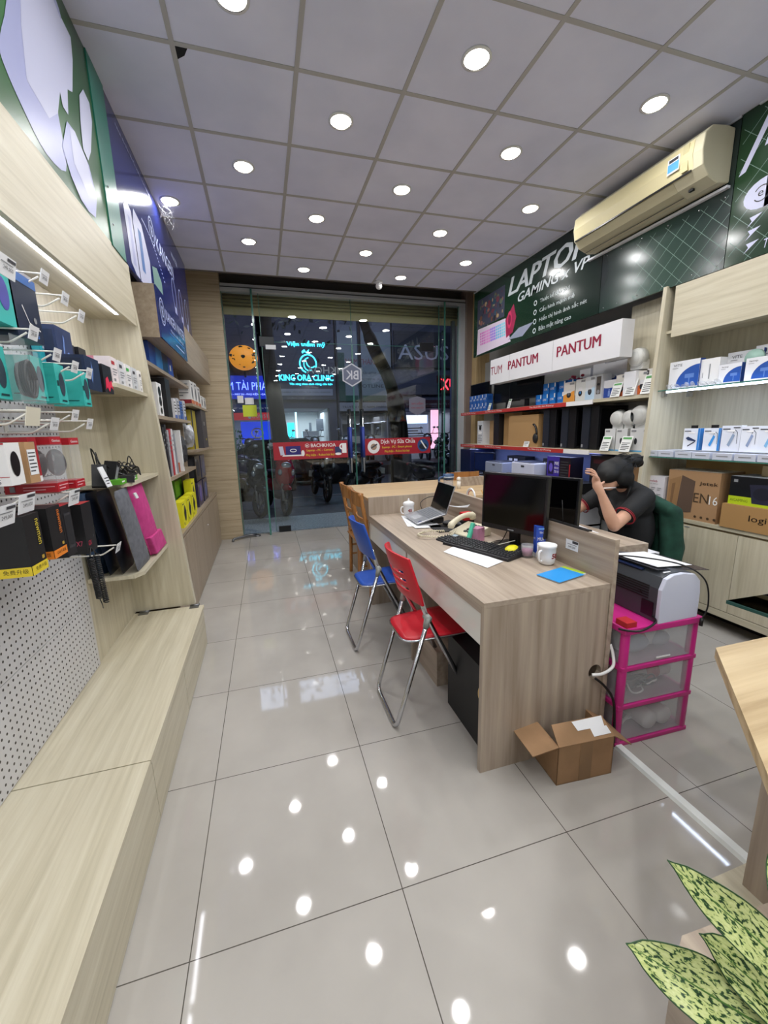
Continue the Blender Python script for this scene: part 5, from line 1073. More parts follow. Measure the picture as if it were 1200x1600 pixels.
# laptop on papers
pap = MB(); rnd = random.Random(4)
def sheet(name, lab, pts, z, curl=0):
    mb = MB(); n = 8; a, b, c, d = [Vector((x, y, z)) for x, y in pts]; vs = []
    for j in range(n+1):
        for i in range(n+1):
            u, v = i/n, j/n; p = (a*(1-u)+b*u)*(1-v)+(d*(1-u)+c*u)*v; p.z += curl*(u*u)*(.5+.5*v); vs.append(p)
    fs = [(j*(n+1)+i, j*(n+1)+i+1, (j+1)*(n+1)+i+1, (j+1)*(n+1)+i) for j in range(n) for i in range(n)]
    mb.add(vs, fs, PAPER, True); return tag(mb.build(name), lab, 'paper')
sheet('paper_sheet', 'white paper sheets under the front edge of the laptop', [(.96, 2.70), (1.04, 3.08), (1.24, 3.03), (1.17, 2.62)], ZD+.003)
sheet('paper_sheet', 'second white sheet poking out under the laptop, turned slightly', [(.99, 2.62), (1.01, 2.93), (1.22, 2.9), (1.18, 2.58)], ZD+.006)
sheet('crumpled_paper', 'curled white paper standing behind the laptop screen', [(1.36, 2.86), (1.40, 2.62), (1.41, 2.6), (1.37, 2.9)], ZD+.1, .05)
t = thing('laptop', 'open silver laptop with a black screen, propped up near the far end of the desk', 'laptop', (1.035, 2.835, ZD+.015), -.04)
LS = mat('bfc1c6', .3, .7)
th = .24   # base pitched up towards the hinge
def lp(x, y, z=0): return (x, y, z)
base = thing('x', '', '', (0, 0, 0)); bpy.data.objects.remove(base)
o = MB().box(0, .225, -.16, .16, 0, .012, LS).build('base', t, bevel=.003); o.rotation_euler = (0, -th, 0)
mb = MB()
for r_ in range(6):
    for c in range(14): mb.box(.098+.0185*r_, .113+.0185*r_, -.146+.0209*c, -.129+.0209*c, .012, .0135, mat('6f7278', .5))
k = mb.build('keyboard', o, 'grey keys'); MB().box(.02, .085, -.05, .05, .012, .0125, mat('a8aaaf', .25)).build('touchpad', o); MB().box(.015, .04, -.15, -.13, .012, .0125, NAVY).build('palm_sticker', o)
hx, hz = .225*math.cos(th), .225*math.sin(th)
o = MB().box(0, .008, -.16, .16, 0, .218, LS).build('lid', t, bevel=.002); o.location = (hx, 0, hz+.006); o.rotation_euler = (0, .33, 0)
MB().box(-.0015, 0, -.155, .155, .008, .213, mat('060607', .12)).build('screen', o, 'dark switched off screen')
MB().box(.14, .22, -.12, .12, -.014, .03, BLKM).build('riser', t)
tag(B3(1.10, 1.34, 2.45, 2.66, ZD, ZD+.006, BLKM).build('mouse_pad'), 'black mouse pad under the laptop corner', 'mouse pad')
mb = MB().ell((1.24, 2.60, ZD+.028), (.05, .032, .018), BLKM, 14, 8); tag(mb.build('computer_mouse'), 'black computer mouse beside the laptop corner', 'mouse')
mb = MB().ell((1.30, 2.54, ZD+.028), (.035, .05, .02), DGREY, 14, 8); tag(mb.build('computer_mouse'), 'dark grey computer mouse next to the black one', 'mouse')
PB('black_box', 'black small box under the red box beside the telephone', 'box', (1.335, 2.48, ZD), (.09, .09, .06), 0, BLKM)
PB('red_box', 'small bright red box behind the telephone', 'box', (1.345, 2.485, ZD+.061), (.075, .07, .05), .1, mat('c4161c', .5))
mb = MB().tube(smooth_path([(1.24, 3.08, ZD+.01), (1.22, 3.1, ZD+.09), (1.29, 3.12, ZD+.13), (1.36, 3.1, ZD+.14)], 6), .003, BLK, 6); tag(mb.build('power_cable'), 'thin black cable arching behind the laptop screen', 'cable')
# telephone
t = thing('telephone', 'cream desk telephone with a lifted receiver and coiled cord', 'telephone', (1.26, 2.33, ZD), .35); CP = mat('d5cdb4', .35)
MB().hexa([(-.09, -.1, .0), (.1, -.1, 0), (.1, .1, 0), (-.09, .1, 0), (-.09, -.1, .02), (.1, -.1, .065), (.1, .1, .065), (-.09, .1, .02)], CP).build('base', t, bevel=.006)
mb = MB()
for a in range(4):
    for b in range(3): mb.hexa([(-.05+.03*a, -.075+.03*b, .03+.007*a), (-.032+.03*a, -.075+.03*b, .034+.007*a), (-.032+.03*a, -.055+.03*b, .034+.007*a), (-.05+.03*a, -.055+.03*b, .03+.007*a)]+[(-.05+.03*a, -.075+.03*b, .037+.007*a), (-.032+.03*a, -.075+.03*b, .041+.007*a), (-.032+.03*a, -.055+.03*b, .041+.007*a), (-.05+.03*a, -.055+.03*b, .037+.007*a)], DGREY)
mb.build('keypad', t, 'dark keys')
MB().tube(smooth_path([(-.10, .07, .05), (-.09, .07, .075), (-.03, .075, .10), (.04, .075, .115), (.1, .07, .11), (.115, .07, .085)], 5), [.02]*3+[.024]*3+[.02]*3+[.018]*8+[.02]*3+[.025]*3+[.022]*3, CP, 10).build('receiver', t)
mb = MB(); pth = smooth_path([(-.08, .05, .03), (-.16, .02, .01), (-.28, .10, .008), (-.30, .17, .008), (-.2, .2, .008), (-.1, .13, .008)], 36); vs = []
mb.tube([p+Vector((.0, .006*math.cos(i*1.5), .012+.006*math.sin(i*1.5))) for i, p in enumerate(pth)], .0035, CP, 6); mb.build('coiled_cord', t)
# keyboard, calculator, paper, monitor
t = thing('keyboard', 'long black computer keyboard lying diagonally on the desk', 'keyboard', (1.16, 2.0, ZD), math.atan2(-.47, .19)+.0)
MB().hexa([(-.235, -.075, 0), (.235, -.075, 0), (.235, .075, 0), (-.235, .075, 0), (-.232, -.072, .016), (.232, -.072, .016), (.232, .072, .03), (-.232, .072, .03)], mat('18191c', .45)).build('body', t, bevel=.004)
mb = MB(); KM = mat('26272b', .5)
for r_ in range(6):
    c = 0; x = -.222
    while x < .215:
        wd = .0185 if not (r_ == 0 and -.12 < x < .0) else .1
        if not (.075 < x < .083): mb.hexa([(x, -.064+.0215*r_, .017+.002*r_), (x+wd-.003, -.064+.0215*r_, .017+.002*r_), (x+wd-.003, -.046+.0215*r_, .019+.002*r_), (x, -.046+.0215*r_, .019+.002*r_), (x+.002, -.062+.0215*r_, .024+.002*r_), (x+wd-.005, -.062+.0215*r_, .024+.002*r_), (x+wd-.005, -.048+.0215*r_, .026+.002*r_), (x+.002, -.048+.0215*r_, .026+.002*r_)], KM)
        x += wd+.0005
mb.build('keys', t)
t = thing('calculator', 'black desk calculator with a grey display at the end of the keyboard', 'calculator', (1.09, 2.26, ZD), .25)
MB().hexa([(-.075, -.055, 0), (.075, -.055, 0), (.075, .055, 0), (-.075, .055, 0), (-.073, -.053, .012), (.073, -.053, .022), (.073, .053, .022), (-.073, .053, .012)], mat('1a1b1e', .4)).build('body', t, bevel=.003)
mb = MB()
for a in range(4):
    for b in range(5): mb.box(-.065+.022*a, -.05+.022*a, -.045+.019*b, -.031+.019*b, .014+.002*a, .02+.002*a, mat('3c3d42', .4))
mb.build('keys', t); MB().hexa([(.03, -.045, .018), (.062, -.045, .0205), (.062, .045, .0205), (.03, .045, .018), (.03, -.045, .021), (.062, -.045, .0235), (.062, .045, .0235), (.03, .045, .021)], mat('9fb0bd', .2)).build('display', t, 'pale grey display')
sheet('paper_sheet', 'blank white paper under the near edge of the keyboard', [(.94, 2.04), (1.03, 1.71), (1.16, 1.77), (1.06, 2.13)], ZD+.003)
def desk_monitor(lab, x, y, w, h, zb, rz, z0, lean=0.06, chin=.03):
    t = thing('monitor', lab, 'monitor', (x, y, zb), rz)     # screen faces local -X
    o = MB().box(0, .03, -w/2, w/2, 0, h, mat('15161a', .3)).build('housing', t, bevel=.004); o.location = (0, 0, z0-zb); o.rotation_euler = (0, lean, 0)
    MB().box(-.0015, 0, -w/2+.014, w/2-.014, chin, h-.014, mat('040405', .1)).build('screen', o, 'black switched off screen'); MB().box(-.002, 0, -.02, .02, .01, .016, GREY).build('badge', o)
    MB().box(.03, .055, -.03, .03, .02, z0-zb+.12, BLK).box(-.07, .13, -.12, .12, 0, .014, BLK).build('stand', t)
desk_monitor('large black monitor on the main desk turned towards the aisle', 1.325, 1.96, .43, .335, ZD, math.radians(20), ZD+.10, .03)
desk_monitor('black monitor of the staff desk, seen behind the main monitor', 1.57, 2.05, .5, .29, ZD, math.radians(19), ZD+.115, .03)
# small desk items near monitor
PB('pink_tissue_box', 'small pink upright box behind the keyboard', 'box', (1.25, 2.16, ZD), (.07, .06, .085), .4, mat('c88aa8', .5), F=[('r', .2, .0, .25, 1, mat('b87898'))])
t = thing('stapler', 'mint green stapler leaning against the pink box', 'stapler', (1.165, 2.17, ZD), .5)
MB().hexa([(-.015, -.012, .0), (.012, -.012, 0), (.012, .012, 0), (-.015, .012, 0), (.045, -.012, .12), (.072, -.012, .11), (.072, .012, .11), (.045, .012, .12)], mat('4fc0a0', .4)).build('body', t, bevel=.006)
t = thing('computer_mouse', 'black mouse wearing a yellow cover below the monitor', 'mouse', (1.30, 1.865, ZD), .3)
MB().ell((0, 0, .022), (.06, .035, .022), BLKM, 14, 8).build('body', t); MB().ell((-.025, .01, .03), (.045, .034, .021), mat('e6dc1f', .45), 14, 8, (0, -.15, 0)).build('yellow_cover', t)
PB('milk_carton', 'blue and white milk carton standing behind the large mug', 'carton', (1.385, 1.77, ZD), (.05, .04, .17), -.3, mat('2148b0', .35), F=[('r', 0, .0, 1, .14, W_), ('p', [(0, .14), (.3, .3), (.6, .2), (1, .34), (1, .14)], W_), ('t', 'TH', .5, .8, .07, W_, .4), ('t', 'MILK', .5, .6, .1, W_, .7), ('r', .2, .9, .8, .95, mat('6aa0e0'))], L=[('r', 0, .0, 1, .14, W_), ('t', '110ML', .5, .6, .06, W_, .7)])
t = thing('glass_cup', 'small pinkish glass cup behind the white mug', 'cup', (1.325, 1.80, ZD)); MB().lathe([(.03, 0), (.032, .07), (.029, .07), (.027, .01), (.001, .008)], (0, 0, 0), M_frost, 18).build('glass', t); MB().lathe([(.0265, .01), (.028, .045), (.001, .045)], (0, 0, 0), mat('b05a8c', .3), 16).build('drink', t)
mb = MB().lathe([(.034, 0), (.036, .09), (.032, .09), (.03, .01), (.001, .01)], (1.37, 1.72, ZD), WHG, 20); tag(mb.build('white_cup'), 'plain white cup half hidden behind the large mug', 'cup')
t = thing('notebook', 'bright blue notebook with a green strip at the near desk corner', 'notebook', (1.30, 1.50, ZD), .25)
MB().box(-.095, .105, -.055, .065, 0, .006, PAPER).build('pages', t); MB().box(-.1, .08, -.062, .062, .006, .008, mat('1f93e0', .35)).build('cover', t, 'bright blue cover'); MB().box(.06, .11, -.05, .066, .0062, .0072, mat('a8c83a', .5)).build('green_strip', t)
mb = MB().tube(smooth_path([(1.33, 2.0, ZD+.1), (1.32, 2.05, ZD+.02), (1.28, 2.09, ZD+.008), (1.36, 2.12, ZD+.008), (1.38, 2.05, ZD+.01)], 6), .003, BLK, 6).tube(smooth_path([(1.35, 1.95, ZD+.05), (1.24, 2.03, ZD+.006), (1.3, 2.1, ZD+.006), (1.22, 2.12, ZD+.006)], 6), .0025, mat('d9d6c8', .5), 6)
tag(mb.build('desk_cables'), 'black and cream cables lying behind the monitor foot', 'cables')
# glasses etc on the far desk
t = thing('water_jug', 'clear plastic jug with blue striped lid on the far desk', 'jug', (1.72, 3.62, .885)); JB = mat('2d4a70', .4)
MB().lathe([(.046, 0), (.05, .12), (.047, .12), (.043, .005), (.001, .005)], (0, 0, 0), M_frost, 24).build('body', t); MB().lathe([(.053, .12), (.054, .175), (.001, .178)], (0, 0, 0), JB, 24).lathe([(.0545, .14), (.0545, .152)], (0, 0, 0), mat('b8c6d6'), 24).build('lid', t, 'dark blue lid with pale stripe')
MB().tube(fillet([(-.045, 0, .15), (-.1, .0, .14), (-.1, 0, .01)], .02), .011, JB, 8).build('handle', t, 'dark blue handle')
mb = MB().lathe([(.02, 0), (.02, .08), (.001, .08)], (1.90, 3.75, .885), mat('e8e2d8', .3), 14).ell((1.90, 3.75, .985), .024, mat('e8e2d8', .3), 12, 8); tag(mb.build('small_bottle'), 'small cream round topped bottle behind the laptop screen', 'bottle')
t = thing('plate_rack', 'small white and red arched tray behind the laptop', 'tray', (1.66, 3.05, ZD)); mb = MB()
mb.tube([(0, .07*math.cos(a/10*PI), .12+.07*math.sin(a/10*PI)) for a in range(11)], .008, WHG, 8).tube([(.004, .055*math.cos(a/10*PI), .12+.055*math.sin(a/10*PI)) for a in range(11)], .003, RED, 6).box(-.01, .01, -.07, .07, 0, .12, WHG); mb.build('frame', t)
t = thing('pen_holder', 'red pen cup on the staff desk beyond the low panel', 'pen cup', (1.78, 2.92, ZD)); MB().lathe([(.035, 0), (.04, .11), (.036, .11), (.033, .01), (.001, .01)], (0, 0, 0), mat('b81c26', .4), 18).build('cup', t); MB().tube([(0, 0, .02), (-.08, .03, .19)], .005, mat('c99a5a'), 6).build('wooden_pen', t)
mb = MB().add([(1.9, 2.1, ZD+.002), (2.05, 2.05, ZD+.002), (2.1, 2.3, ZD+.002), (1.95, 2.33, ZD+.002)], [(0, 1, 2, 3)], PAPER).add([(1.75, 2.2, ZD+.004), (1.92, 2.15, ZD+.004), (1.95, 2.38, ZD+.004), (1.8, 2.4, ZD+.004)], [(0, 1, 2, 3)], PAPER); tag(mb.build('paper_stack'), 'white papers on the staff desk in front of the woman', 'paper')
tag(MB().box(2.0, 2.14, 2.72, 2.95, ZD, ZD+.22, mat('cfd1d6', .5)).build('white_device', bevel=.01), 'pale grey box shaped device behind the far arm of the woman', 'device')
mb = MB().box(1.462, 1.50, 1.48, 1.78, ZD+.2, ZD+.206, BLK) if 0 else MB().box(1.40+.033, 1.458, 1.50, 1.78, 1.0, 1.006, BLK).tube([(1.445, 1.68, 1.0), (1.447, 1.70, 1.12)], .002, BLK, 5)
tag(mb.build('antenna_strip'), 'thin black strip with an upright wire on top of the raised back panel', 'strip')

# ------------------------------------------------------------ printer on pink drawers, carton
t = thing('plastic_drawer_tower', 'bright pink plastic tower with three translucent drawers beside the desk', 'drawer tower', (1.69, 1.46, 0), -.03); PKP = mat('c42a82', .35)
W2, D2, H2 = .215, .19, .60
mb = MB()
for z in (0, .195, .39, .575): mb.box(-W2, W2, -D2, D2, z, z+.022, PKP)
mb.box(-W2-.004, W2+.004, -D2-.004, D2+.004, .575, .605, PKP)
for x in (-W2+.02, W2-.02):
    for y in (-D2+.02, D2-.02): mb.lathe([(.02, 0), (.02, .59)], (x, y, 0), PKP, 12)
mb.build('frame', t, bevel=.004)
for k in range(3):
    z = .022+.195*k; d = MB().box(-W2+.035, W2-.035, -D2+.008, -D2+.011, z+.004, z+.165, M_frost).box(-W2+.012, -W2+.015, -D2+.03, D2-.03, z+.004, z+.165, M_frost).box(W2-.015, W2-.012, -D2+.03, D2-.03, z+.004, z+.165, M_frost).box(-W2+.02, W2-.02, -D2+.01, D2-.02, z+.003, z+.006, M_frost)
    d = d.build('drawer', t, 'translucent drawer')
    if k == 2: MB().box(-.02, .06, -D2+.005, -D2+.008, z+.015, z+.022, WHT).build('drawer_label', d)
rolls = (((-.03, .33+.14), 1), ((.08, .28), 1), ((.0, .08), 0), ((.09, .085), 0))
for k, ((x, z), a) in enumerate(rolls):
    loc = (1.69+x, 1.36, 0)
    mb = MB().lathe([(.04, -.11), (.045, -.1), (.045, .1), (.04, .11)], (0, 0, 0), WHT, 18, 0 if a else 1); mb.lathe([(.046, -.05), (.046, .03)], (0, 0, 0), mat('c9323c'), 18, 0) if a else mb.lathe([(.012, -.112), (.012, -.11)], (0, 0, 0), RED, 10, 1)
    o = mb.build('toner_bottle', None, None, (1.69+x, 1.40, z)); tag(o, ('white and red bottle lying in the top pink drawer', 'white bottle lying in the middle pink drawer', 'white round roll in the bottom pink drawer, left', 'white round roll with red dot in the bottom pink drawer, right')[k], 'bottle' if a else 'roll')
mb = MB(); rnd = random.Random(9)
for k in range(6):
    p = [(1.54+rnd.random()*.2, 1.31+rnd.random()*.06, .24+rnd.random()*.08) for _ in range(5)]; mb.tube(smooth_path(p, 5), .004, (WHT, BLKM, BLKM)[k % 3], 6)
mb.ell((1.6, 1.36, .27), (.06, .04, .035), DGREY, 10, 6); tag(mb.build('cable_bundle'), 'grey and white cables and adapters in the middle pink drawer', 'cables')
mb = MB().ell((1.62, 1.36, .47), (.08, .04, .04), mat('8f95a8', .5), 12, 8).ell((1.78, 1.37, .465), (.06, .04, .035), mat('a8abb8', .5), 12, 8); tag(mb.build('wrapped_parts'), 'greyish wrapped parts in the top pink drawer', 'parts')
mb = MB()
for k in range(5): mb.tube([(1.54+.03*k, 1.33+.01*k, .05+.01*k), (1.6+.03*k, 1.36, .06+.015*(k % 2))], .006, WHT, 6)
tag(mb.build('plastic_pipes'), 'short white plastic pieces in the bottom pink drawer', 'parts')
t = thing('laser_printer', 'grey and white laser printer with paper, on top of the pink drawer tower', 'printer', (1.66, 1.27, .606), 0)
side = [(-.0, .0), (.27, .0), (.27, .14), (.255, .2), (.2, .235), (.12, .245), (.04, .235), (.0, .20)]
PG = mat('3e4248', .4); PWh = mat('ccd0e2', .35)
MB().prism([(-.15+x*.0+y_*.0, z) for x, z, y_ in ()] or [(y, z) for y, z in side], 0, -.19, .0, PG) if 0 else None
def yprism(pts, x0, x1, m): return MB().prism([(y, z) for y, z in pts], 0, x0, x1, m)
# orientation: white end cap faces the camera side (-Y); body runs along +Y; front faces +X
prof = [(-.02, .0), (.215, .0), (.215, .12), (.205, .18), (.17, .215), (.1, .228), (.04, .226), (.0, .21), (-.02, .16)]
mb = MB().prism(prof, 1, .018, .36, PG); mb.build('body', t, 'dark grey body', bevel=.004)
MB().prism([(x, z-.002) for x, z in prof], 1, -.002, .018, PWh).build('end_cap', t, 'pale lilac white end cap', bevel=.004)
mb = MB()
for k in range(6): mb.box(-.0225, -.0195, .06, .30, .1+.012*k, .104+.012*k, BLK)
mb.box(-.0225, -.0195, .03, .09, .02, .09, BLK); mb.lathe([(.008, -.003), (.008, 0)], (-.0195, .1, .12), BLK, 10, 0); mb.build('rear_vents', t, 'black vents and sockets')
MB().box(-.005, .015, .12, .34, .215, .222, mat('23345e', .4)).build('control_strip', t)
MB().hexa([(.0, .05, .235), (.33, .05, .195), (.33, .33, .195), (.0, .33, .235), (.0, .05, .238), (.33, .05, .198), (.33, .33, .198), (.0, .33, .238)], film_mat('smoked_plastic', '3a3a42', .7, .2)).build('paper_tray', t, 'smoked plastic paper tray')
MB().box(.02, .06, .03, .036, .226, .2285, PAPER).build('sticker', t)
mb = MB().hexa([(.03, .07, .240), (.27, .09, .215), (.25, .33, .215), (.01, .3, .240), (.03, .07, .2415), (.27, .09, .2165), (.25, .33, .2165), (.01, .3, .2415)], PAPER)
o = mb.build('printed_sheets', None, None, (1.66, 1.27, .606)); tag(o, 'white printed sheets lying on top of the laser printer', 'paper')
mb = MB().tube(smooth_path([(1.60, 1.52, .86), (1.66, 1.42, .875), (1.78, 1.30, .86), (1.85, 1.24, .80), (1.885, 1.235, .68), (1.865, 1.24, .60)], 8), .0035, BLK, 6).tube([(1.866, 1.24, .61), (1.864, 1.24, .575)], .008, BLK, 8); tag(mb.build('usb_cable'), 'thin black cable draped over the printer top with a hanging plug', 'cable')
mb = MB().tube(smooth_path([(1.64, 1.30, .63), (1.60, 1.25, .63), (1.50, 1.24, .61), (1.45, 1.30, .60)], 6), .005, BLK, 6); o = mb.build('power_cord', bpy.data.objects['laser_printer.002']); o.location = (-1.66, -1.27, -.606)
mb = MB().tube(smooth_path([(1.36, 1.335, .37), (1.40, 1.315, .38), (1.45, 1.31, .41), (1.465, 1.33, .46), (1.46, 1.345, .5)], 6), .007, WHG, 8); tag(mb.build('white_cable'), 'white cable coming out of the round desk hole', 'cable')
mb = MB().tube(smooth_path([(1.385, 1.34, .345), (1.42, 1.315, .31), (1.46, 1.30, .24), (1.47, 1.29, .12), (1.465, 1.28, .03)], 6), .006, BLK, 8); tag(mb.build('black_cable'), 'black cable hanging from the round desk hole behind the open carton', 'cable')
mb = MB().add([(1.84, 1.36, .607), (1.95, 1.33, .607), (1.97, 1.43, .607), (1.86, 1.46, .607)], [(0, 1, 2, 3)], PAPER); tag(mb.build('leaflet'), 'blue and white leaflet sticking out behind the printer', 'leaflet')
mb = MB().box(1.475, 1.53, 1.28, 1.34, .606, .63, RED); tag(mb.build('red_object'), 'small red packet behind the printer on the pink tower', 'packet')
# open carton
t = thing('open_carton', 'open worn brown cardboard box with folded flaps on the floor by the desk', 'carton', (1.215, 1.285, 0), -.07)
w2, d2, hh, th = .135, .105, .185, .004
CD = noise_mat('worn_card', '8f7050', 'a88462', 6, .8)
mb = MB().box(-w2, w2, -d2, d2, 0, th, CD).box(-w2, w2, -d2, -d2+th, 0, hh, CD).box(-w2, w2, d2-th, d2, 0, hh, CD).box(-w2, -w2+th, -d2, d2, 0, hh, CD).box(w2-th, w2, -d2, d2, 0, hh, CD); mb.build('walls', t)
def flap(p0, p1, o, lab=None):
    a, b, v = Vector(p0), Vector(p1), Vector(o); n = (b-a).cross(v).normalized()*.002
    q = [a, b, b+v*1.0-(b-a)*.04, a+v*1.0+(b-a)*.04]; mb = MB().hexa([x-n for x in q]+[x+n for x in q], CD); mb.build('flap', t, lab)
flap((-w2, -d2, hh), (-w2, d2, hh), (-.12, -.01, -.015)); flap((w2, d2, hh), (w2, -d2, hh), (.10, .0, -.07))
flap((w2, -d2, hh), (-w2, -d2, hh), (.0, .072, .05), 'front flap with a torn white label'); flap((-w2, d2, hh), (w2, d2, hh), (-.02, .02, .13))
MB().add([(-.02, -d2+.035, hh+.029), (.11, -d2+.035, hh+.029), (.12, -d2+.068, hh+.052), (-.03, -d2+.066, hh+.051)], [(0, 1, 2, 3)], PAPER).add([(.04, -d2+.008, hh+.0105), (.125, -d2+.009, hh+.011), (.12, -d2+.035, hh+.029), (.04, -d2+.035, hh+.029)], [(0, 1, 2, 3)], PAPER).build('torn_label', t, 'torn white label'); MB().box(-.03, .03, -d2-.001, -d2, 0, hh, mat('8a6b4a', .4)).build('packing_tape', t, 'brown tape strip')
# pc under the desk
tag(B3(.87, 1.06, 1.40, 1.82, .0, .42, BLKM).build('computer_tower'), 'black computer tower hidden under the near end of the main desk', 'computer case')
mb = MB().tube(smooth_path([(.86, 1.41, .42), (.83, 1.42, .36), (.84, 1.43, .30), (.87, 1.42, .28)], 6), .003, mat('d8b878'), 6); tag(mb.build('thin_cable'), 'thin tan cable looping under the desk beside the drawer', 'cable')
PB('wooden_footbox', 'grey oak low box on the floor under the middle of the desk', 'box', (1.12, 1.97, 0), (.5, .28, .22), 0, wood_dy)

# ------------------------------------------------------------ person
def body_obj(name, shapes, m, parent, voxel=.008, sm=6, label=None):
    mb = MB()
    for s_ in shapes:
        if s_[0] == 'e': mb.ell(s_[1], s_[2], m, 20, 12, s_[3] if len(s_) > 3 else None)
        else:
            P = [Vector(p) for p in s_[1]]; r = s_[2]; mb.tube(P, r, m, 16)
            mb.ell(P[0], r[0], m, 16, 10); mb.ell(P[-1], r[-1], m, 16, 10)
    o = mb.build(name, parent, label)
    r = o.modifiers.new('r', 'REMESH'); r.mode = 'VOXEL'; r.voxel_size = voxel; r.use_smooth_shade = True
    q = o.modifiers.new('s', 'SMOOTH'); q.factor = .6; q.iterations = sm
    return o
PX, PY = 2.55, 2.32
t = thing('person', 'seated person in black red-trimmed shirt, head bowed on one hand, holding a pen', 'person', (PX, PY, 0))
def p_(x, y, z): return (x-PX, y-PY, z)
SK = noise_mat('skin', 'c99a80', 'd4a68c', 8, .5); SHB = mat('111215', .75); HAIR = noise_mat('black_hair', '040405', '0c0c0e', 60, .62)
HC = (2.41, 2.30, 1.145)
eln = (2.22, 2.10, .825); wrn = (2.115, 2.13, 1.055); shn = (2.50, 2.14, .99)
elf = (2.20, 2.52, .825); wrf = (2.06, 2.36, .84); shf = (2.50, 2.47, .99)
def off(a, b, k): return tuple(a[i]+(b[i]-a[i])*k for i in range(3))
sh = [('e', p_(2.405, 2.30, 1.15), (.082, .068, .105), (0, .75, 0)), ('e', p_(2.36, 2.30, 1.085), (.05, .045, .06), (0, .8, 0)), ('t', [p_(2.53, 2.31, 1.02), p_(2.44, 2.30, 1.10)], [.055, .05]),
      ('t', [p_(*shn), p_(*off(shn, eln, .5)), p_(*off(shn, eln, .95))], [.052, .046, .040]), ('t', [p_(*eln), p_(*off(eln, wrn, .35)), p_(*wrn)], [.040, .040, .024]),
      ('t', [p_(*shf), p_(*off(shf, elf, .5)), p_(*elf)], [.05, .045, .038]), ('t', [p_(*elf), p_(*off(elf, wrf, .4)), p_(*wrf)], [.038, .038, .024]),
      ('e', p_(2.60, 2.31, .75), (.10, .15, .24)), ('t', [p_(2.60, 2.22, .5), p_(2.28, 2.2, .5)], [.08, .06]), ('t', [p_(2.60, 2.40, .5), p_(2.28, 2.42, .5)], [.08, .06]), ('t', [p_(2.28, 2.2, .5), p_(2.3, 2.2, .06)], [.055, .035]), ('t', [p_(2.28, 2.42, .5), p_(2.3, 2.42, .06)], [.055, .035]),
      ('e', p_(2.27, 2.2, .04), (.1, .04, .035)), ('e', p_(2.27, 2.42, .04), (.1, .04, .035)),
      ('e', p_(2.395, 2.232, 1.13), (.015, .008, .022)), ('e', p_(2.318, 2.30, 1.085), (.014, .011, .018)),
      # near hand: palm against the forehead, fingers reaching up and left
      ('t', [p_(*wrn), p_(2.10, 2.15, 1.10)], [.026, .030]), ('e', p_(2.10, 2.16, 1.125), (.030, .022, .045), (0, -.35, 0)),
      # far hand on the desk
      ('e', p_(2.03, 2.32, .835), (.045, .035, .016))]
def finger(a, b, c, d, r=.0085): return ('t', [p_(*a), p_(*b), p_(*c), p_(*d)], [r*1.1, r, r*.95, r*.8])
sh += [finger((2.085, 2.135, 1.145), (2.055, 2.13, 1.168), (2.02, 2.13, 1.182), (1.985, 2.135, 1.190)), finger((2.095, 2.15, 1.15), (2.075, 2.15, 1.178), (2.045, 2.155, 1.197), (2.01, 2.165, 1.200)),
       finger((2.11, 2.165, 1.15), (2.10, 2.172, 1.182), (2.085, 2.188, 1.203), (2.055, 2.205, 1.208)), finger((2.12, 2.18, 1.14), (2.13, 2.195, 1.17), (2.13, 2.215, 1.19), (2.12, 2.235, 1.20), .0078),
       finger((2.12, 2.165, 1.09), (2.16, 2.18, 1.10), (2.20, 2.20, 1.108), (2.225, 2.22, 1.11), .0095)]
for k in range(4): sh.append(finger((2.0, 2.30+.018*k, .835), (1.965, 2.295+.02*k, .835), (1.945, 2.29+.021*k, .828), (1.93, 2.285+.021*k, .82), .008))
sh.append(finger((2.03, 2.28, .835), (2.0, 2.255, .835), (1.975, 2.245, .828), (1.96, 2.24, .82), .009))
body_obj('body', sh, SK, t, .0065, 3)
# shirt
shirt = [('e', p_(2.60, 2.31, .72), (.125, .175, .26)), ('e', p_(2.56, 2.31, .93), (.12, .19, .13), (0, -.35, 0)), ('t', [p_(2.53, 2.17, 1.0), p_(2.54, 2.31, 1.035), p_(2.53, 2.45, 1.0)], [.062, .07, .062]), ('e', p_(2.46, 2.24, .86), (.075, .08, .09)), ('e', p_(2.46, 2.38, .86), (.075, .08, .09)),
         ('t', [p_(*shn), p_(*off(shn, eln, .28)), p_(*off(shn, eln, .5))], [.072, .070, .066]), ('t', [p_(*shf), p_(*off(shf, elf, .28)), p_(*off(shf, elf, .48))], [.07, .068, .062])]
so = body_obj('shirt', shirt, SHB, t, .009, 8, 'black short sleeved shirt')
def torus(c, ax, r, m, rr=.003):
    ax = Vector(ax).normalized(); a = ax.orthogonal().normalized(); b = ax.cross(a)
    return [Vector(c)+a*r*math.cos(2*PI*i/24)+b*r*math.sin(2*PI*i/24) for i in range(24)]
mb = MB()
for S_, E_, k, r in ((shn, eln, .66, .0665), (shf, elf, .62, .061)):
    c = off(S_, E_, k); ax = Vector(E_)-Vector(S_)
    for q in (0, .035): mb.tube(torus(p_(*off(S_, E_, k-q)), ax, r, RED), .0022 if q else .0035, mat('a3202c', .6), 6, True)
    mb.build('sleeve_trim', so, 'red sleeve trim'); mb = MB()
body_obj('trousers', [('e', p_(2.60, 2.31, .52), (.13, .18, .1)), ('t', [p_(2.60, 2.22, .5), p_(2.28, 2.2, .5)], [.09, .07]), ('t', [p_(2.60, 2.40, .5), p_(2.28, 2.42, .5)], [.09, .07]), ('t', [p_(2.28, 2.2, .5), p_(2.3, 2.2, .1)], [.065, .05]), ('t', [p_(2.28, 2.42, .5), p_(2.3, 2.42, .1)], [.065, .05])], mat('15161b', .8), t, .012, 6)
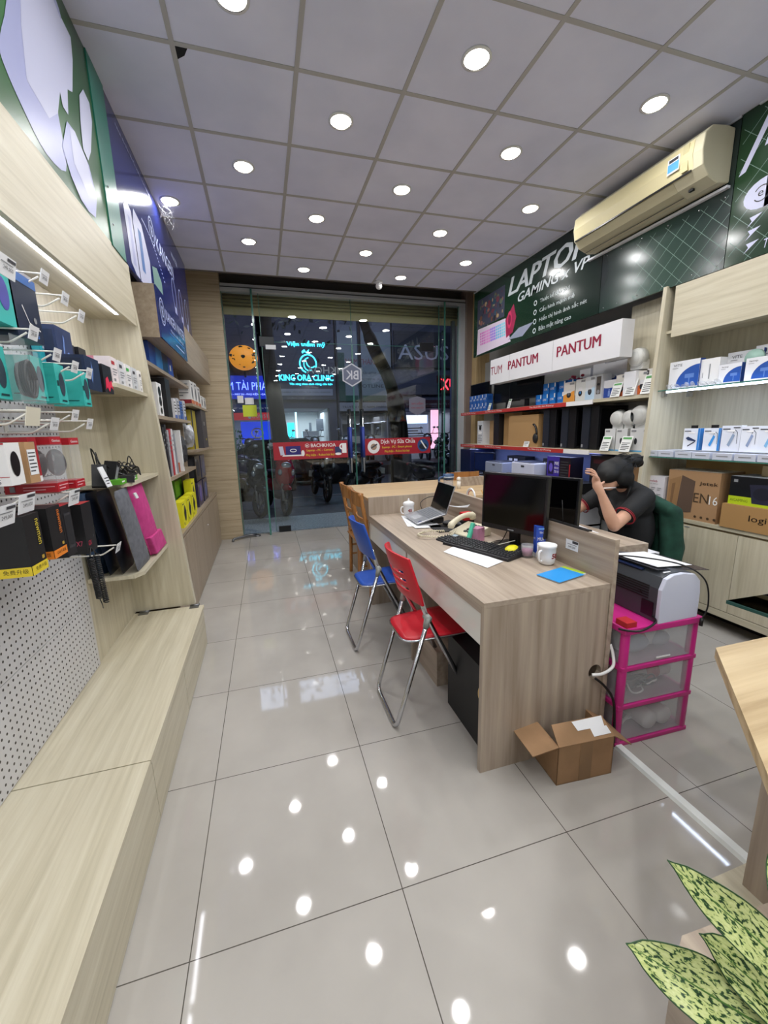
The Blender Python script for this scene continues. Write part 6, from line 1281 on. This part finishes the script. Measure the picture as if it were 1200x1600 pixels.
hair = [('e', p_(2.43, 2.245, 1.12), (.075, .032, .065), (0, .6, 0)), ('e', p_(2.33, 2.30, 1.15), (.065, .08, .07), (0, .6, 0)), ('e', p_(2.43, 2.36, 1.12), (.075, .032, .065), (0, .6, 0)), ('e', p_(2.43, 2.305, 1.175), (.108, .086, .088), (0, .5, 0)), ('e', p_(2.36, 2.31, 1.165), (.085, .085, .085)), ('e', p_(2.47, 2.305, 1.11), (.075, .075, .085)), ('e', p_(2.56, 2.305, 1.235), (.062, .058, .05), (0, -.4, 0)), ('e', p_(2.61, 2.31, 1.215), (.035, .04, .035)), ('e', p_(2.50, 2.30, 1.235), (.05, .05, .035)),
        ('t', [p_(2.49, 2.245, 1.13), p_(2.48, 2.235, 1.05), p_(2.44, 2.225, .98)], [.022, .014, .007]), ('t', [p_(2.30, 2.26, 1.18), p_(2.275, 2.25, 1.14), p_(2.28, 2.26, 1.10)], [.018, .01, .005])]
ho = body_obj('hair', hair, HAIR, t, .008, 9, 'black hair tied in a high bun')
mb = MB(); rnd = random.Random(6)
for k in range(90):
    a = rnd.uniform(0, 2*PI); b = rnd.uniform(.2, 1.2); c = Vector(p_(2.43, 2.305, 1.17)); e = Vector(p_(2.54, 2.305, 1.23)); st = c+Vector((-.10*math.cos(b), .088*math.sin(a)*math.sin(b)*1.0, .088*math.cos(a)*math.sin(b)*1.0))
    mid = (st+e)/2+(((st+e)/2)-c).normalized()*.06; mb.tube(smooth_path([st, mid, e], 4), .0016, HAIR, 4)
for k in range(14):
    a = 2*PI*k/14; mb.tube(smooth_path([Vector(p_(2.57, 2.305, 1.235))+Vector((.05*math.cos(a+j), .05*math.sin(a+j), .02*math.sin(3*j)+.015)) for j in (0, .8, 1.6, 2.4)], 4), .003, HAIR, 5)
mb.build('hair_strands', ho)
o = MB().tube([(2.13, 2.17, 1.075), (2.30, 2.20, 1.065)], .0048, mat('e9dfdc', .3), 8).tube([(2.30, 2.20, 1.065), (2.318, 2.203, 1.064)], [.004, .0012], mat('b8b8bc'), 8).build('pen'); tag(o, 'white pen held in the hand against the forehead of the seated person', 'pen')
# office chair with green jacket
t = thing('office_chair', 'black office chair of the seated person, mostly hidden by desk and jacket', 'chair', (2.60, 2.33, 0))
MB().box(-.22, .2, -.22, .22, .40, .46, BLKM).build('seat', t, bevel=.02); MB().box(.14, .17, -.17, .2, .5, .88, BLKM).build('backrest', t, bevel=.02); MB().tube([(0, 0, .06), (0, 0, .4)], .03, STEEL, 10).build('gas_lift', t)
mb = MB()
for k in range(5): a = 2*PI*k/5; mb.tube([(0, 0, .09), (.26*math.cos(a), .26*math.sin(a), .06)], .018, BLKM, 8).ell((.26*math.cos(a), .26*math.sin(a), .03), .03, BLK, 10, 6)
mb.build('wheel_base', t)
GJ = noise_mat('dark_green_cloth', '0f3328', '1b4a3a', 14, .85)
jk = [('t', [(2.680, 2.09, .90), (2.720, 2.3, .94), (2.700, 2.5, .92)], [.05, .06, .05]), ('t', [(2.710, 2.07, .88), (2.740, 2.07, .6), (2.750, 2.08, .3)], [.05, .06, .05]), ('t', [(2.740, 2.2, .88), (2.770, 2.2, .6), (2.780, 2.2, .3)], [.05, .06, .05]), ('t', [(2.780, 2.16, .88), (2.810, 2.18, .6), (2.820, 2.2, .3)], [.04, .06, .05]), ('t', [(2.780, 2.3, .88), (2.820, 2.32, .6), (2.820, 2.34, .28)], [.04, .06, .06]), ('t', [(2.760, 2.46, .88), (2.810, 2.46, .6), (2.810, 2.46, .3)], [.04, .06, .05]), ('t', [(2.680, 2.12, .90), (2.680, 2.09, .7), (2.710, 2.09, .38)], [.04, .042, .035]), ('t', [(2.720, 2.08, .86), (2.790, 2.08, .62), (2.780, 2.1, .35)], [.035, .045, .04])]
o = body_obj('green_jacket', jk, GJ, None, .012, 6); tag(o, 'dark green jacket hung over the back of the office chair', 'jacket')
# ------------------------------------------------------------ near right counter, stand, plant
t = thing('wooden_counter', 'light oak counter with an angled top corner at the right edge of the photo', 'counter', (1.3, .6, 0))
top = [(1.40, .875), (2.6, .85), (2.6, -.6), (.93, -.6), (.93, .432)]
MB().prism([(x-1.3, y-.6) for x, y in top], 2, .715, .75, wood('counter_oak', 'a38b66', 'bfa882', 'cdb892', ax=0, cath=.3)).build('top', t)
MB().box(0, 1.3, .02, .045, 0, .715, wood_dz).box(-.0, .03, -.9, .02, .0, .715, wood_dz).build('support_panel', t)
MB().box(-.1, .3, -.12, .085, 0, .1, wood_ly).build('plinth', t, 'low pale wooden plinth')
t = thing('glass_table_top', 'thick clear glass slab with dark green edge right of the printer', 'glass top', (1.83, 1.13, .75))
MB().prism([(0, 0), (1.0, -.05), (1.0, -.24), (.016, -.235)], 2, -.014, 0, M_glass).build('slab', t)
MB().hexa([(-.002, .0, -.014), (.014, -.235, -.014), (.018, -.235, -.014), (.002, .002, -.014), (-.002, .0, 0), (.014, -.235, 0), (.018, -.235, 0), (.002, .002, 0)], mat('27504a', .15)).build('slab_edge', t); MB().box(.6, .95, -.2, -.08, -.75, -.014, WHG).build('base', t)
tag(MB().prism([(.655, .40), (.75, .452), (1.2, .43), (1.2, .1), (.645, .1)], 2, 0, .45, wood_dy).build('plant_stand'), 'low oak stand in the bottom right corner carrying the potted plant', 'stand')
t = thing('variegated_plant', 'potted plant with yellow green leaves speckled dark green, bottom right corner', 'plant', (.76, .24, .45))
MB().lathe([(.05, 0), (.07, .02), (.075, .12), (.07, .12), (.066, .02), (.001, .015)], (0, 0, 0), M_frost, 24).build('glass_pot', t, 'clear glass pot'); MB().lathe([(.064, .017), (.068, .08), (.001, .085)], (0, 0, 0), mat('3a2d22', .9), 18).build('soil', t)
def leaf_mat():
    m = bpy.data.materials.new('variegated_leaf'); m.use_nodes = True; t_, N, L, b = nodes(m)
    tc = N('ShaderNodeTexCoord'); mp = N('ShaderNodeMapping'); L(tc.outputs['Object'], mp.inputs[0]); mp.inputs['Rotation'].default_value = (0, 0, .5); mp.inputs['Scale'].default_value = (95, 260, 60)
    n1 = N('ShaderNodeTexNoise', i_Scale=1.0, i_Detail=3.0, i_Distortion=.6); L(mp.outputs[0], n1.inputs['Vector'])
    r = N('ShaderNodeValToRGB'); ramp(r, [(.37, '17361a'), (.43, '3a6330'), (.47, 'b8c47c'), (.72, 'd2d99c')]); L(n1.outputs['Fac'], r.inputs[0]); L(r.outputs[0], b.inputs['Base Color']); b.inputs['Roughness'].default_value = .32
    bp = N('ShaderNodeBump', i_Strength=.15, i_Distance=.002); L(n1.outputs['Fac'], bp.inputs['Height']); L(bp.outputs[0], b.inputs['Normal']); return m
LM = leaf_mat(); LE = mat('1f4a22', .35); LV = mat('4f7a35', .4)
def leaf(base, tip, wd, droop, face, lab=None):
    a, b = Vector(base), Vector(tip); X = (b-a); Ln = X.length; X.normalize(); Z = Vector(face)-X*Vector(face).dot(X); Z.normalize(); Y_ = Z.cross(X)
    n, c = 26, 10; vs = []
    for i in range(n+1):
        u = i/n; w_ = wd*(math.sin(PI*min(1, u*.93+.07*(u > .01)))**.75)*(1-.25*u)+.0008
        if u > .9: w_ *= max(.02, (1-u)/.1)**.6
        for j in range(c+1):
            v = 2*j/c-1; vs.append((u*Ln, v*w_, -droop*u*u*Ln+.22*abs(v)*w_+.004*math.sin(u*14+v)*abs(v)))
    mb = MB()
    for i in range(n):
        for j in range(c):
            q = i*(c+1)+j; f = (q, q+c+1, q+c+2, q+1); mb.mi.append(mb._m(LE if j in (0, c-1) and 0 else LM)); mb.f.append(f); mb.sm.append(True)
    mb.v = vs
    eg = [vs[i*(c+1)] for i in range(n+1)]; eg2 = [vs[i*(c+1)+c] for i in range(n+1)]
    mb.tube(eg, .0011, LE, 5); mb.tube(eg2, .0011, LE, 5); mb.tube([vs[i*(c+1)+c//2] for i in range(n)], [.0014*(1-i/n)+.0004 for i in range(n)], LV, 5)
    o = mb.build('leaf', t, lab); M = Matrix.Identity(4)
    for i in range(3): M[i][0], M[i][1], M[i][2], M[i][3] = X[i], Y_[i], Z[i], a[i]
    P0 = Matrix.Translation(t.location); o.matrix_parent_inverse = P0.inverted(); o.matrix_basis = M
    return o
camv = Vector((-.5, -.3, .8))
leaf((.668, .262, .585), (.495, .375, .672), .046, .0, camv); leaf((.715, .245, .665), (.546, .352, .837), .036, .06, camv); leaf((.73, .25, .57), (.622, .338, .682), .045, .1, camv+Vector((.3, 0, 0)))
leaf((.80, .2, .66), (.90, .05, .8), .045, .1, (0, 0, 1)); leaf((.8, .3, .62), (.95, .42, .68), .045, .1, (0, 0, 1))
mb = MB()
for e in ((.668, .262, .585), (.715, .245, .665), (.73, .25, .57), (.80, .2, .66), (.8, .3, .62)): mb.tube(smooth_path([(0, 0, .08), (.3*(e[0]-.76), .3*(e[1]-.24), .12), (e[0]-.76, e[1]-.24, e[2]-.45)], 4), .004, mat('7fa060', .5), 6)
mb.build('stems', t)

# ------------------------------------------------------------ street outside
struct(MB().box(-6, 14, 6.32, 7.45, -.05, -.003, noise_mat('granite_slab', '8a969c', 'd5dde0', 38, .45, .2)), 'floor_pavement')
struct(MB().box(-14, 26, 7.45, 9.6, -.06, -.01, noise_mat('dark_paving', '45484e', '5b5f66', 8, .6, .2)), 'floor_sidewalk')
struct(MB().box(-14, 26, 9.6, 9.75, -.08, .0, mat('6b6c70', .7)).box(-14, 26, 8.4, 8.43, -.05, -.006, mat('4a4b50', .7)), 'trim_7')
struct(MB().box(-20, 34, 9.75, 30, -.1, -.04, noise_mat('asphalt', '2a2c33', '3c3f47', 20, .5, .2)), 'floor_road')
YF = 16.0
frE = ((0, YF, 0), (1, 0, 0), (0, 0, 1))
DK = noise_mat('dark_facade', '3c3f4e', '50546a', 1.2, .8)
def em(c, s): return mat(c, .5, emit=s)
def building(lab, x0, x1, h, m=DK, hole=None):
    t = thing('building', lab, 'building', ((x0+x1)/2, YF+1.5, 0)); cx = (x0+x1)/2; mb = MB()
    if hole:
        a, b, z = hole; mb.box(x0-cx, a-cx, -1.5, 3, 0, h, m).box(b-cx, x1-cx, -1.5, 3, 0, h, m).box(a-cx, b-cx, -1.5, 3, z, h, m)
    else: mb.box(x0-cx, x1-cx, -1.5, 3, 0, h, m)
    mb.build('walls', t)
    if hole:
        a, b, z = hole
        k = MB().box(a-cx, b-cx, 1.5, 1.6, 0, z, mat('b9bdc4', .6)).box(a-cx, a-cx+.05, -1.4, 1.6, 0, z, mat('a9adb6', .6)).box(b-cx-.05, b-cx, -1.4, 1.6, 0, z, mat('a9adb6', .6)); k.build('shop_interior', t)
    return t
def glow(par, x, z, w_, h_, e, col=(1, 1, 1), y=.2):
    ld = bpy.data.lights.new('shop_light', 'AREA'); ld.shape = 'RECTANGLE'; ld.size = w_; ld.size_y = 1.0; ld.energy = e; ld.color = col
    lo = bpy.data.objects.new('shop_light', ld); COL.objects.link(lo); lo.parent = par; lo.location = (x, y, z)
b1 = building('dark shop building with a blue sign and a lit ground floor, left across the street', -6, .55, 9, hole=(-1.3, .35, 2.3))
b2 = building('dark clinic building with a bright white reception, across the street', .6, 2.85, 9, hole=(.75, 2.55, 2.4)); b3 = building('grey building with large white and green signboards across the street', 2.9, 5.1, 10, noise_mat('grey_facade', '3a3d4a', '4a4d5a', 1, .8), hole=(3.0, 4.95, 2.2)); b4 = building('dark building with a large silver letter sign, right across the street', 5.15, 12, 9, hole=(5.2, 8.2, 2.35))
glow(b1, 2.3, 2.2, 1.5, 1, 12, (.7, .8, 1)); glow(b2, 0, 2.3, 1.7, 1, 60, (.85, .95, 1)); glow(b3, 0, 2.1, 1.8, 1, 10, (.9, .9, 1)); glow(b4, -1.9, 2.25, 2.6, 1, 26, (.8, .85, 1))
def sgn(name, lab, x0, x1, z0, z1, m, items, y=YF, d=.1, cat='sign'):
    mb = MB().box(x0, x1, y-d, y, z0, z1, m); fr = ((x0, y-d, z0), (1, 0, 0), (0, 0, 1)); decor(mb, fr, x1-x0, z1-z0, items, .01); return tag(mb.build(name), lab, cat)
sgn('clinic_signboard', 'dark signboard of the clinic across the street, carrying cyan neon', .66, 2.82, 2.72, 5.3, mat('3a3f52', .6), [('t', 'thẩm mỹ', .3, .02, .03, GREY, .3)])
NE = em('39d8ff', 5.0); mb = MB()
mb.ftext(frE, 'KING ORA CLINIC', 1.75, 3.50, .21, NE, 2.0, .12, bold=.01); mb.ftext(frE, 'Viện thẩm mỹ', 1.8, 4.68, .22, NE, 1.4, .12, bold=.01); mb.ftext(frE, 'Tỏa sáng theo cách riêng của bạn', 1.9, 3.27, .1, NE, 1.6, .12)
mb.fring(frE, 1.83, 4.0, .32, .34, .04, NE, .12, 30, -.4, 4.4); mb.fring(frE, 1.86, 3.98, .2, .24, .03, NE, .12, 20, 1.6, 5.2); mb.fring(frE, 1.95, 4.1, .2, .25, .03, NE, .12, 20, 3.4, 5.4); mb.fpoly(frE, [(1.65, 4.35), (1.72, 4.42), (1.78, 4.38), (1.72, 4.5), (1.62, 4.42)], NE, .12); mb.fpoly(frE, [(1.82, 4.35), (1.86, 4.42), (1.9, 4.5), (1.8, 4.43)], NE, .12)
tag(mb.build('neon_sign'), 'glowing cyan neon clinic name with a round profile logo across the street', 'neon sign')
sgn('address_board', 'pale narrow address board below the cyan neon sign', .7, 2.7, 2.86, 3.1, mat('8b93a5', .6), [('t', 'CAMERA - PHỤ KIỆN - SỬA CHỮA - KANGEN', .5, .5, .4, INK, .9)], y=YF-.1, d=.03)
sgn('blue_shop_sign', 'blue lit shop sign with pale lettering on the far left across the street', -1.3, .5, 2.75, 3.55, em('1c2fae', .8), [('t', 'M TÀI PHÁT', .56, .6, .42, em('6f86ff', 3), .84), ('t', 'VI TÍNH - MÁY IN - PHỤ KIỆN - CAMERA', .5, .2, .12, em('8fa0ff', 3), .95)])
sgn('shop_fascia', 'dark blue fascia with white lettering over the lit left shop', -1.3, .5, 2.3, 2.55, em('14204f', .5), [('t', 'SHIP VIỆN NGUYỄN TRÃI', .55, .5, .4, W_, .8)])
sgn('red_shop_strip', 'narrow red strip sign with pale letters over the lit left shop', -1.25, .3, 2.0, 2.26, em('9c2f35', .7), [('t', '3C 01151', .75, .5, .5, W_, .4), ('e', .55, .5, .04, .35, W_)])
sgn('blue_poster', 'bright blue poster with white emblem inside the left shop across the street', -.75, .3, .75, 1.95, em('1f3fd0', 1.0), [('e', .55, .65, .22, .16, W_), ('e', .55, .65, .18, .12, em('1f3fd0', 1.0)), ('t', 'HL', .55, .65, .14, W_, .2), ('t', 'NƯỚC ÉP', .5, .38, .08, W_, .6)], y=YF+.3)
mb = MB().box(-1.24, -1.17, YF, YF+.1, 0, 2.2, em('cfe0ff', 1)); tag(mb.build('lit_post'), 'thin bright vertical lamp post strip at the left shop', 'light')
mb = MB(); rnd = random.Random(12); mb.ell((-.42, YF-.30, 4.12), (.48, .3, .42), em('d98a2a', .9), 18, 12)
for k in range(40): a = rnd.uniform(0, 2*PI); r = rnd.uniform(0, .42); mb.ell((-.42+r*math.cos(a), YF-.6+r*.3, 4.12+r*math.sin(a)*.85), (.05+rnd.random()*.04, .01, .02+rnd.random()*.03), mat('2a2420', .9), 7, 4)
mb.tube([(-.42, YF-.12, 3.5), (-.42, YF-.25, 3.75)], .04, BLK, 8); tag(mb.build('orange_lantern'), 'large glowing orange globe partly covered by leaves, left across the street', 'lantern')
sgn('white_signboard', 'tall pale grey and green signboard with dark red title across the street', 2.95, 5.05, 2.65, 6.2, mat('6b7080', .7), [('r', 0, 0, 1, .72, mat('7d8791', .7)), ('r', 0, 0, .12, .5, mat('1e4a44')), ('t', 'NAM THÀNH', .45, .42, .07, mat('7a2232'), .62), ('t', 'SỬA CHỮA LAPTOP - GIÁ RẺ', .6, .3, .035, INK, .6), ('t', 'DỊCH VỤ MÁY IN - MỰC IN', .6, .23, .035, INK, .6), ('t', 'HOTLINE', .6, .16, .035, INK, .5), ('r', .05, .78, .3, .92, mat('39405a')), ('r', .4, .78, .65, .92, mat('39405a')), ('r', .0, 0, 1, .06, mat('1f4f48'))])
sgn('white_fascia', 'narrow whitish fascia with dark letters below the tall signboard', 2.95, 5.0, 2.28, 2.6, mat('8d909a', .7), [('t', 'TRUYỀN HỌC NAM THÀNH', .5, .5, .45, INK, .9)])
sgn('silver_letter_sign', 'dark signboard with large silver letters on the right across the street', 5.2, 8.3, 3.95, 5.3, mat('1f2230', .6), [('t', 'ASUS', .40, .42, .42, mat('a2a6b8', .4), .70)])
sgn('slanted_signboard', 'dim grey signboard on the right below the silver letters', 5.2, 7.2, 2.9, 3.35, mat('3f4254', .7), [('t', 'MÁY IN', .3, .5, .3, INK, .3)])
sgn('red_neon_sign', 'glowing red neon letters at the right end of the glass front view', 7.05, 8.2, 2.95, 3.65, mat('3a0a12', .6), [('t', 'XU', .42, .5, .62, em('ff2a3a', 7), .62)])
sgn('red_awning_sign', 'dark red fascia with thin pale writing over the right shop', 5.2, 8.2, 2.4, 2.68, mat('3d1626', .7), [('t', 'SỬA CHỮA - BẢO HÀNH - NÂNG CẤP', .5, .5, .4, GREY, .7)])
for k, (x, c, z1) in enumerate(((5.27, '8fa8ff', 2.3), (6.9, 'f0b0d0', 2.3))):
    tag(MB().box(x, x+.32, YF+.2, YF+.3, .7, z1, em(c, 1.6)).build('lit_display_panel'), ('bluish lit upright panel in the right shop', 'pink lit upright panel in the right shop')[k], 'panel')
sgn('lit_menu_board', 'pale lit board with rows of dark writing inside the right shop', 5.55, 6.8, .9, 2.1, em('9aa4c0', .5), [('r', .05, .72, .95, 1, em('cfe0ff', 2.2)), ('l', .2, .15, .8, .6, 5, INK)], y=YF+.4)
sgn('clinic_wall_logo', 'white reception counter with a small dark emblem inside the clinic', 1.55, 2.2, .7, 1.55, mat('e4e8ec', .5), [('e', .5, .5, .1, .1, INK)], y=YF+1.0, d=.3, cat='counter')
tag(MB().box(.98, 1.25, YF+.8, YF+.9, 1.1, 1.9, em('35c8e0', 2)).box(1.3, 1.36, YF+.7, YF+.8, 0, 2.3, em('c8f0ff', 2)).build('cyan_light_panel'), 'cyan glowing wall panel inside the clinic', 'panel')
for k, q in enumerate(((2.2, 2.5, 1.55, 2.05), (1.9, 2.0, 1.2, 1.9))): tag(MB().box(q[0], q[1], YF+1.44, YF+1.5, q[2], q[3], mat('7a8090')).build('framed_picture'), ('grey framed picture on the wall inside the clinic, wider one', 'narrow dark framed picture inside the clinic')[k], 'picture')
# shelves of goods in the third shop
rnd = random.Random(8)
for k in range(8):
    x = 3.15+.45*(k % 4); z = .5+.8*(k//4)
    tag(MB().box(x, x+.3, YF+.6, YF+.9, z, z+.5, mat(rnd.choice(('6f7a8c', '8a8f9a', '50586a', 'a0a4ac')), .6)).build('shop_carton'), 'grey goods carton inside the shop under the tall signboard', 'box', 'cartons inside the shop under the tall signboard')
# trees
BK = noise_mat('bark', '14110f', '211e1b', 6, .9, .6)
t = thing('street_tree', 'dark tree trunk with a slanting upper limb outside the right glass door', 'tree', (3.35, 9.9, 0))
MB().tube(smooth_path([(0, 0, -.05), (.02, 0, .8), (-.05, 0, 1.8), (-.25, 0, 2.7), (-.65, .0, 3.5), (-1.0, 0, 4.6), (-1.1, 0, 6.5)], 6), [.27]*8+[.22]*8+[.15]*10+[.11]*11, BK, 14).build('trunk', t)
t = thing('street_tree', 'dark tree trunk at the left, between the blue sign and the clinic', 'tree', (.50, 11.3, 0))
MB().tube(smooth_path([(0, 0, -.05), (-.02, 0, 1), (-.12, 0, 2.4), (-.25, 0, 4), (-.2, 0, 7)], 6), [.28]*8+[.2]*17, BK, 14).build('trunk', t)
mb = MB(); rnd = random.Random(21)
for k in range(500):
    c = Vector((rnd.gauss(0, .9), rnd.gauss(0, .5), rnd.gauss(0, .6))); d = Vector((rnd.random()-.5, rnd.random()-.5, rnd.random()-.5)).normalized()*.1; e = d.orthogonal().normalized()*.05
    mb.add([c-d, c+e, c+d, c-e], [(0, 1, 2, 3)], mat('1b2a22', .7))
o = mb.build('foliage', t, loc=(.2, 0, 5.2))
def bush(lab, loc, r, n=420, seed=1, c='16281c', name='bush'):
    mb = MB(); rnd = random.Random(seed)
    for k in range(n):
        c_ = Vector((rnd.gauss(0, r[0]*.45), rnd.gauss(0, r[1]*.45), abs(rnd.gauss(0, r[2]*.5)))); d = Vector((rnd.random()-.5, rnd.random()-.5, rnd.random()-.2)).normalized()*.08; e = d.cross(Vector((rnd.random(), rnd.random(), .3))).normalized()*.03
        mb.add([c_-d, c_+e, c_+d, c_-e], [(0, 1, 2, 3)], mat(c, .6))
    mb.tube([(0, 0, 0), (0, 0, r[2]*.5)], .03, BK, 6)
    o = mb.build(name, None, None, loc); return tag(o, lab, 'plant')
bush('dark leafy bush outside beyond the right end of the glass front', (4.9, 8.6, 0), (.45, .45, 1.6), 700, 2)
bush('small green potted shrub in front of the left shop across the street', (-.85, 15.6, .3), (.3, .3, .9), 200, 4, '2f7a45')
bush('low potted greenery in front of the clinic', (2.35, 15.6, .3), (.3, .3, .4), 150, 5, '5a7a50')
# ------------------------------------------------------------ motorbikes
TY = mat('0c0c0d', .6); GLS = mat('b9bfca', .15, .6); PLT = mat('d2d6da', .5)
def motorbike(lab, loc, rz, col, plate=None, lean=.1):
    t = thing('motor_scooter', lab, 'motorbike', loc, rz); t.rotation_euler = (0, lean, rz); body = mat(col, .22, 0, 0, .6)
    for y in (-.62, .62):
        mb = MB(); ringp = [(0, y+.235*math.cos(2*PI*i/24), .28+.235*math.sin(2*PI*i/24)) for i in range(24)]; mb.tube(ringp, .045, TY, 8, True)
        mb.lathe([(.05, -.04), (.05, .04)], (0, y, .28), STEEL, 10, 0)
        for i in range(5): a = 2*PI*i/5; mb.tube([(0, y, .28), (0, y+.2*math.cos(a), .28+.2*math.sin(a))], .014, STEEL, 6)
        mb.build('wheel', t)
    # front is -Y
    MB().tube([(-.06, -.62, .28), (-.06, -.5, .7)], .025, STEEL, 8).tube([(.06, -.62, .28), (.06, -.5, .7)], .025, STEEL, 8).build('front_fork', t)
    mb = MB()
    for (p, r) in (((0, -.60, .52), (.08, .2, .07)), ((0, -.48, .78), (.19, .12, .27)), ((0, -.42, .95), (.17, .13, .12))): mb.ell(p, r, body, 16, 10)
    mb.build('front_cowl', t)
    MB().ell((0, -.1, .34), (.12, .32, .09), BLKM, 14, 8).ell((0, .25, .5), (.15, .38, .16), body, 16, 10).ell((0, .62, .66), (.10, .22, .08), body, 14, 8).build('rear_body', t)
    MB().ell((0, .28, .74), (.14, .42, .065), mat('15151a', .5), 16, 8).build('seat', t)
    MB().tube(smooth_path([(-.34, -.32, 1.04), (-.2, -.42, 1.05), (0, -.44, 1.02), (.2, -.42, 1.05), (.34, -.32, 1.04)], 4), .015, BLK, 8).build('handlebar', t)
    for s_ in (-1, 1):
        o = MB().tube([(s_*.2, -.42, 1.05), (s_*.26, -.44, 1.24)], .008, BLK, 6).ell((s_*.27, -.45, 1.28), (.06, .02, .04), GLS, 12, 6).build('mirror', t)
    MB().ell((0, -.55, .93), (.1, .05, .06), GLS, 14, 8).ell((-.12, -.57, .80), (.04, .04, .06), GLS, 10, 6).ell((.12, -.57, .80), (.04, .04, .06), GLS, 10, 6).build('headlight', t, 'clear headlight')
    MB().ell((0, .82, .68), (.09, .04, .04), REDD, 12, 6).build('tail_light', t)
    MB().tube([(.1, .3, .3), (.12, .8, .36)], .035, STEEL, 8).build('exhaust', t)
    if plate:
        fr = ((.1, .90, .42), (-1, 0, 0), (0, 0, 1)); mb = MB().box(-.1, .1, .885, .9, .42, .57, PLT); mb.ftext(fr, plate[0], .1, .105, .045, BLK, .14, .002).ftext(fr, plate[1], .1, .045, .045, BLK, .17, .002); mb.build('number_plate', t)
    return t
motorbike('red and black scooter parked facing the shop outside the left glass door', (.15, 8.15, -.01), .25, '9a1622')
motorbike('dark scooter with a white number plate facing the street, behind the left door banner', (1.18, 9.35, -.01), .1, '1a1a1f', ('59-H2', '228.11'))
motorbike('dark scooter with number plate beside the door handles', (2.25, 9.5, -.01), -.75, '1b1c22', ('59-X1', '045.67'))
motorbike('glossy black scooter with chrome details outside the right glass door', (3.65, 8.7, -.01), .35, '202126')
motorbike('dark purple scooter behind the narrow left window', (-.62, 10.3, -.03), .1, '3a2f5e')
motorbike('dark scooter close to the left pillar outside', (-.45, 8.1, -.01), .5, '17181c')
rnd = random.Random(31)
for k in range(9):
    x = -1.2+k*1.02+rnd.uniform(-.2, .2)
    motorbike('dark parked scooter across the street, %s' % ('leftmost', 'second from the left', 'third from the left', 'fourth from the left', 'middle of the row', 'sixth from the left', 'seventh, before the right shop', 'eighth from the left', 'rightmost')[k], (x, 15.0+rnd.uniform(-.1, .1), .3), rnd.uniform(-.5, .5), rnd.choice(('1c1d22', '2a2b30', '3a1a20', '22262e')), lean=0)
struct(MB().box(-14, 26, 13.8, 16.0, -.05, .3, mat('2c2d33', .7)), 'floor_far_sidewalk')
t = thing('parked_car', 'dark parked car half hidden behind the left door banner across the street', 'car', (.6, 12.9, -.03)); CM = mat('23283a', .2, 0, 0, .6)
mb = MB().prism([(-2.1, .3), (-2.15, .75), (-1.6, .88), (-.9, 1.35), (.6, 1.38), (1.3, .95), (2.0, .85), (2.1, .35)], 1, -.85, .85, CM); mb.build('body', t, bevel=.05)
MB().prism([(-1.35, .92), (-.85, 1.29), (.55, 1.32), (1.1, .97)], 1, -.86, .86, mat('0a0c12', .08)).build('windows', t)
for x in (-1.3, 1.3): MB().lathe([(.3, -.88), (.3, .88)], (x, 0, .32), TY, 20, 1).build('wheel', t)
# canvas awning band above the shop front and an added fill light for the street
struct(MB().hexa([(-3, 6.7, 3.0), (6, 6.7, 3.0), (6, 8.2, 2.75), (-3, 8.2, 2.75), (-3, 6.7, 3.05), (6, 6.7, 3.05), (6, 8.2, 2.8), (-3, 8.2, 2.8)], mat('1f3f3f', .8)), 'trim_8') if 0 else None
ld = bpy.data.lights.new('street_fill', 'AREA'); ld.shape = 'RECTANGLE'; ld.size = 8; ld.size_y = 2; ld.energy = 300; ld.color = (.62, .7, 1)
lo = bpy.data.objects.new('street_fill', ld); COL.objects.link(lo); lo.location = (3, 12, 7)
t = thing('fill_light_pole', 'added fill light on a tall pole above the road', 'fill light', (3, 12.6, 0)); lo.parent = t; lo.location = (0, -.6, 7)  # pole and head added to carry the fill that brightens bikes and paving
MB().tube([(0, 0, 0), (0, 0, 7.2), (0, -.6, 7.3)], .06, STEEL, 8).build('pole', t); MB().box(-.3, .3, -.8, -.4, 7.1, 7.25, STEEL).build('fill_light_head', t)
